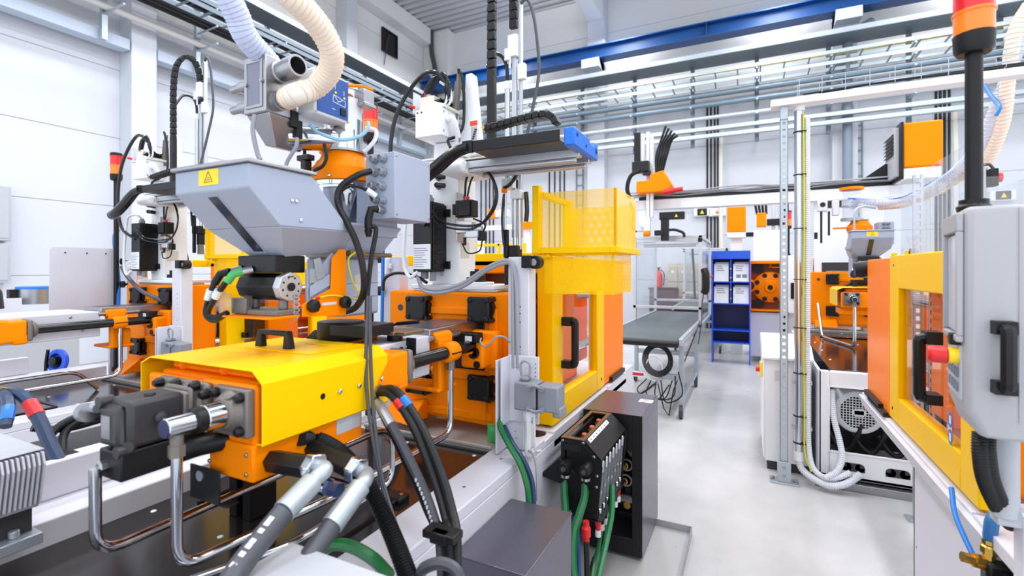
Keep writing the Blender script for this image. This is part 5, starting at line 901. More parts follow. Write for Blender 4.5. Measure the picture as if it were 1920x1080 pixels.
for i, pts in enumerate(([(195, 772), (150, 780), (110, 800), (85, 830)], [(195, 778), (150, 788), (120, 815), (118, 860)], [(190, 786), (140, 800), (100, 805), (60, 802)])):
    bl('black_hose', ('black hose sweeping behind the motor, uppermost of three', 'black hose sweeping behind the motor, steepest of three', 'black hose sweeping behind the motor, lowest of three')[i], pts, .014, RUBBER, 1.95, 1.8)
dbx = T('dark_flat_box', 'dark flat steel box behind the white beam with a small white sticker', 'box', at(150, 868, D=1.95)); a = at(118, 868, X=-2.12); b = at(250, 800, X=-2.12)
O('body', MB().box(-2.5, -2.12, .75, 1.5, .72, .93), mat('dark_box_steel', (58, 58, 62), .35, .5), dbx, .004); O('sticker', MB().box(-2.25, -2.19, .9, .98, .93, .931), PAPER, dbx)

c = at(742, 938, Z=.772)
sb_ = T('black_sensor_box', 'small black sensor box lying on the dark top plate by the hanging hoses', 'sensor', c)
O('body', MB().box(c.x-.045, c.x+.04, c.y-.03, c.y+.03, c.z, c.z+.022), BLACK, sb_, .005); O('cable_nose', MB().cyl(c+V((.02, -.03, .012)), c+V((.02, -.05, .012)), .007), BLACK, sb_); O('bright_stud', MB().cyl(c+V((.025, 0, .022)), c+V((.025, 0, .028)), .007), CHROME, sb_)

hose('grey_arc_hose', [at(782, 1090, D=1.15), at(795, 1066, D=1.15), at(825, 1056, D=1.14), at(852, 1066, D=1.13), at(866, 1092, D=1.12)], .014, CABLED, 'dark grey hose arching at the picture edge below the hose clamp', 'hose')
# ================================================================== COPIES: THE MACHINE BEHIND, THE MACHINE ACROSS THE AISLE, THE MACHINE IN ITS ROW
def cp(key, d, label, skip=(), group=None):
    o = copy_tree(REG[key], d=d, skip=skip); o['label'] = label
    if group: o['group'] = group
    return o
D2 = (-2.6, 0, 0)
cp('machine', D2, 'second orange moulding machine standing behind the yellow-covered one, by the white wall')
cp('injection', D2, 'orange injection unit with black piston rod on the machine nearer the white wall', skip=('hydraulic_motor', 'piston_cylinder', 'valve_block', 'hose_guard', 'cover', 'drop_pipe', 'throat_block', 'barrel_cover', 'gear_housing', 'carriage', 'slide_plate', 'lever', 'hose_bracket', 'guide_plate', 'washer'))
for ch in bpy.data.objects['injection_unit.001'].children:
    if ch.name.split('.')[0] in ('pull_cylinder', 'cylinder_head'): ch.location.y -= .13
r2 = cp('robot', D2, 'white robot column with a drag chain looped over it near the white wall')
for ch in r2.children:
    if ch.name.startswith('vertical_arm'): ch.location.z += .2
cp('tower', D2, 'red and amber signal light on a black pole in front of the white wall column')
cp('cage', D2, 'yellow perforated cage on the machine nearer the white wall, half hidden by the hopper')
cp('pipe_a', (-2.62, 0, 0), 'bent steel pipe on the machine behind, farther of its two')
cp('pipe_b', D2, 'bent steel pipe hanging from the orange rod clamp of the machine behind')
gp = T('guard_plate', 'plain grey sheet guard plate with rounded corners beside the second robot control box', 'guard plate', (-4.5, 1.88, 1.3))
pts = [(1.66, 1.25), (2.08, 1.25)]+[(2.08-.03+.03*math.cos(a), 1.76-.03+.03*math.sin(a)) for a in (0, .5, 1.0, 1.57)]+[(1.66+.03+.03*math.cos(a), 1.76-.03+.03*math.sin(a)) for a in (1.57, 2.1, 2.6, 3.14)]
O('sheet', MB().prism([(-4.5, y, z) for y, z in pts], (-.004, 0, 0)), LGREY, gp); O('screw', screws(MB(), [(-4.5, y, 1.72) for y in (1.75, 1.88, 2.0)], (1, 0, 0), .006, .003), DGREY, gp)
O('stay', MB().box(-4.53, -4.505, 2.03, 2.06, .76, 1.28), MGREY, gp)
hose('machine_tube', [at(222, 430, D=3.9), at(214, 450, D=3.9), at(222, 520, D=3.85), at(222, 580, D=3.8)], .013, TUBEB, 'bright blue tube bending down behind the second robot control box', 'tube')
hose('machine_cable', [at(228, 500, D=3.7), at(240, 520, D=3.65), at(265, 545, D=3.55), at(295, 560, D=3.5), at(312, 568, D=3.5)], .014, CABLED, 'dark cable curving down over the orange platen of the machine behind', 'cable')
hose('machine_cable', [at(326, 455, D=3.9), at(345, 470, D=3.9), at(350, 500, D=3.85), at(335, 520, D=3.8)], .016, BLACKM, 'thick black cable looping behind the white post of the machine behind', 'cable')
# third line of equipment by the side wall
fl = T('parts_feeder', 'low steel parts feeder with a blue-rimmed drum by the white wall', 'feeder', (-6.4, 1.9, 0))
c = at(68, 552, D=5.3)
O('drum', MB().lathe(c-V((0, 0, .10)), (0, 0, 1), [(0, .16), (.16, .16)], 24), STEEL, fl); O('drum_rim', MB().lathe(c+V((0, 0, .06)), (0, 0, 1), [(0, .165), (.025, .165), (.03, .14)], 24), TUBEB, fl); O('drum_band', MB().box(c.x-.05, c.x+.02, c.y-.22, c.y-.15, c.z-.1, c.z+.06), BLACK, fl)
O('rail', MB().box(c.x-1.2, c.x+.5, c.y-.5, c.y-.46, c.z-.06, c.z-.01).box(c.x-1.2, c.x+.5, c.y-.62, c.y-.42, c.z-.25, c.z-.18), LGREY, fl, .004)
O('chute', MB().hexa([c+V(q) for q in ((-.1, -.42, -.17), (.25, -.42, -.17), (.25, -.2, -.17), (-.1, -.2, -.17), (0, -.42, -.04), (.25, -.42, -.02), (.25, -.2, -.02), (0, -.2, -.04))]), LGREY, fl, .003)
O('bracket', MB().cyl(c+V((-.5, -.46, -.14)), c+V((-.45, -.46, -.05)), .014), mat('copper_bracket', (190, 150, 130), .4, .6), fl)
O('handle', MB().pipe(elbow([c+V((.36, -.46, -.2)), c+V((.30, -.5, .0)), c+V((.55, -.46, .08)), c+V((.6, -.46, -.1))], .04, 3), .018, 8), BLACK, fl)
O('legs_frame', MB().box(c.x-1.1, c.x+.45, c.y-.6, c.y+.2, 0, c.z-.26), MGREY, fl, .01)
cr_ = T('cable_reel', 'bright blue cable reel standing under the grey beam of the machine behind', 'reel', at(105, 690, D=3.75)); c = at(105, 677, D=3.75)
O('reel_disc', MB().lathe(c, (.3, -1, .1), [(-.03, .085), (-.025, .09), (0, .09), (.005, .06), (-.02, .05)], 24), SBLUE, cr_); O('hub', MB().lathe(c, (.3, -1, .1), [(-.03, .03), (.03, .035), (.035, .02)], 14), BLACK, cr_); O('strap', MB().pipe([c+V((-.02, -.04, .09)), c+V((-.05, -.04, 0)), c+V((-.09, -.03, -.09))], .012, 6), BLACK, cr_)
O('reel_stand', MB().box(c.x-.02, c.x+.02, c.y, c.y+.03, 0, c.z), BLACKM, cr_)
for i, (px, l) in enumerate(((-10, 'grey electrical box on the white wall at the picture edge, upper one'), (-12, 'grey electrical box on the white wall at the picture edge, lower one'))):
    c = at(px, 400+i*95, X=-9.9); b = T('wall_box', l, 'electrical box', c); O('housing', MB().box(-10, -9.8, c.y-.1, c.y+.15, c.z-.4+.12*i, c.z+.4-.1*i), MGREY, b, .01); O('door_panel', MB().box(-9.8, -9.79, c.y-.08, c.y+.12, c.z-.36+.12*i, c.z+.36-.1*i), MGREY, b, .004)
# ================================================================== MACHINE ACROSS THE AISLE
XR = .68
SK = ('base_frame', 'side_rail', 'rear_beam', 'top_plate', 'drip_tray', 'door_post', 'connector_channel', 'connector_housing', 'rear_guard', 'rear_post', 'guard_door')
m3 = copy_tree(REG['machine'], skip=SK); m3.scale.x = -1; m3.location.x = XR-.905+1.39-.0-.0
m3.location.x = XR+(-.905+1.39)   # the door plane of the mirrored copy comes to XR
m3['label'] = 'moulding machine across the aisle with a yellow guard door and a pale orange panel'
def LR(n, mb, m, par, bev=0): return O(n, mb, m, par, bev)
b3 = T('machine_substructure', 'light grey machine base under the yellow door across the aisle', 'machine base', (1.2, 1.6, 0))
O('side_panel', MB().box(.74, .755, 1.62, 3.1, .04, .74).box(.74, 1.7, 3.08, 3.1, .04, .74), LGREY, b3, .003)
O('side_rail', MB().box(.665, .84, .9, 2.13, .74, .785).box(.665, .84, 2.15, 3.92, .70, .785).hexa([(.665, 2.0, .70), (.70, 2.0, .70), (.70, 3.92, .70), (.665, 3.92, .70), (.645, 2.0, .77), (.70, 2.0, .77), (.70, 3.92, .77), (.645, 3.92, .77)]), LGREY, b3, .004)
O('toe_strip', MB().box(.655, .68, 3.3, 3.7, .785, .81), BLACK, b3)
O('end_column', MB().box(.74, .80, 1.55, 1.62, .04, .74).box(.72, .735, .8, 1.55, .62, .76), LGREY, b3, .003)
O('core', MB().box(.9, 1.75, .9, 3.0, .0, .74), MGREY, b3)
O('panel_screw', screws(MB(), [(.74, 3.05, .62), (.74, 3.05, .22), (.74, 1.9, .6)], (-1, 0, 0), .006, .003), STEEL, b3)
gd = T('guard_door', 'yellow guard door with a large window and black handle across the aisle', 'guard door', (XR+.04, 2.7, .8))
O('frame', MB().box(XR, XR+.09, 2.13, 2.29, .80, 1.672).box(XR, XR+.06, 2.29, 3.12, .80, .935).box(XR, XR+.06, 2.29, 3.12, 1.50, 1.672).box(XR, XR+.06, 3.12, 3.28, .80, 1.672), YELLOW, gd, .006)
O('window', MB().box(XR+.02, XR+.026, 2.27, 3.14, .92, 1.52), GLASS, gd)
O('handle', MB().pipe(elbow([(XR, 2.50, 1.32), (XR-.065, 2.50, 1.32), (XR-.065, 2.50, 1.08), (XR, 2.50, 1.08)], .012, 2), .021, 8).box(XR-.05, XR, 2.46, 2.54, 1.30, 1.35).box(XR-.05, XR, 2.46, 2.54, 1.06, 1.10), BLACK, gd, .003)
O('door_hole', MB().cyl((XR-.002, 3.22, .86), (XR, 3.22, .86), .009, n=8).cyl((XR-.002, 3.2, 1.62), (XR, 3.2, 1.62), .006, n=8), BLACK, gd)
O('pictogram', MB().prism([(XR-.001, 2.38+.022*math.cos(a), 1.03+.03*math.sin(a)) for a in [k*.3927 for k in range(16)]], (-.001, 0, 0)).prism([(XR-.001, 2.38+.022*math.cos(a), .965+.03*math.sin(a)) for a in [k*.3927 for k in range(16)]], (-.001, 0, 0)), mat('sign_blue', (40, 110, 190), .4), gd)
O('pictogram_mark', MB().box(XR-.003, XR-.002, 2.372, 2.388, 1.015, 1.045).box(XR-.003, XR-.002, 2.372, 2.388, .95, .98), PAPER, gd)
O('door_foot', MB().box(XR+.03, XR+.07, 2.14, 2.2, .785, .80), YELLOW, gd)
O('corner_hinge', MB().box(XR+.0, XR+.02, 3.22, 3.25, 1.672, 1.685).cyl((XR+.01, 3.0, 1.672), (XR+.01, 3.0, 1.69), .008), YELLOW, gd)
ins = T('inner_guard', 'slotted steel inner guard and orange housing seen through the window across the aisle', 'guard', (1.0, 2.9, .8))
O('slotted_strip', MB().box(.80, .805, 3.02, 3.10, .80, 1.6), LGREY, ins); sl = MB()
for i in range(18): sl.box(.7985, .80, 3.045, 3.07, .83+i*.042, .85+i*.042)
O('slot', sl, DGREY, ins); O('orange_wall', MB().box(.86, .88, 2.5, 3.0, .80, 1.6).box(.95, 1.3, 3.1, 3.2, .9, 1.55), ORPALE, ins, .004); O('brown_plate', MB().box(1.0, 1.02, 2.1, 2.6, .85, 1.6), RUST, ins)
O('white_cable', MB().pipe(spline([(.81, 3.1, 1.2), (.85, 2.8, 1.14), (.9, 2.5, 1.12)]), .007, 8), CABLEW, ins)
px_ = T('clear_guard', 'clear plexiglass guard panel standing above the yellow door across the aisle', 'guard panel', (.72, 2.8, 1.672))
O('long_pane', MB().box(.715, .720, 2.2, 3.22, 1.675, 2.06), PLEXI, px_); O('end_pane', MB().box(.72, 1.2, 3.21, 3.215, 1.675, 2.06), PLEXI, px_); O('far_pane', MB().box(.95, .955, 2.3, 3.2, 1.675, 1.95), PLEXI, px_)
O('pane_clamp', MB().cyl((.71, 3.0, 1.672), (.71, 3.0, 1.70), .012).cyl((.71, 2.5, 1.672), (.71, 2.5, 1.70), .012), STEEL, px_)
st2 = T('perforated_upright', 'perforated steel upright seen through the clear guard panel', 'upright', (1.3, 3.9, 0))
c = at(1722, 400, Y=3.9); u = MB()
for q in (-.026, .012): u.box(c.x+q, c.x+q+.014, 3.9, 3.92, 0, 2.2)
for i in range(44): u.box(c.x-.012, c.x+.012, 3.9, 3.92, i*.05, i*.05+.022)
O('web', u, ALU, st2); O('foot', MB().box(c.x-.06, c.x+.06, 3.86, 3.96, 0, .01), GALV, st2)
# control console with stop button
cn = T('control_console', 'light grey control console with a red stop button across the aisle', 'console', (.53, 1.6, 1.2))
foot = [(.455, 1.51), (.47, 1.497), (.53, 1.492), (.64, 1.50), (.66, 1.52), (.66, 1.74), (.488, 1.72)]
def rot(p): return p
prf = MB()
lo = [(.485, 1.515), (.49, 1.499), (.53, 1.495), (.64, 1.50), (.66, 1.52), (.66, 1.71), (.50, 1.69)]
n = len(foot); lv = [(1.206, lo), (1.262, foot), (1.73, foot), (1.748, [(x+.006*(1 if x < .55 else -1), y+.006*(1 if y < 1.6 else -1)) for x, y in foot])]
prf.tubes([[V((x, y, z)) for x, y in ring] for z, ring in lv])
O('housing', prf, mat('console_grey', (166, 165, 170), .5, bump=.08, nscale=400), cn, .008)
e0, e1 = V((.455, 1.51, 0)), V((.488, 1.72, 0)); ed = (e1-e0).normalized(); en = V((-ed.y, ed.x, 0))
def face(u, z, o=0): return e0+ed*u+en*o+V((0, 0, z))
def slab(u0, u1, z0, z1, o0, o1): return MB().hexa([face(u0, z0, o0), face(u1, z0, o0), face(u1, z0, o1), face(u0, z0, o1), face(u0, z1, o0), face(u1, z1, o0), face(u1, z1, o1), face(u0, z1, o1)])
fr_ = slab(.0, .21, 1.69, 1.735, 0, .014)
for a in ((0, .012, 1.44, 1.69), (.198, .21, 1.44, 1.69), (0, .21, 1.425, 1.44)): q = slab(*a, 0, .014); fr_.add(q.v, q.f)
O('screen_hood', fr_, mat('console_grey', (208, 208, 210)), cn, .003)
O('screen', slab(.015, .197, 1.445, 1.685, 0, .004), mat('pale_screen', (196, 202, 214), .15), cn)
O('keypad', slab(.015, .197, 1.285, 1.415, 0, .004), mat('keypad_grey', (178, 184, 194), .4), cn)
kb = MB()
for i in range(4):
    for j in range(3): q = slab(.04+.035*i, .062+.035*i, 1.30+.035*j, 1.322+.035*j, .004, .008); kb.add(q.v, q.f)
O('key', kb, mat('key_blue_grey', (110, 120, 140), .4), cn)
sc_ = face(.045, 1.387)
O('stop_collar', MB().lathe(sc_, en, [(0, .02), (.022, .02), (.024, .016)], 16), STICKY, cn); O('stop_button', MB().lathe(sc_, en, [(.022, .017), (.026, .0215), (.055, .0215), (.062, .016), (.064, .002)], 20), RED, cn)
O('key_switch', MB().lathe(face(.05, 1.428), en, [(0, .016), (.02, .016), (.022, .01)], 14), BLACK, cn)
O('side_handle', MB().pipe(elbow([(.515, 1.49, 1.468), (.515, 1.455, 1.465), (.515, 1.455, 1.335), (.515, 1.49, 1.33)], .012, 3), .0145, 8).box(.497, .535, 1.465, 1.497, 1.452, 1.482).box(.497, .535, 1.465, 1.497, 1.316, 1.346), BLACK, cn, .003)
O('side_screw', screws(MB(), [(.66, 1.6, 1.64), (.66, 1.6, 1.58)], (1, 0, 0), .005, .003)
  .add([], []), STEEL, cn)
O('body_seam', MB().box(.5455, .547, 1.4905, 1.493, 1.25, 1.74), mat('seam_grey', (170, 170, 174), .5), cn)
O('support_arm', MB().cyl((.60, 1.72, .95), (.60, 1.72, 1.21), .03).box(.58, .95, 1.7, 1.75, .93, .98), MGREY, cn, .003)
lpx = at(1826, 385, D=1.25)
tower(lpx.x, lpx.y, 2.188, .0425, 1.748, 'large red and amber signal light on the black pole above the control console', hh=.058)
solo('pole_nut', MB().lathe((lpx.x, lpx.y, 1.748), (0, 0, 1), [(0, .034), (.012, .036), (.018, .03), (.026, .026)], 14), BLACK, 'black collar nut at the foot of the tall signal pole on the console', 'nut')
for i, o in enumerate((0, 14)):
    solo('console_conduit', corr([at(1838+o, 812, D=1.22), at(1838+o, 850, D=1.22), at(1846+o, 900, D=1.24), at(1868+o, 950, D=1.28), at(1895+o, 985, D=1.32)], .0165, .007, .06), BLACK, ('black corrugated conduit leaving the console, inner of two', 'black corrugated conduit leaving the console, outer of two')[i], 'conduit')
hose('air_tube', [at(1784, 915, D=1.72), at(1790, 960, D=1.66), at(1805, 1000, D=1.6), at(1824, 1040, D=1.54)], .008, TUBEB, 'thin bright blue air tube below the yellow door across the aisle', 'tube')
hose('air_hose', [at(1880, 965, D=1.5), at(1862, 975, D=1.5), at(1857, 1000, D=1.5), at(1857, 1020, D=1.5)], .018, mat('mid_blue_hose', (40, 104, 160), .4), 'short thick blue hose entering the brass valve', 'hose')
bv = T('brass_valve', 'brass and black air valve cluster low on the machine across the aisle', 'valve', at(1855, 1065, D=1.5)); c = at(1855, 1012, D=1.5)
O('tower_fitting', MB().lathe(c, (0, 0, -1), [(0, .018), (.012, .018), (.014, .014), (.02, .022), (.04, .022), (.042, .016), (.06, .016)], 8), BRASS, bv)
O('valve_body', MB().cbox(c-V((-.03, 0, .10)), .09, .06, .08), BLACK, bv, .012)
O('side_fitting', MB().lathe(c-V((.01, 0, .075)), (-1, -.2, .2), [(0, .022), (.03, .022), (.032, .016), (.06, .016)], 8).lathe(c-V((.0, .03, .12)), (-.6, -1, 0), [(0, .024), (.03, .026), (.034, .016)], 12), BRASS, bv)
O('valve_stem', MB().box(c.x+.02, c.x+.06, c.y+.02, 1.9, c.z-.12, c.z-.08), BLACK, bv)
hose('floor_hose', [at(1790, 1050, D=2.1), at(1800, 1030, D=2.1), at(1815, 1015, D=2.05), at(1826, 1010, D=2.0)], .016, BLACKM, 'black hose inside the open base across the aisle, upper of two', 'hose')
hose('floor_hose', [at(1784, 1090, D=2.1), at(1800, 1072, D=2.1), at(1820, 1062, D=2.05), at(1840, 1060, D=2.0)], .018, BLACKM, 'black hose inside the open base across the aisle, lower of two', 'hose')
c = at(1905, 990, D=1.25)
c.x += .025; bxr = T('white_box', 'white box corner at the picture edge below the control console', 'box', (c.x+.1, c.y, .8)); O('body', MB().box(c.x-.01, c.x+.3, c.y, c.y+.06, .3, c.z+.03), LGREY, bxr, .006); O('lid', MB().box(c.x-.013, c.x+.303, c.y-.003, c.y+.063, c.z+.03, c.z+.04), WHITE, bxr, .003)

bar_ = T('steel_bar', 'short steel bar in a black sleeve above the pale orange panel across the aisle', 'bar', at(1645, 502, Y=3.9)); a_, b_ = at(1622, 504, Y=3.95), at(1675, 499, Y=3.95)
O('bar', MB().cyl(a_, b_, .03, n=16), STEEL, bar_); O('sleeve', MB().lathe(a_, a_-b_, [(-.03, .05), (.03, .055), (.06, .045)], 16), BLACK, bar_); O('bar_post', MB().box(b_.x+.02, b_.x+.06, 3.93, 3.97, .8, b_.z), LGREY, bar_)

em = T('wall_beacon', 'red and black beacon on a steel pole behind the tall signal pole', 'beacon', at(1846, 345, D=3.0)); c = at(1845, 345, D=3.0)
O('pole', MB().cyl((c.x, c.y, 1.0), (c.x, c.y, c.z+.10), .016), STEEL, em); O('pole_foot', MB().cyl((c.x, c.y, 0), (c.x, c.y, 1.0), .02), MGREY, em)
O('black_body', MB().box(c.x+.02, c.x+.06, c.y-.03, c.y+.03, c.z-.02, c.z+.09), BLACK, em, .006); O('red_lens', MB().cyl((c.x+.06, c.y, c.z+.035), (c.x+.08, c.y, c.z+.035), .03), RED, em)
O('lead', MB().pipe(spline([(c.x-.03, c.y, c.z+.02), (c.x-.02, c.y, c.z+.1), (c.x+.02, c.y, c.z+.12), (c.x+.045, c.y, c.z+.09)]), .008, 8), CABLED, em)
# ================================================================== MACHINE FURTHER DOWN THE ROW
DB = (2.42, 4.86, .08)
cp('machine', DB, 'orange moulding machine further down the row with its end towards the aisle', skip=('base_frame', 'side_rail', 'rear_beam', 'guard_door', 'rear_guard', 'connector_channel', 'connector_housing', 'door_post', 'side_panel'))
cp('injection', DB, 'small yellow-covered injection unit of the machine further down the row', skip=('hydraulic_motor', 'valve_block', 'hose_guard', 'carriage_foot', 'guide_rail'))
cp('doser', DB, 'small grey material hopper on the machine further down the row')
cp('junction', DB, 'small grey junction box behind the distant grey hopper')
for ch in bpy.data.objects['injection_unit.002'].children:
    if ch.name.startswith('piston_cylinder'): ch.location.x -= .34
sp_pipe('steel_pipe', [(.88, 5.53, 1.26), (.88, 5.53, .87), (.70, 6.2, .87), (.70, 6.6, 1.2)], .014, CHROME, 'bent steel pipe under the piston cylinder of the distant yellow cover')
cp('pipe_c', (2.3, 4.5, .0), 'thin steel pipe lying on the dark top plate down the row')
fb = T('machine_substructure', 'white machine base frame with a round fan behind its opening', 'machine base', (.95, 4.6, 0))
bx0, bx1, by = .45, 1.5, 4.26
O('front_frame', MB().frame('y', by, bx0, bx1, .06, .85, (.075, .3, .2, .12), .03).box(bx0, bx1, by, by+.2, .06, .10), WHITE, fb, .012)
O('opening_lip', MB().frame('y', by-.006, bx0+.065, bx1-.29, .25, .74, .012, .01), WHITE, fb, .003)
O('side_wall', MB().box(bx0, bx0+.02, by, 6.9, .06, .85).box(bx1-.02, bx1, by, 6.9, .06, .85).box(bx0, bx1, 6.88, 6.9, .06, .85), LGREY, fb)
O('interior_shade', MB().box(bx0+.02, bx1-.02, by+.7, by+.72, .1, .8), mat('painted_inside_shade', (40, 42, 46), .6), fb)  # dark sheet painting in the shade within the base opening
O('plinth', MB().box(bx0-.02, bx1, by-.05, 6.9, 0, .055), STEEL, fb, .004)
for x in (.60, .86): O('forklift_slot', MB().box(x, x+.14, by-.003, by, .13, .16).lathe((x+.03, by-.003, .16), (0, 1, 0), [(0, .03), (.003, .03)], 16).lathe((x+.11, by-.003, .16), (0, 1, 0), [(0, .03), (.003, .03)], 16).box(x+.03, x+.11, by-.003, by, .16, .19), DGREY, fb)
fc = at(1610, 773, Y=4.5)
fan = T('fan_motor', 'round white perforated fan cover of the motor inside the base opening', 'fan', fc-V((0, 0, .2)))
O('cover_ring', MB().lathe(fc, (0, -1, 0), [(-.2, .165), (-.02, .17), (.01, .16), (.02, .14), (.02, .125), (.01, .125)], 32, False), WHITE, fan)
O('grille_back', MB().lathe(fc, (0, -1, 0), [(-.02, .13), (.005, .13)], 28), BLACK, fan)
gr = MB()
for i in range(-6, 7):
    h = math.sqrt(max(0, .126**2-(i*.02)**2)); gr.box(fc.x+i*.02-.0025, fc.x+i*.02+.0025, fc.y-.018, fc.y-.014, fc.z-h, fc.z+h).box(fc.x-h, fc.x+h, fc.y-.0175, fc.y-.0145, fc.z+i*.02-.0025, fc.z+i*.02+.0025)
O('grille_bars', gr, WHITE, fan); O('grille_hub', MB().box(fc.x-.03, fc.x+.03, fc.y-.02, fc.y-.016, fc.z-.03, fc.z+.03).box(fc.x-.045, fc.x+.045, fc.y-.02, fc.y-.016, fc.z-.015, fc.z+.015), WHITE, fan)
O('motor_body', MB().cyl(fc+V((0, .2, 0)), fc+V((0, .5, 0)), .15), MGREY, fan); O('motor_foot', MB().box(fc.x-.1, fc.x+.1, fc.y+.1, fc.y+.4, .1, fc.z-.1), BLACKM, fan)  # foot blackened to paint in the shade behind the fan
for i, x in enumerate((-.08, .08, .24)):
    hose('base_hose', [fc+V((x-.12, .0, -.16)), fc+V((x-.07, -.02, -.25)), fc+V((x, -.02, -.29)), fc+V((x+.06, -.02, -.2)), fc+V((x+.1, 0, -.08))], .018, BLACK, ('black hose loop under the round fan, first from the conduit', 'black hose loop under the round fan, middle one', 'black hose loop under the round fan, farthest from the conduit')[i], 'hose')
# control cabinet beside it
cc = T('control_cabinet', 'white control cabinet with a sloping lid and yellow main switch in the aisle', 'cabinet', (.26, 4.8, 0))
O('body', MB().box(.105, .42, 4.36, 5.3, .08, .88), WHITE, cc, .004); O('door', MB().box(.09, .105, 4.36, 5.3, .10, .88), WHITE, cc, .003); O('plinth', MB().box(.12, .41, 4.4, 5.25, 0, .08), DGREY, cc)
O('lid', MB().prism([(.085, 4.33, .885), (.085, 4.33, .905), (.085, 4.52, .985), (.085, 5.32, .985), (.085, 5.32, .885)], (.35, 0, 0)), WHITE, cc, .004)
O('main_switch', MB().box(.07, .09, 4.55, 4.65, .70, .82), STICKY, cc, .004); O('switch_knob', MB().cyl((.07, 4.6, .76), (.04, 4.6, .76), .025), RED, cc); O('cabinet_label', MB().box(.17, .25, 4.357, 4.36, .72, .80), mat('faint_label', (214, 214, 218), .5), cc)
# slotted strut post with foot
sp_ = T('strut_post', 'perforated galvanised strut post bolted to the floor in the aisle', 'post', (.225, 4.17, 0))
u = MB()
for q in (.198, .235): u.box(q, q+.017, 4.16, 4.163, 0, 2.83)
u.box(.198, .201, 4.16, 4.2, 0, 2.83).box(.249, .252, 4.16, 4.2, 0, 2.83); O('channel', u, GALV, sp_)
for i in range(56): O('web_bridge', MB().box(.215, .235, 4.16, 4.163, i*.05, i*.05+.032), GALV, sp_)
O('floor_plate', MB().box(.13, .32, 4.12, 4.24, 0, .012).box(.18, .27, 4.14, 4.155, .012, .16), GALV, sp_, .002); O('anchor_bolt', screws(MB(), [(.15, 4.18, .012), (.30, 4.18, .012), ], (0, 0, 1), .014, .02), STEEL, sp_); O('plate_bolt', screws(MB(), [(.225, 4.14, .06), (.225, 4.14, .12)], (0, -1, 0), .012, .006), STEEL, sp_)
rp_ = T('riser_pipe', 'shiny steel riser pipe strapped beside the perforated strut post', 'pipe', (.335, 4.22, .2))
O('pipe', MB().cyl((.325, 4.21, .24), (.325, 4.21, 2.8), .031, n=20), CHROME, rp_); O('pipe_collar', MB().cyl((.325, 4.21, .17), (.325, 4.21, .24), .034).cyl((.325, 4.21, 2.78), (.325, 4.21, 2.84), .038), WHITE, rp_)
for z in (2.62, 2.3, 1.9, 1.52, 1.16, .82, .5, .3): O('cable_tie', MB().lathe((.335, 4.21, z), (0, 0, 1), [(0, .048), (.006, .048)], 16), BLACK, rp_)
for z in (.74, .40): O('pipe_clamp', MB().box(.28, .41, 4.2, 4.24, z, z+.025), GALV, rp_)
solo('corrugated_conduit', corr([(.378, 4.2, 2.72), (.378, 4.2, 1.6), (.378, 4.2, .6), (.385, 4.19, .3), (.41, 4.16, .15), (.48, 4.13, .10), (.56, 4.13, .115), (.64, 4.15, .16)], .019, .014, .09, 14), CONDW, 'white corrugated conduit running down the steel riser pipe and curling at its foot', 'conduit')
solo('corrugated_conduit', corr([(.325, 4.21, .19), (.34, 4.19, .12), (.40, 4.15, .08), (.50, 4.11, .055), (.60, 4.12, .08), (.70, 4.17, .15)], .024, .014, .09, 12), CONDW, 'white corrugated conduit curling out of the bottom of the riser pipe', 'conduit')
solo('corrugated_conduit', corr([at(1560, 730, Y=4.3), at(1563, 780, Y=4.26), at(1575, 830, Y=4.22), at(1579, 860, Y=4.18), at(1568, 885, Y=4.14), at(1545, 897, Y=4.11)], .02, .014, .09, 12), CONDW, 'white corrugated conduit hanging out of the base opening beside the fan', 'conduit')
hose('earth_wire', [(.352, 4.18, 2.75), (.356, 4.172, 2.0), (.352, 4.172, 1.2), (.357, 4.172, .5), (.36, 4.17, .25), (.40, 4.15, .12)], .006, YTUBE, 'yellow-green earth wire strapped along the steel riser pipe', 'wire')
# wire tray bridging over the aisle
wt = T('wire_basket_tray', 'white channel with a wire basket and cables bridging above the clear guard', 'cable tray', (1.4, 4.17, 2.82))
O('channel', MB().box(.137, 3.2, 4.12, 4.22, 2.815, 2.865), WHITE, wt, .004); O('strut_head', MB().box(.2, .25, 4.15, 4.19, 2.72, 2.83), GALV, wt)
wb = MB()
for y in (4.10, 4.24):
    for z in (2.90, 2.94, 2.98): wb.box(.3, 3.2, y-.002, y+.002, z, z+.004)
O('long_wire', wb, GALV, wt)
for i in range(20): O('cross_wire', MB().pipe([(.32+.14*i, 4.10, 2.985), (.32+.14*i, 4.10, 2.87), (.32+.14*i, 4.24, 2.87), (.32+.14*i, 4.24, 2.985)], .0025, 4), GALV, wt)
for i in range(4): hose('tray_cable', [(.35+.1*i, 4.15+.02*i, 2.885), (.9, 4.14+.02*i, 2.89+.008*i), (1.6, 4.16+.015*i, 2.885+.015*(i % 2)), (3.1, 4.14+.02*i, 2.89)], .008, BLACKM if i < 2 else CABLEW, ('black cable in the wire basket tray, nearer the camera', 'black cable in the wire basket tray, farther from the camera', 'white cable in the wire basket tray, nearer the camera', 'white cable in the wire basket tray, farther from the camera')[i], 'cable', ('black cables in the wire basket tray', 'white cables in the wire basket tray')[i//2])
spiral_hose('clear conveying hose sagging from the wire basket tray down to the distant hopper', [at(1925, 40, D=3.4), at(1900, 110, D=3.4), at(1870, 200, D=3.5), at(1835, 275, D=3.7), at(1790, 325, D=4.0), at(1730, 362, D=4.4), at(1680, 378, D=4.7), at(1640, 378, D=4.9), at(1608, 372, D=5.0), at(1600, 388, D=5.1)], .042, .03, glass('clear_hose_wall', (.93, .93, .96), opac=.4), HOSECL, .003)
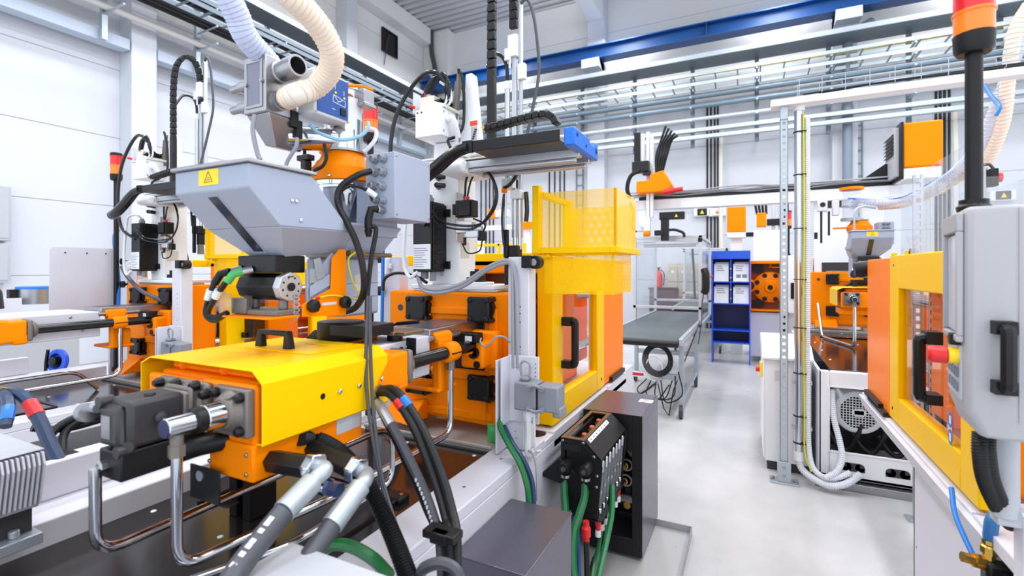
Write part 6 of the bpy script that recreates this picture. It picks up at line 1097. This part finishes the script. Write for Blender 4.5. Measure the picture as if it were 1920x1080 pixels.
spiral_hose('cream ribbed conveying hose sagging beside the clear one to the distant hopper', [at(1930, 10, D=3.3), at(1903, 60, D=3.3), at(1890, 150, D=3.4), at(1880, 230, D=3.5), at(1850, 300, D=3.7), at(1815, 320, D=3.9), at(1760, 355, D=4.3), at(1700, 380, D=4.6), at(1650, 386, D=4.9)], .04, .028, HOSECR, HOSERIB, .003)
hose('blue_air_tube', [at(1840, 150, D=3.6), at(1858, 180, D=3.5), at(1874, 200, D=3.4), at(1868, 216, D=3.4)], .013, TUBEB, 'bright blue air tube looping beside the black signal pole', 'tube')
hose('blue_air_tube', [at(1590, 372, D=5.0), at(1640, 374, D=4.9), at(1690, 370, D=4.6), at(1740, 345, D=4.3), at(1790, 320, D=4)], .008, TUBEB, 'thin blue air tube running along the sagging clear hose', 'tube')
l2 = T('glass_loader', 'small glass loader on an orange ring above the distant hopper', 'loader', (.97, 6.23, 2.04)); c = V((.965, 6.23, 2.08))
O('glass_tube', MB().cyl(c+V((0, 0, .06)), c+V((0, 0, .36)), .085, n=24), TUBECL, l2); O('top_ring', MB().cyl(c+V((0, 0, .36)), c+V((0, 0, .385)), .11, n=24), ORANGE, l2); O('clamp_ring', MB().cyl(c+V((0, 0, .03)), c+V((0, 0, .06)), .10, n=24).cyl(c+V((0, 0, .18)), c+V((0, 0, .19)), .10, n=24), STEEL, l2)
O('solenoid', MB().cbox(c+V((-.27, -.05, .2)), .09, .08, .12).cbox(c+V((-.15, -.05, .17)), .06, .08, .16), LGREY, l2, .008); O('solenoid_eye', MB().cyl(c+V((-.27, -.095, .21)), c+V((-.27, -.09, .21)), .025), BLACK, l2); O('sensor_leg', MB().box(c.x-.29, c.x-.27, c.y-.06, c.y-.05, c.z-.2, c.z+.14).box(c.x-.22, c.x-.2, c.y-.06, c.y-.05, c.z-.12, c.z+.14).cbox(c+V((-.33, -.06, -.12)), .03, .03, .07), BLACK, l2)
hose('loader_hook', [c+V((.16, -.25, .13)), c+V((.05, -.28, .15)), c+V((-.02, -.3, .08)), c+V((-.02, -.3, -.25))], .01, GALV, '', parent=l2); O('hook_weight', MB().cbox(c+V((-.02, -.3, -.28)), .04, .03, .1), MGREY, l2, .004)
# white screen panel and robot traverse beam behind
wp = T('white_screen_panel', 'large white sheet panel standing behind the distant hopper', 'panel', (.9, 7.0, .9)); O('sheet', MB().box(.70, 1.12, 6.98, 7.02, .88, 2.5), WHITE, wp, .004); O('dark_slot', MB().box(.76, .98, 6.972, 6.98, 2.34, 2.45), DGREY, wp); O('lower_slot', MB().box(.78, 1.1, 6.972, 6.98, 1.55, 1.68), DGREY, wp); O('leg', MB().box(.72, .76, 6.99, 7.01, 0, .88).box(1.06, 1.1, 6.99, 7.01, 0, .88), LGREY, wp)
tv = T('traverse_robot', 'long white robot traverse beam carrying an orange drive box with black louvres', 'robot', (0, 6.9, 2.4))
O('beam', MB().box(-1.5, 1.55, 6.88, 7.02, 2.42, 2.56), WHITE, tv, .008); O('cable_duct', MB().box(-1.4, 1.5, 6.87, 6.99, 2.56, 2.63), BLACKM, tv, .004)
tw = MB()
for i in range(5): tw.pipe(spline([(-1.5+.3*k, 6.86-.012*i, 2.60+.012*i+R.uniform(-.015, .015)) for k in range(11)], 5), .008, 6)
O('beam_cables', tw, CABLEG, tv)
O('column', MB().box(1.2, 1.4, 7.02, 7.2, 0, 2.56), WHITE, tv, .006)
ob = O('drive_housing', MB().box(1.46, 1.80, 6.5, 6.95, 2.68, 3.16), ORANGE, tv, .02)
O('drive_base', MB().box(1.46, 1.79, 6.52, 6.95, 2.56, 2.68), WHITE, tv, .006); O('black_edge', MB().box(1.44, 1.465, 6.48, 6.97, 2.56, 3.17), BLACK, tv, .004); O('grey_side', MB().box(1.40, 1.44, 6.55, 6.95, 2.6, 3.13), MGREY, tv, .004)
for i in range(6): O('louvre', MB().prism([(1.395, 6.58, 2.86+.04*i), (1.395, 6.93, 2.86+.04*i), (1.38, 6.93, 2.84+.04*i), (1.38, 6.58, 2.84+.04*i)], (0, 0, .012)), BLACK, tv)
O('black_wedge', MB().prism([(1.15, 6.85, 2.63), (1.44, 6.85, 2.63), (1.44, 6.85, 2.80), (1.38, 6.85, 2.80)], (0, .1, 0)), BLACK, tv, .004)
hd2 = O('head_housing', MB().prism([(x, 6.6, z) for x, z in ((-1.38, 2.62), (-.98, 2.62), (-.92, 2.70), (-1.03, 2.90), (-1.20, 2.86), (-1.20, 2.78), (-1.38, 2.78))], (0, .3, 0)), ORANGE, tv, .012)
O('head_cable_tray', MB().box(-1.44, -1.22, 6.62, 6.72, 2.90, 3.05).box(-1.3, -1.2, 6.62, 6.7, 2.86, 2.92), BLACKM, tv, .004)
O('lift_axis', MB().box(-1.37, -1.30, 6.7, 6.78, 2.9, 3.44).box(-1.27, -1.23, 6.72, 6.78, 2.3, 3.46).box(-1.22, -1.18, 6.72, 6.78, 2.3, 3.42), WHITE, tv, .004); O('axis_plate', MB().box(-1.42, -1.34, 6.66, 6.70, 3.05, 3.45), BLACK, tv, .003)
fan_c = MB()
for i in range(5): fan_c.pipe(spline([(-1.12+.015*i, 6.62+.02*i, 2.88), (-1.12+.03*i, 6.62+.02*i, 3.1), (-1.06+.03*i, 6.63+.02*i, 3.3), (-1.0+.035*i, 6.63+.02*i, 3.48-.03*i)]), .018, 6)
O('black_tubes', fan_c, BLACK, tv); O('chain_loop', MB().pipe(spline([(-1.33, 6.6, 2.92), (-1.45, 6.6, 2.86), (-1.5, 6.6, 2.7), (-1.47, 6.62, 2.56)]), .028, 8), BLACK, tv); O('red_tool', MB().cyl((-1.03, 6.56, 2.60), (-.88, 6.56, 2.62), .035).cyl((-.88, 6.56, 2.62), (-.78, 6.56, 2.63), .028), RED, tv); O('side_cables', MB().pipe(spline([(-1.48, 6.7, 2.5), (-1.43, 6.66, 2.35), (-1.46, 6.68, 2.2), (-1.40, 6.7, 2.1)]), .02, 6), CABLED, tv)
O('wrist', MB().box(-1.42, -1.28, 6.75, 6.9, 2.12, 2.4).box(-1.30, -1.22, 6.7, 6.8, 2.05, 2.3).cyl((-1.34, 6.74, 2.2), (-1.26, 6.74, 2.2), .05), WHITE, tv, .006); O('tool_arm', MB().box(-1.1, -.78, 6.72, 6.8, 2.26, 2.36).box(-1.08, -.98, 6.72, 6.8, 1.98, 2.28).box(-1.16, -1.04, 6.7, 6.76, 2.05, 2.12), BLACKM, tv, .006); O('tool_sticker', MB().prism([(-.90, 6.718, 2.29), (-.86, 6.718, 2.29), (-.88, 6.718, 2.33)], (0, -.002, 0)), STICKY, tv); O('tool_hose', MB().pipe(spline([(-1.0, 6.74, 2.12), (-.9, 6.74, 2.12), (-.80, 6.74, 2.08), (-.78, 6.74, 2.02)]), .018, 8), BLACK, tv); O('orange_joint', MB().cyl((-1.3, 6.7, 2.08), (-1.22, 6.7, 2.08), .04), ORANGE, tv)
# ================================================================== CONVEYOR WITH ITS CLEAR ENCLOSURE
def profile(mb, x0, x1, y0, y1, z0, z1): return mb.box(x0, x1, y0, y1, z0, z1)
def conveyor(dx, dy, label, elabel, cables):
    t = T('belt_conveyor', label, 'conveyor', (-1.06+dx, 6.5+dy, 0)); X0, X1, Y0, Y1 = -1.52+dx, -.63+dx, 5.3+dy, 8.8+dy
    O('belt', MB().box(X0+.04, X1-.045, Y0+.03, Y1, .835, .868).cyl((X0+.04, Y0+.03, .835), (X1-.045, Y0+.03, .835), .033), BELT, t, .003)
    for a, b in ((X0, X0+.035), (X1-.04, X1)): O('side_profile', MB().box(a, b, Y0, Y1, .80, .875).box(a-.004, b+.004, Y0+.01, Y1, .83, .845), ALU, t, .004)
    O('roller', MB().cyl((X0+.04, Y0+.02, .81), (X1-.045, Y0+.02, .81), .035), BLACKM, t)
    for x in (X0+.02, X1-.06):
        for y in (Y0+.18, Y0+1.75):
            lg_ = O('leg', MB().box(x, x+.05, y, y+.05, .13, .80), GALV, t, .004)
            O('castor', MB().cyl((x+.008, y-.02, .072), (x+.042, y-.02, .072), .07, n=20), DGREY, lg_); O('castor_fork', MB().box(x-.002, x+.008, y-.04, y+.03, .05, .13).box(x+.042, x+.052, y-.04, y+.03, .05, .13).box(x-.005, x+.055, y-.02, y+.06, .125, .14).cyl((x, y-.02, .065), (x+.05, y-.02, .065), .015), GALV, lg_, .002)
    O('cross_bar', MB().box(X0+.07, X1-.06, Y0+.18, Y0+.22, .40, .46).box(X0+.07, X1-.06, Y0+1.76, Y0+1.80, .40, .46).box(X0+.07, X1-.06, Y0+1.76, Y0+1.80, .68, .72).box(X1-.06, X1-.02, Y0+.2, Y0+1.75, .16, .20), GALV, t, .003)
    if cables:
        O('control_strip', MB().box(X0+.3, X0+.62, Y0+.155, Y0+.18, .405, .47), WHITE, t, .003); O('red_label', MB().box(X0+.34, X0+.46, Y0+.152, Y0+.155, .42, .45), RED, t)
        cm = MB()
        for i in range(5): cm.pipe([V((X0+.62+(.11+.012*i)*math.cos(a), Y0+.13-.01*i, .62+(.13+.012*i)*math.sin(a))) for a in [k*math.pi/12 for k in range(25)]], .0065, 6)
        O('cable_coil', cm, BLACKM, t); c2 = MB()
        for i in range(4): c2.pipe(spline([(X0+.5+.05*i, Y0+.12, .40), (X0+.4+.1*i, Y0+.12, .26-.03*i), (X0+.6+.09*i, Y0+.1, .18+.03*i), (X0+.74+.03*i, Y0+.12, .36+.05*i)]), .007, 6)
        c2.pipe(spline([(X0+.02, Y0+.1, .4), (X0+.15, Y0+.1, .25), (X0+.4, Y0+.1, .22), (X0+.6, Y0+.12, .36)]), .012, 6).pipe([(X0+.62, Y0+.12, .36), (X0+.68, Y0+.12, .10), (X0+.74, Y0+.08, .04), (X0+.78, Y0+.12, .3), (X1+.02, Y0+1.7, .9)], .007, 6)
        O('loose_cables', c2, BLACKM, t); O('white_cable', MB().pipe([V((X0+.58+.09*math.cos(a), Y0+.11, .52+.13*math.sin(a))) for a in [k*math.pi/12 for k in range(20)]], .006, 6), CABLEW, t)
    e = T('clear_enclosure', elabel, 'enclosure', (-1.06+dx, 7.95+dy, .88)); E0, E1, F0, F1 = -1.53+dx, -.595+dx, 7.1+dy, 8.85+dy
    for x in (E0, E1-.045):
        for y in (F0, F1-.045): O('post', MB().box(x, x+.045, y, y+.045, .80, 2.02), ALU, e, .003)
    for z in (.88+.16, 1.985, 2.03): O('front_bar', MB().box(E0, E1, F0, F0+.045, z, z+.04), ALU, e, .003)
    for x in (E0, E1-.045):
        for z in (.80, 2.02): O('side_bar', MB().box(x, x+.045, F0, F1, z, z+.045), ALU, e, .003)
    O('rear_bar', MB().box(E0, E1, F1-.045, F1, 2.02, 2.065).box(E0, E1, F1-.045, F1, 1.04, 1.08), ALU, e, .003)
    O('lamp_tube', MB().cyl((E0+.1, F0+.3, 1.95), (E1-.1, F0+.3, 1.95), .03).box(E0+.08, E1-.08, F0+.25, F0+.35, 1.965, 1.985), WHITE, e)
    O('side_pane', MB().box(E1-.025, E1-.021, F0+.05, F1-.05, .85, 2.0), PLEXI, e); O('side_pane', MB().box(E0+.02, E0+.024, F0+.05, F1-.05, .85, 2.0), PLEXI, e); O('front_pane', MB().box(E0+.05, E1-.05, F0+.02, F0+.024, 1.08, 1.98), PLEXI, e)
    O('corner_cap', MB().box(E1-.05, E1+.003, F0-.005, F0, 1.97, 2.03), BLACK, e)
    O('valve_box', MB().box(E0+.2, E0+.7, F0+.5, F0+.8, 2.065, 2.09).box(E0+.3, E0+.5, F0+.3, F0+.4, 2.065, 2.1), WHITE, e, .004)
    if cables: O('pendant', MB().pipe(spline([(E1+.03, F0-.02, 1.28), (E1+.05, F0-.04, 1.33), (E1+.05, F0-.04, 1.52), (E1+.03, F0-.02, 1.6)]), .05, 10), BLACK, e); O('pendant_lamp', MB().cyl((E1+.11, F0-.04, 1.50), (E1+.135, F0-.04, 1.50), .02), RED, e); O('pendant_cable', MB().pipe(spline([(E1+.03, F0-.03, 1.3), (E1-.0, F0-.03, 1.1), (E1+.0, F0-.05, .9), (E1-.03, F0-.2, .6)]), .008, 6), CABLED, e); O('vertical_hose', MB().pipe(spline([(E1-.3, F1, 1.95), (E1-.28, F1, 1.6), (E1-.26, F1, 1.1)]), .02, 6), CABLED, e)
conveyor(0, 0, 'grey-green belt conveyor on castors with coiled cables below', 'aluminium framed clear enclosure over the belt conveyor', True)
conveyor(.15, 4.55, 'far belt conveyor seen through the clear enclosure', 'far aluminium framed enclosure seen through the nearer one', False)
# ================================================================== BLUE RACK WITH PAPERS
rk = T('blue_rack', 'bright blue steel rack with pigeonholes for papers and open lower shelves', 'rack', (-.3, 9.15, 0)); X0, X1, Y0, Y1 = -.60, -.0, 9.0, 9.35
O('side', MB().box(X0, X0+.02, Y0, Y1, 0, 1.9), SBLUE, rk, .003); O('side', MB().box(X1-.02, X1, Y0, Y1, 0, 1.9), SBLUE, rk, .003); O('divider', MB().box(-.31, -.29, Y0+.02, Y1, 1.02, 1.78), SBLUE, rk, .003)
O('back', MB().box(X0, X1, Y1-.01, Y1, .3, 1.9), mat('shaded_shelf_blue', (6, 20, 80), .45), rk)  # shelf blue darkened, the shade inside the rack put into the colour
for z in (.34, .55, 1.0, 1.37, 1.78): O('shelf', MB().box(X0+.02, X1-.02, Y0, Y1-.01, z, z+.02), SBLUE, rk, .003)
O('header', MB().box(X0, X1, Y0-.01, Y0, 1.77, 1.91), SBLUE, rk, .003); O('rivet', screws(MB(), [(-.30, Y0+.019, z) for z in (1.1, 1.25, 1.45, 1.6)], (0, -1, 0), .015, .01), STEEL, rk)
for i, (x, z, w_, h, l) in enumerate(((-.565, 1.39, .23, .30, 'white paper stack standing in the upper pigeonhole next to the enclosure'), (-.265, 1.39, .24, .30, 'paper sheet with a dark picture in the upper pigeonhole away from the enclosure'), (-.565, 1.02, .23, .28, 'white paper stack in the lower pigeonhole next to the enclosure'), (-.265, 1.02, .24, .28, 'white papers in the lower pigeonhole away from the enclosure'))):
    p = T('paper_sheets', l, 'papers', (x+w_/2, 9.08, z), 'papers in the blue rack'); O('front_sheet', MB().hexa([(x, 9.03, z), (x+w_, 9.03, z), (x+w_, 9.034, z), (x, 9.034, z), (x, 9.09, z+h), (x+w_, 9.09, z+h), (x+w_, 9.094, z+h), (x, 9.094, z+h)]), PAPER, p); O('rear_sheet', MB().hexa([(x+.02, 9.06, z), (x+w_, 9.06, z), (x+w_, 9.064, z), (x+.02, 9.064, z), (x+.02, 9.13, z+h+.03), (x+w_, 9.13, z+h+.03), (x+w_, 9.134, z+h+.03), (x+.02, 9.134, z+h+.03)]), PAPER, p)
    pm = MB()
    for k in range(3): yy = 9.03+.06*(.6+.12*k)-.003; pm.box(x+.04, x+.04+R.uniform(.08, .15), yy, yy+.001, z+h*(.6+.12*k), z+h*(.6+.12*k)+.012)
    if i == 1: pm.box(x+.05, x+.12, 9.042, 9.044, z+.06, z+.12).box(x+.14, x+.21, 9.042, 9.044, z+.06, z+.12)
    O('print', pm, mat('faint_print', (130, 132, 140), .6), p)
# ================================================================== FAR MACHINE WITH THE ROUND FLANGE
fm_ = T('far_machine', 'far orange machine with a round bolted flange and brown inside beside the blue rack', 'machine', (.3, 9.7, 0))
O('shell', MB().frame('y', 9.3, -.02, .95, .88, 1.74, (.03, .03, .03, .05), .5), ORANGE, fm_, .006); O('brown_wall', MB().box(0, .93, 9.5, 9.52, .9, 1.7), RUST, fm_)
O('base', MB().box(-.02, 1.0, 9.35, 10.6, .1, .86), LGREY, fm_, .006); O('black_slot', MB().box(.02, .2, 9.44, 9.5, 1.55, 1.68).box(.02, .2, 9.44, 9.5, .95, 1.06), BLACK, fm_, .004); O('handle_rail', MB().box(.28, .60, 9.4, 9.43, 1.62, 1.64).box(.3, .32, 9.4, 9.5, 1.62, 1.68).box(.55, .57, 9.4, 9.5, 1.62, 1.68), ORANGE, fm_)
fcx, fcz = .30, 1.29
fl_ = O('round_flange', MB().lathe((fcx, 9.5, fcz), (0, -1, 0), [(0, .27), (.08, .26), (.12, .2), (.14, .09), (.18, .08)], 30).lathe((fcx-.31, 9.5, fcz+.02), (0, -1, 0), [(0, .11), (.1, .11), (.12, .09)], 20), ORANGEC, fm_)
for i in range(8): a = i*math.pi/4+.39; O('flange_bolt', MB().lathe((fcx+.215*math.cos(a), 9.40, fcz+.215*math.sin(a)), (0, -1, 0), [(0, .038), (.03, .038), (.035, .02)], 12), BLACK, fl_)
O('black_boss', MB().cyl((fcx, 9.32, fcz), (fcx, 9.30, fcz), .04).cyl((fcx-.31, 9.38, fcz+.02), (fcx-.31, 9.36, fcz+.02), .075), BLACK, fl_); O('tie_rod', MB().cyl((fcx-.14, 9.4, fcz+.15), (fcx-.02, 9.36, fcz+.03), .02), ORANGE, fl_)
fcb = T('far_cabinet', 'tall white cabinet with a black handle beside the round flange machine', 'cabinet', (.57, 9.05, 0)); O('body', MB().box(.47, .72, 9.0, 9.3, .88, 1.82), WHITE, fcb, .02); O('handle', MB().box(.58, .64, 8.975, 9.0, 1.12, 1.38), BLACK, fcb, .01); O('stand', MB().box(.5, .7, 9.05, 9.25, 0, .88), LGREY, fcb, .006); O('cable', MB().pipe(spline([(.52, 8.98, .9), (.50, 8.97, .6), (.56, 8.97, .35)]), .03, 8), BLACK, fcb); O('yellow_post', MB().box(.64, .68, 8.97, 9.0, .3, .9), YELLOW, fcb)
tw_ = at(1478, 425, Y=9.05); tower(tw_.x, 9.05, tw_.z, .05, 1.82, 'small red and amber signal light on a pole above the far white cabinet', hh=.11)
fr2 = T('far_robot', 'far robot arm with an orange drive box over the blue rack', 'robot', (.1, 10.2, 1.9)); c = at(1381, 415, Y=10.2)
O('drive_housing', MB().cbox(c+V((0, 0, .02)), .32, .3, .48), ORANGE, fr2, .015); O('drive_base', MB().cbox(c+V((0, 0, -.27)), .32, .3, .1), WHITE, fr2, .008); O('cross_arm', MB().box(c.x+.16, c.x+.72, 10.15, 10.25, c.z-.3, c.z-.22).box(c.x+.3, c.x+.65, 10.1, 10.15, c.z-.36, c.z-.28), BLACKM, fr2, .006); O('orange_wrist', MB().cbox(c+V((.42, -.05, .0)), .16, .16, .26), ORANGE, fr2, .012); O('lift_axis', MB().cbox(c+V((.62, -.02, .18)), .06, .06, .95).cbox(c+V((.72, -.02, .18)), .05, .06, .8), ALU, fr2, .004); O('black_head', MB().cbox(c+V((.66, -.08, -.05)), .3, .1, .12).cbox(c+V((.82, -.08, .2)), .08, .08, .6), BLACK, fr2, .006); O('gripper', MB().cbox(c+V((.7, -.05, -.42)), .08, .08, .22).cbox(c+V((.66, -.05, -.6)), .02, .03, .2).cbox(c+V((.74, -.05, -.6)), .02, .03, .2).cbox(c+V((.7, -.06, -.5)), .16, .06, .04), TGREY, fr2, .004)
tb_ = MB()
for i in range(4): tb_.pipe(spline([c+V((.35+.05*i, -.1, .1)), c+V((.3+.06*i, -.1, .35)), c+V((.2+.06*i, -.1, .6))]), .022, 6)
O('black_tubes', tb_, BLACK, fr2); O('robot_stand', MB().cbox(V((c.x, 10.25, (c.z-.3)/2)), .2, .2, c.z-.3), WHITE, fr2)
fp = T('far_white_panel', 'white far panel behind the strut post above the orange flange machine', 'panel', (.35, 9.9, 1.8)); O('sheet', MB().box(.05, .55, 9.9, 9.93, .86, 2.3), WHITE, fp, .004)
# ---- khaki cabinets along the back wall, seen through the enclosure
for i, px in enumerate((1262, 1281, 1300)):
    c = at(px, 560, Y=13.0); k = T('archive_cabinet', ('khaki grey cabinet by the back wall, first from the extinguisher', 'khaki grey cabinet by the back wall, second from the extinguisher', 'khaki grey cabinet by the back wall, third from the extinguisher')[i], 'cabinet', (c.x, 13.2, 0)); O('body', MB().box(c.x-.12, c.x+.13, 12.9, 13.5, 0, 1.75), mat('khaki_grey', (186, 180, 166), .5), k, .008); O('drawer_front', MB().box(c.x-.11, c.x+.12, 12.88, 12.9, .9, 1.25), mat('khaki_grey', (186, 180, 166)), k, .008); O('drawer_front', MB().box(c.x-.11, c.x+.12, 12.88, 12.9, 1.28, 1.68), mat('khaki_grey', (186, 180, 166)), k, .008); O('tag', MB().box(c.x-.03, c.x+.04, 12.875, 12.88, 1.5, 1.56), PAPER, k)
dk = T('dark_crate', 'dark red and black crate stack seen through the clear enclosure', 'crate', at(1240, 560, Y=12.6)); c = at(1240, 552, Y=12.6); O('body', MB().box(c.x-.28, c.x+.35, 12.5, 12.9, 0, c.z+.15), mat('dark_maroon', (70, 50, 66), .5), dk, .01); O('rim', MB().box(c.x-.30, c.x+.37, 12.48, 12.92, c.z+.13, c.z+.17), BLACK, dk, .006)
# ---- far row seen between the robot column and the cage
fo = T('far_gantry', 'far white gantry beam with orange end blocks seen past the robot column', 'gantry', (-3.4, 11, 0)); a, b = at(893, 428, Y=11), at(1003, 428, Y=11)
O('beam', MB().box(a.x, b.x, 10.95, 11.1, a.z-.07, a.z+.05), WHITE, fo, .01); O('orange_block', MB().box(b.x-.35, b.x, 10.9, 10.96, a.z-.08, a.z+.1), ORANGE, fo, .01); q = at(925, 401, Y=11); O('upper_unit', MB().box(q.x, q.x+.45, 10.9, 11.1, q.z-.1, q.z+.08), LGREY, fo, .01); O('orange_end', MB().box(q.x-.1, q.x+.1, 10.88, 11.12, q.z-.12, q.z+.12), ORANGE, fo, .01); O('beam_leg', MB().box(a.x+.05, a.x+.2, 11, 11.1, 0, a.z), WHITE, fo); O('second_leg', MB().box(b.x-.3, b.x-.15, 11, 11.1, 0, a.z), WHITE, fo)
fg = T('far_guard_frame', 'far yellow guard frame with mesh seen past the robot column', 'guard', (-3, 8.5, 0)); a, b = at(886, 458, Y=8.5), at(985, 500, Y=8.5)
O('frame', MB().frame('y', 8.5, a.x, b.x, 1.0, a.z, .05, .05).box((a.x+b.x)/2-.02, (a.x+b.x)/2+.03, 8.5, 8.55, 1.0, a.z), YELLOW, fg, .004); O('orange_panel', MB().box(a.x, b.x, 8.55, 8.6, .2, 1.5), ORANGE, fg); O('blue_lid', MB().box(b.x-.05, b.x+.4, 8.4, 8.8, 1.72, 1.8), SBLUE, fg, .02)
O('stay', MB().box(a.x, a.x+.08, 8.5, 8.58, 0, 1.0).box(b.x-.08, b.x, 8.5, 8.58, 0, 1.0), YELLOW, fg)
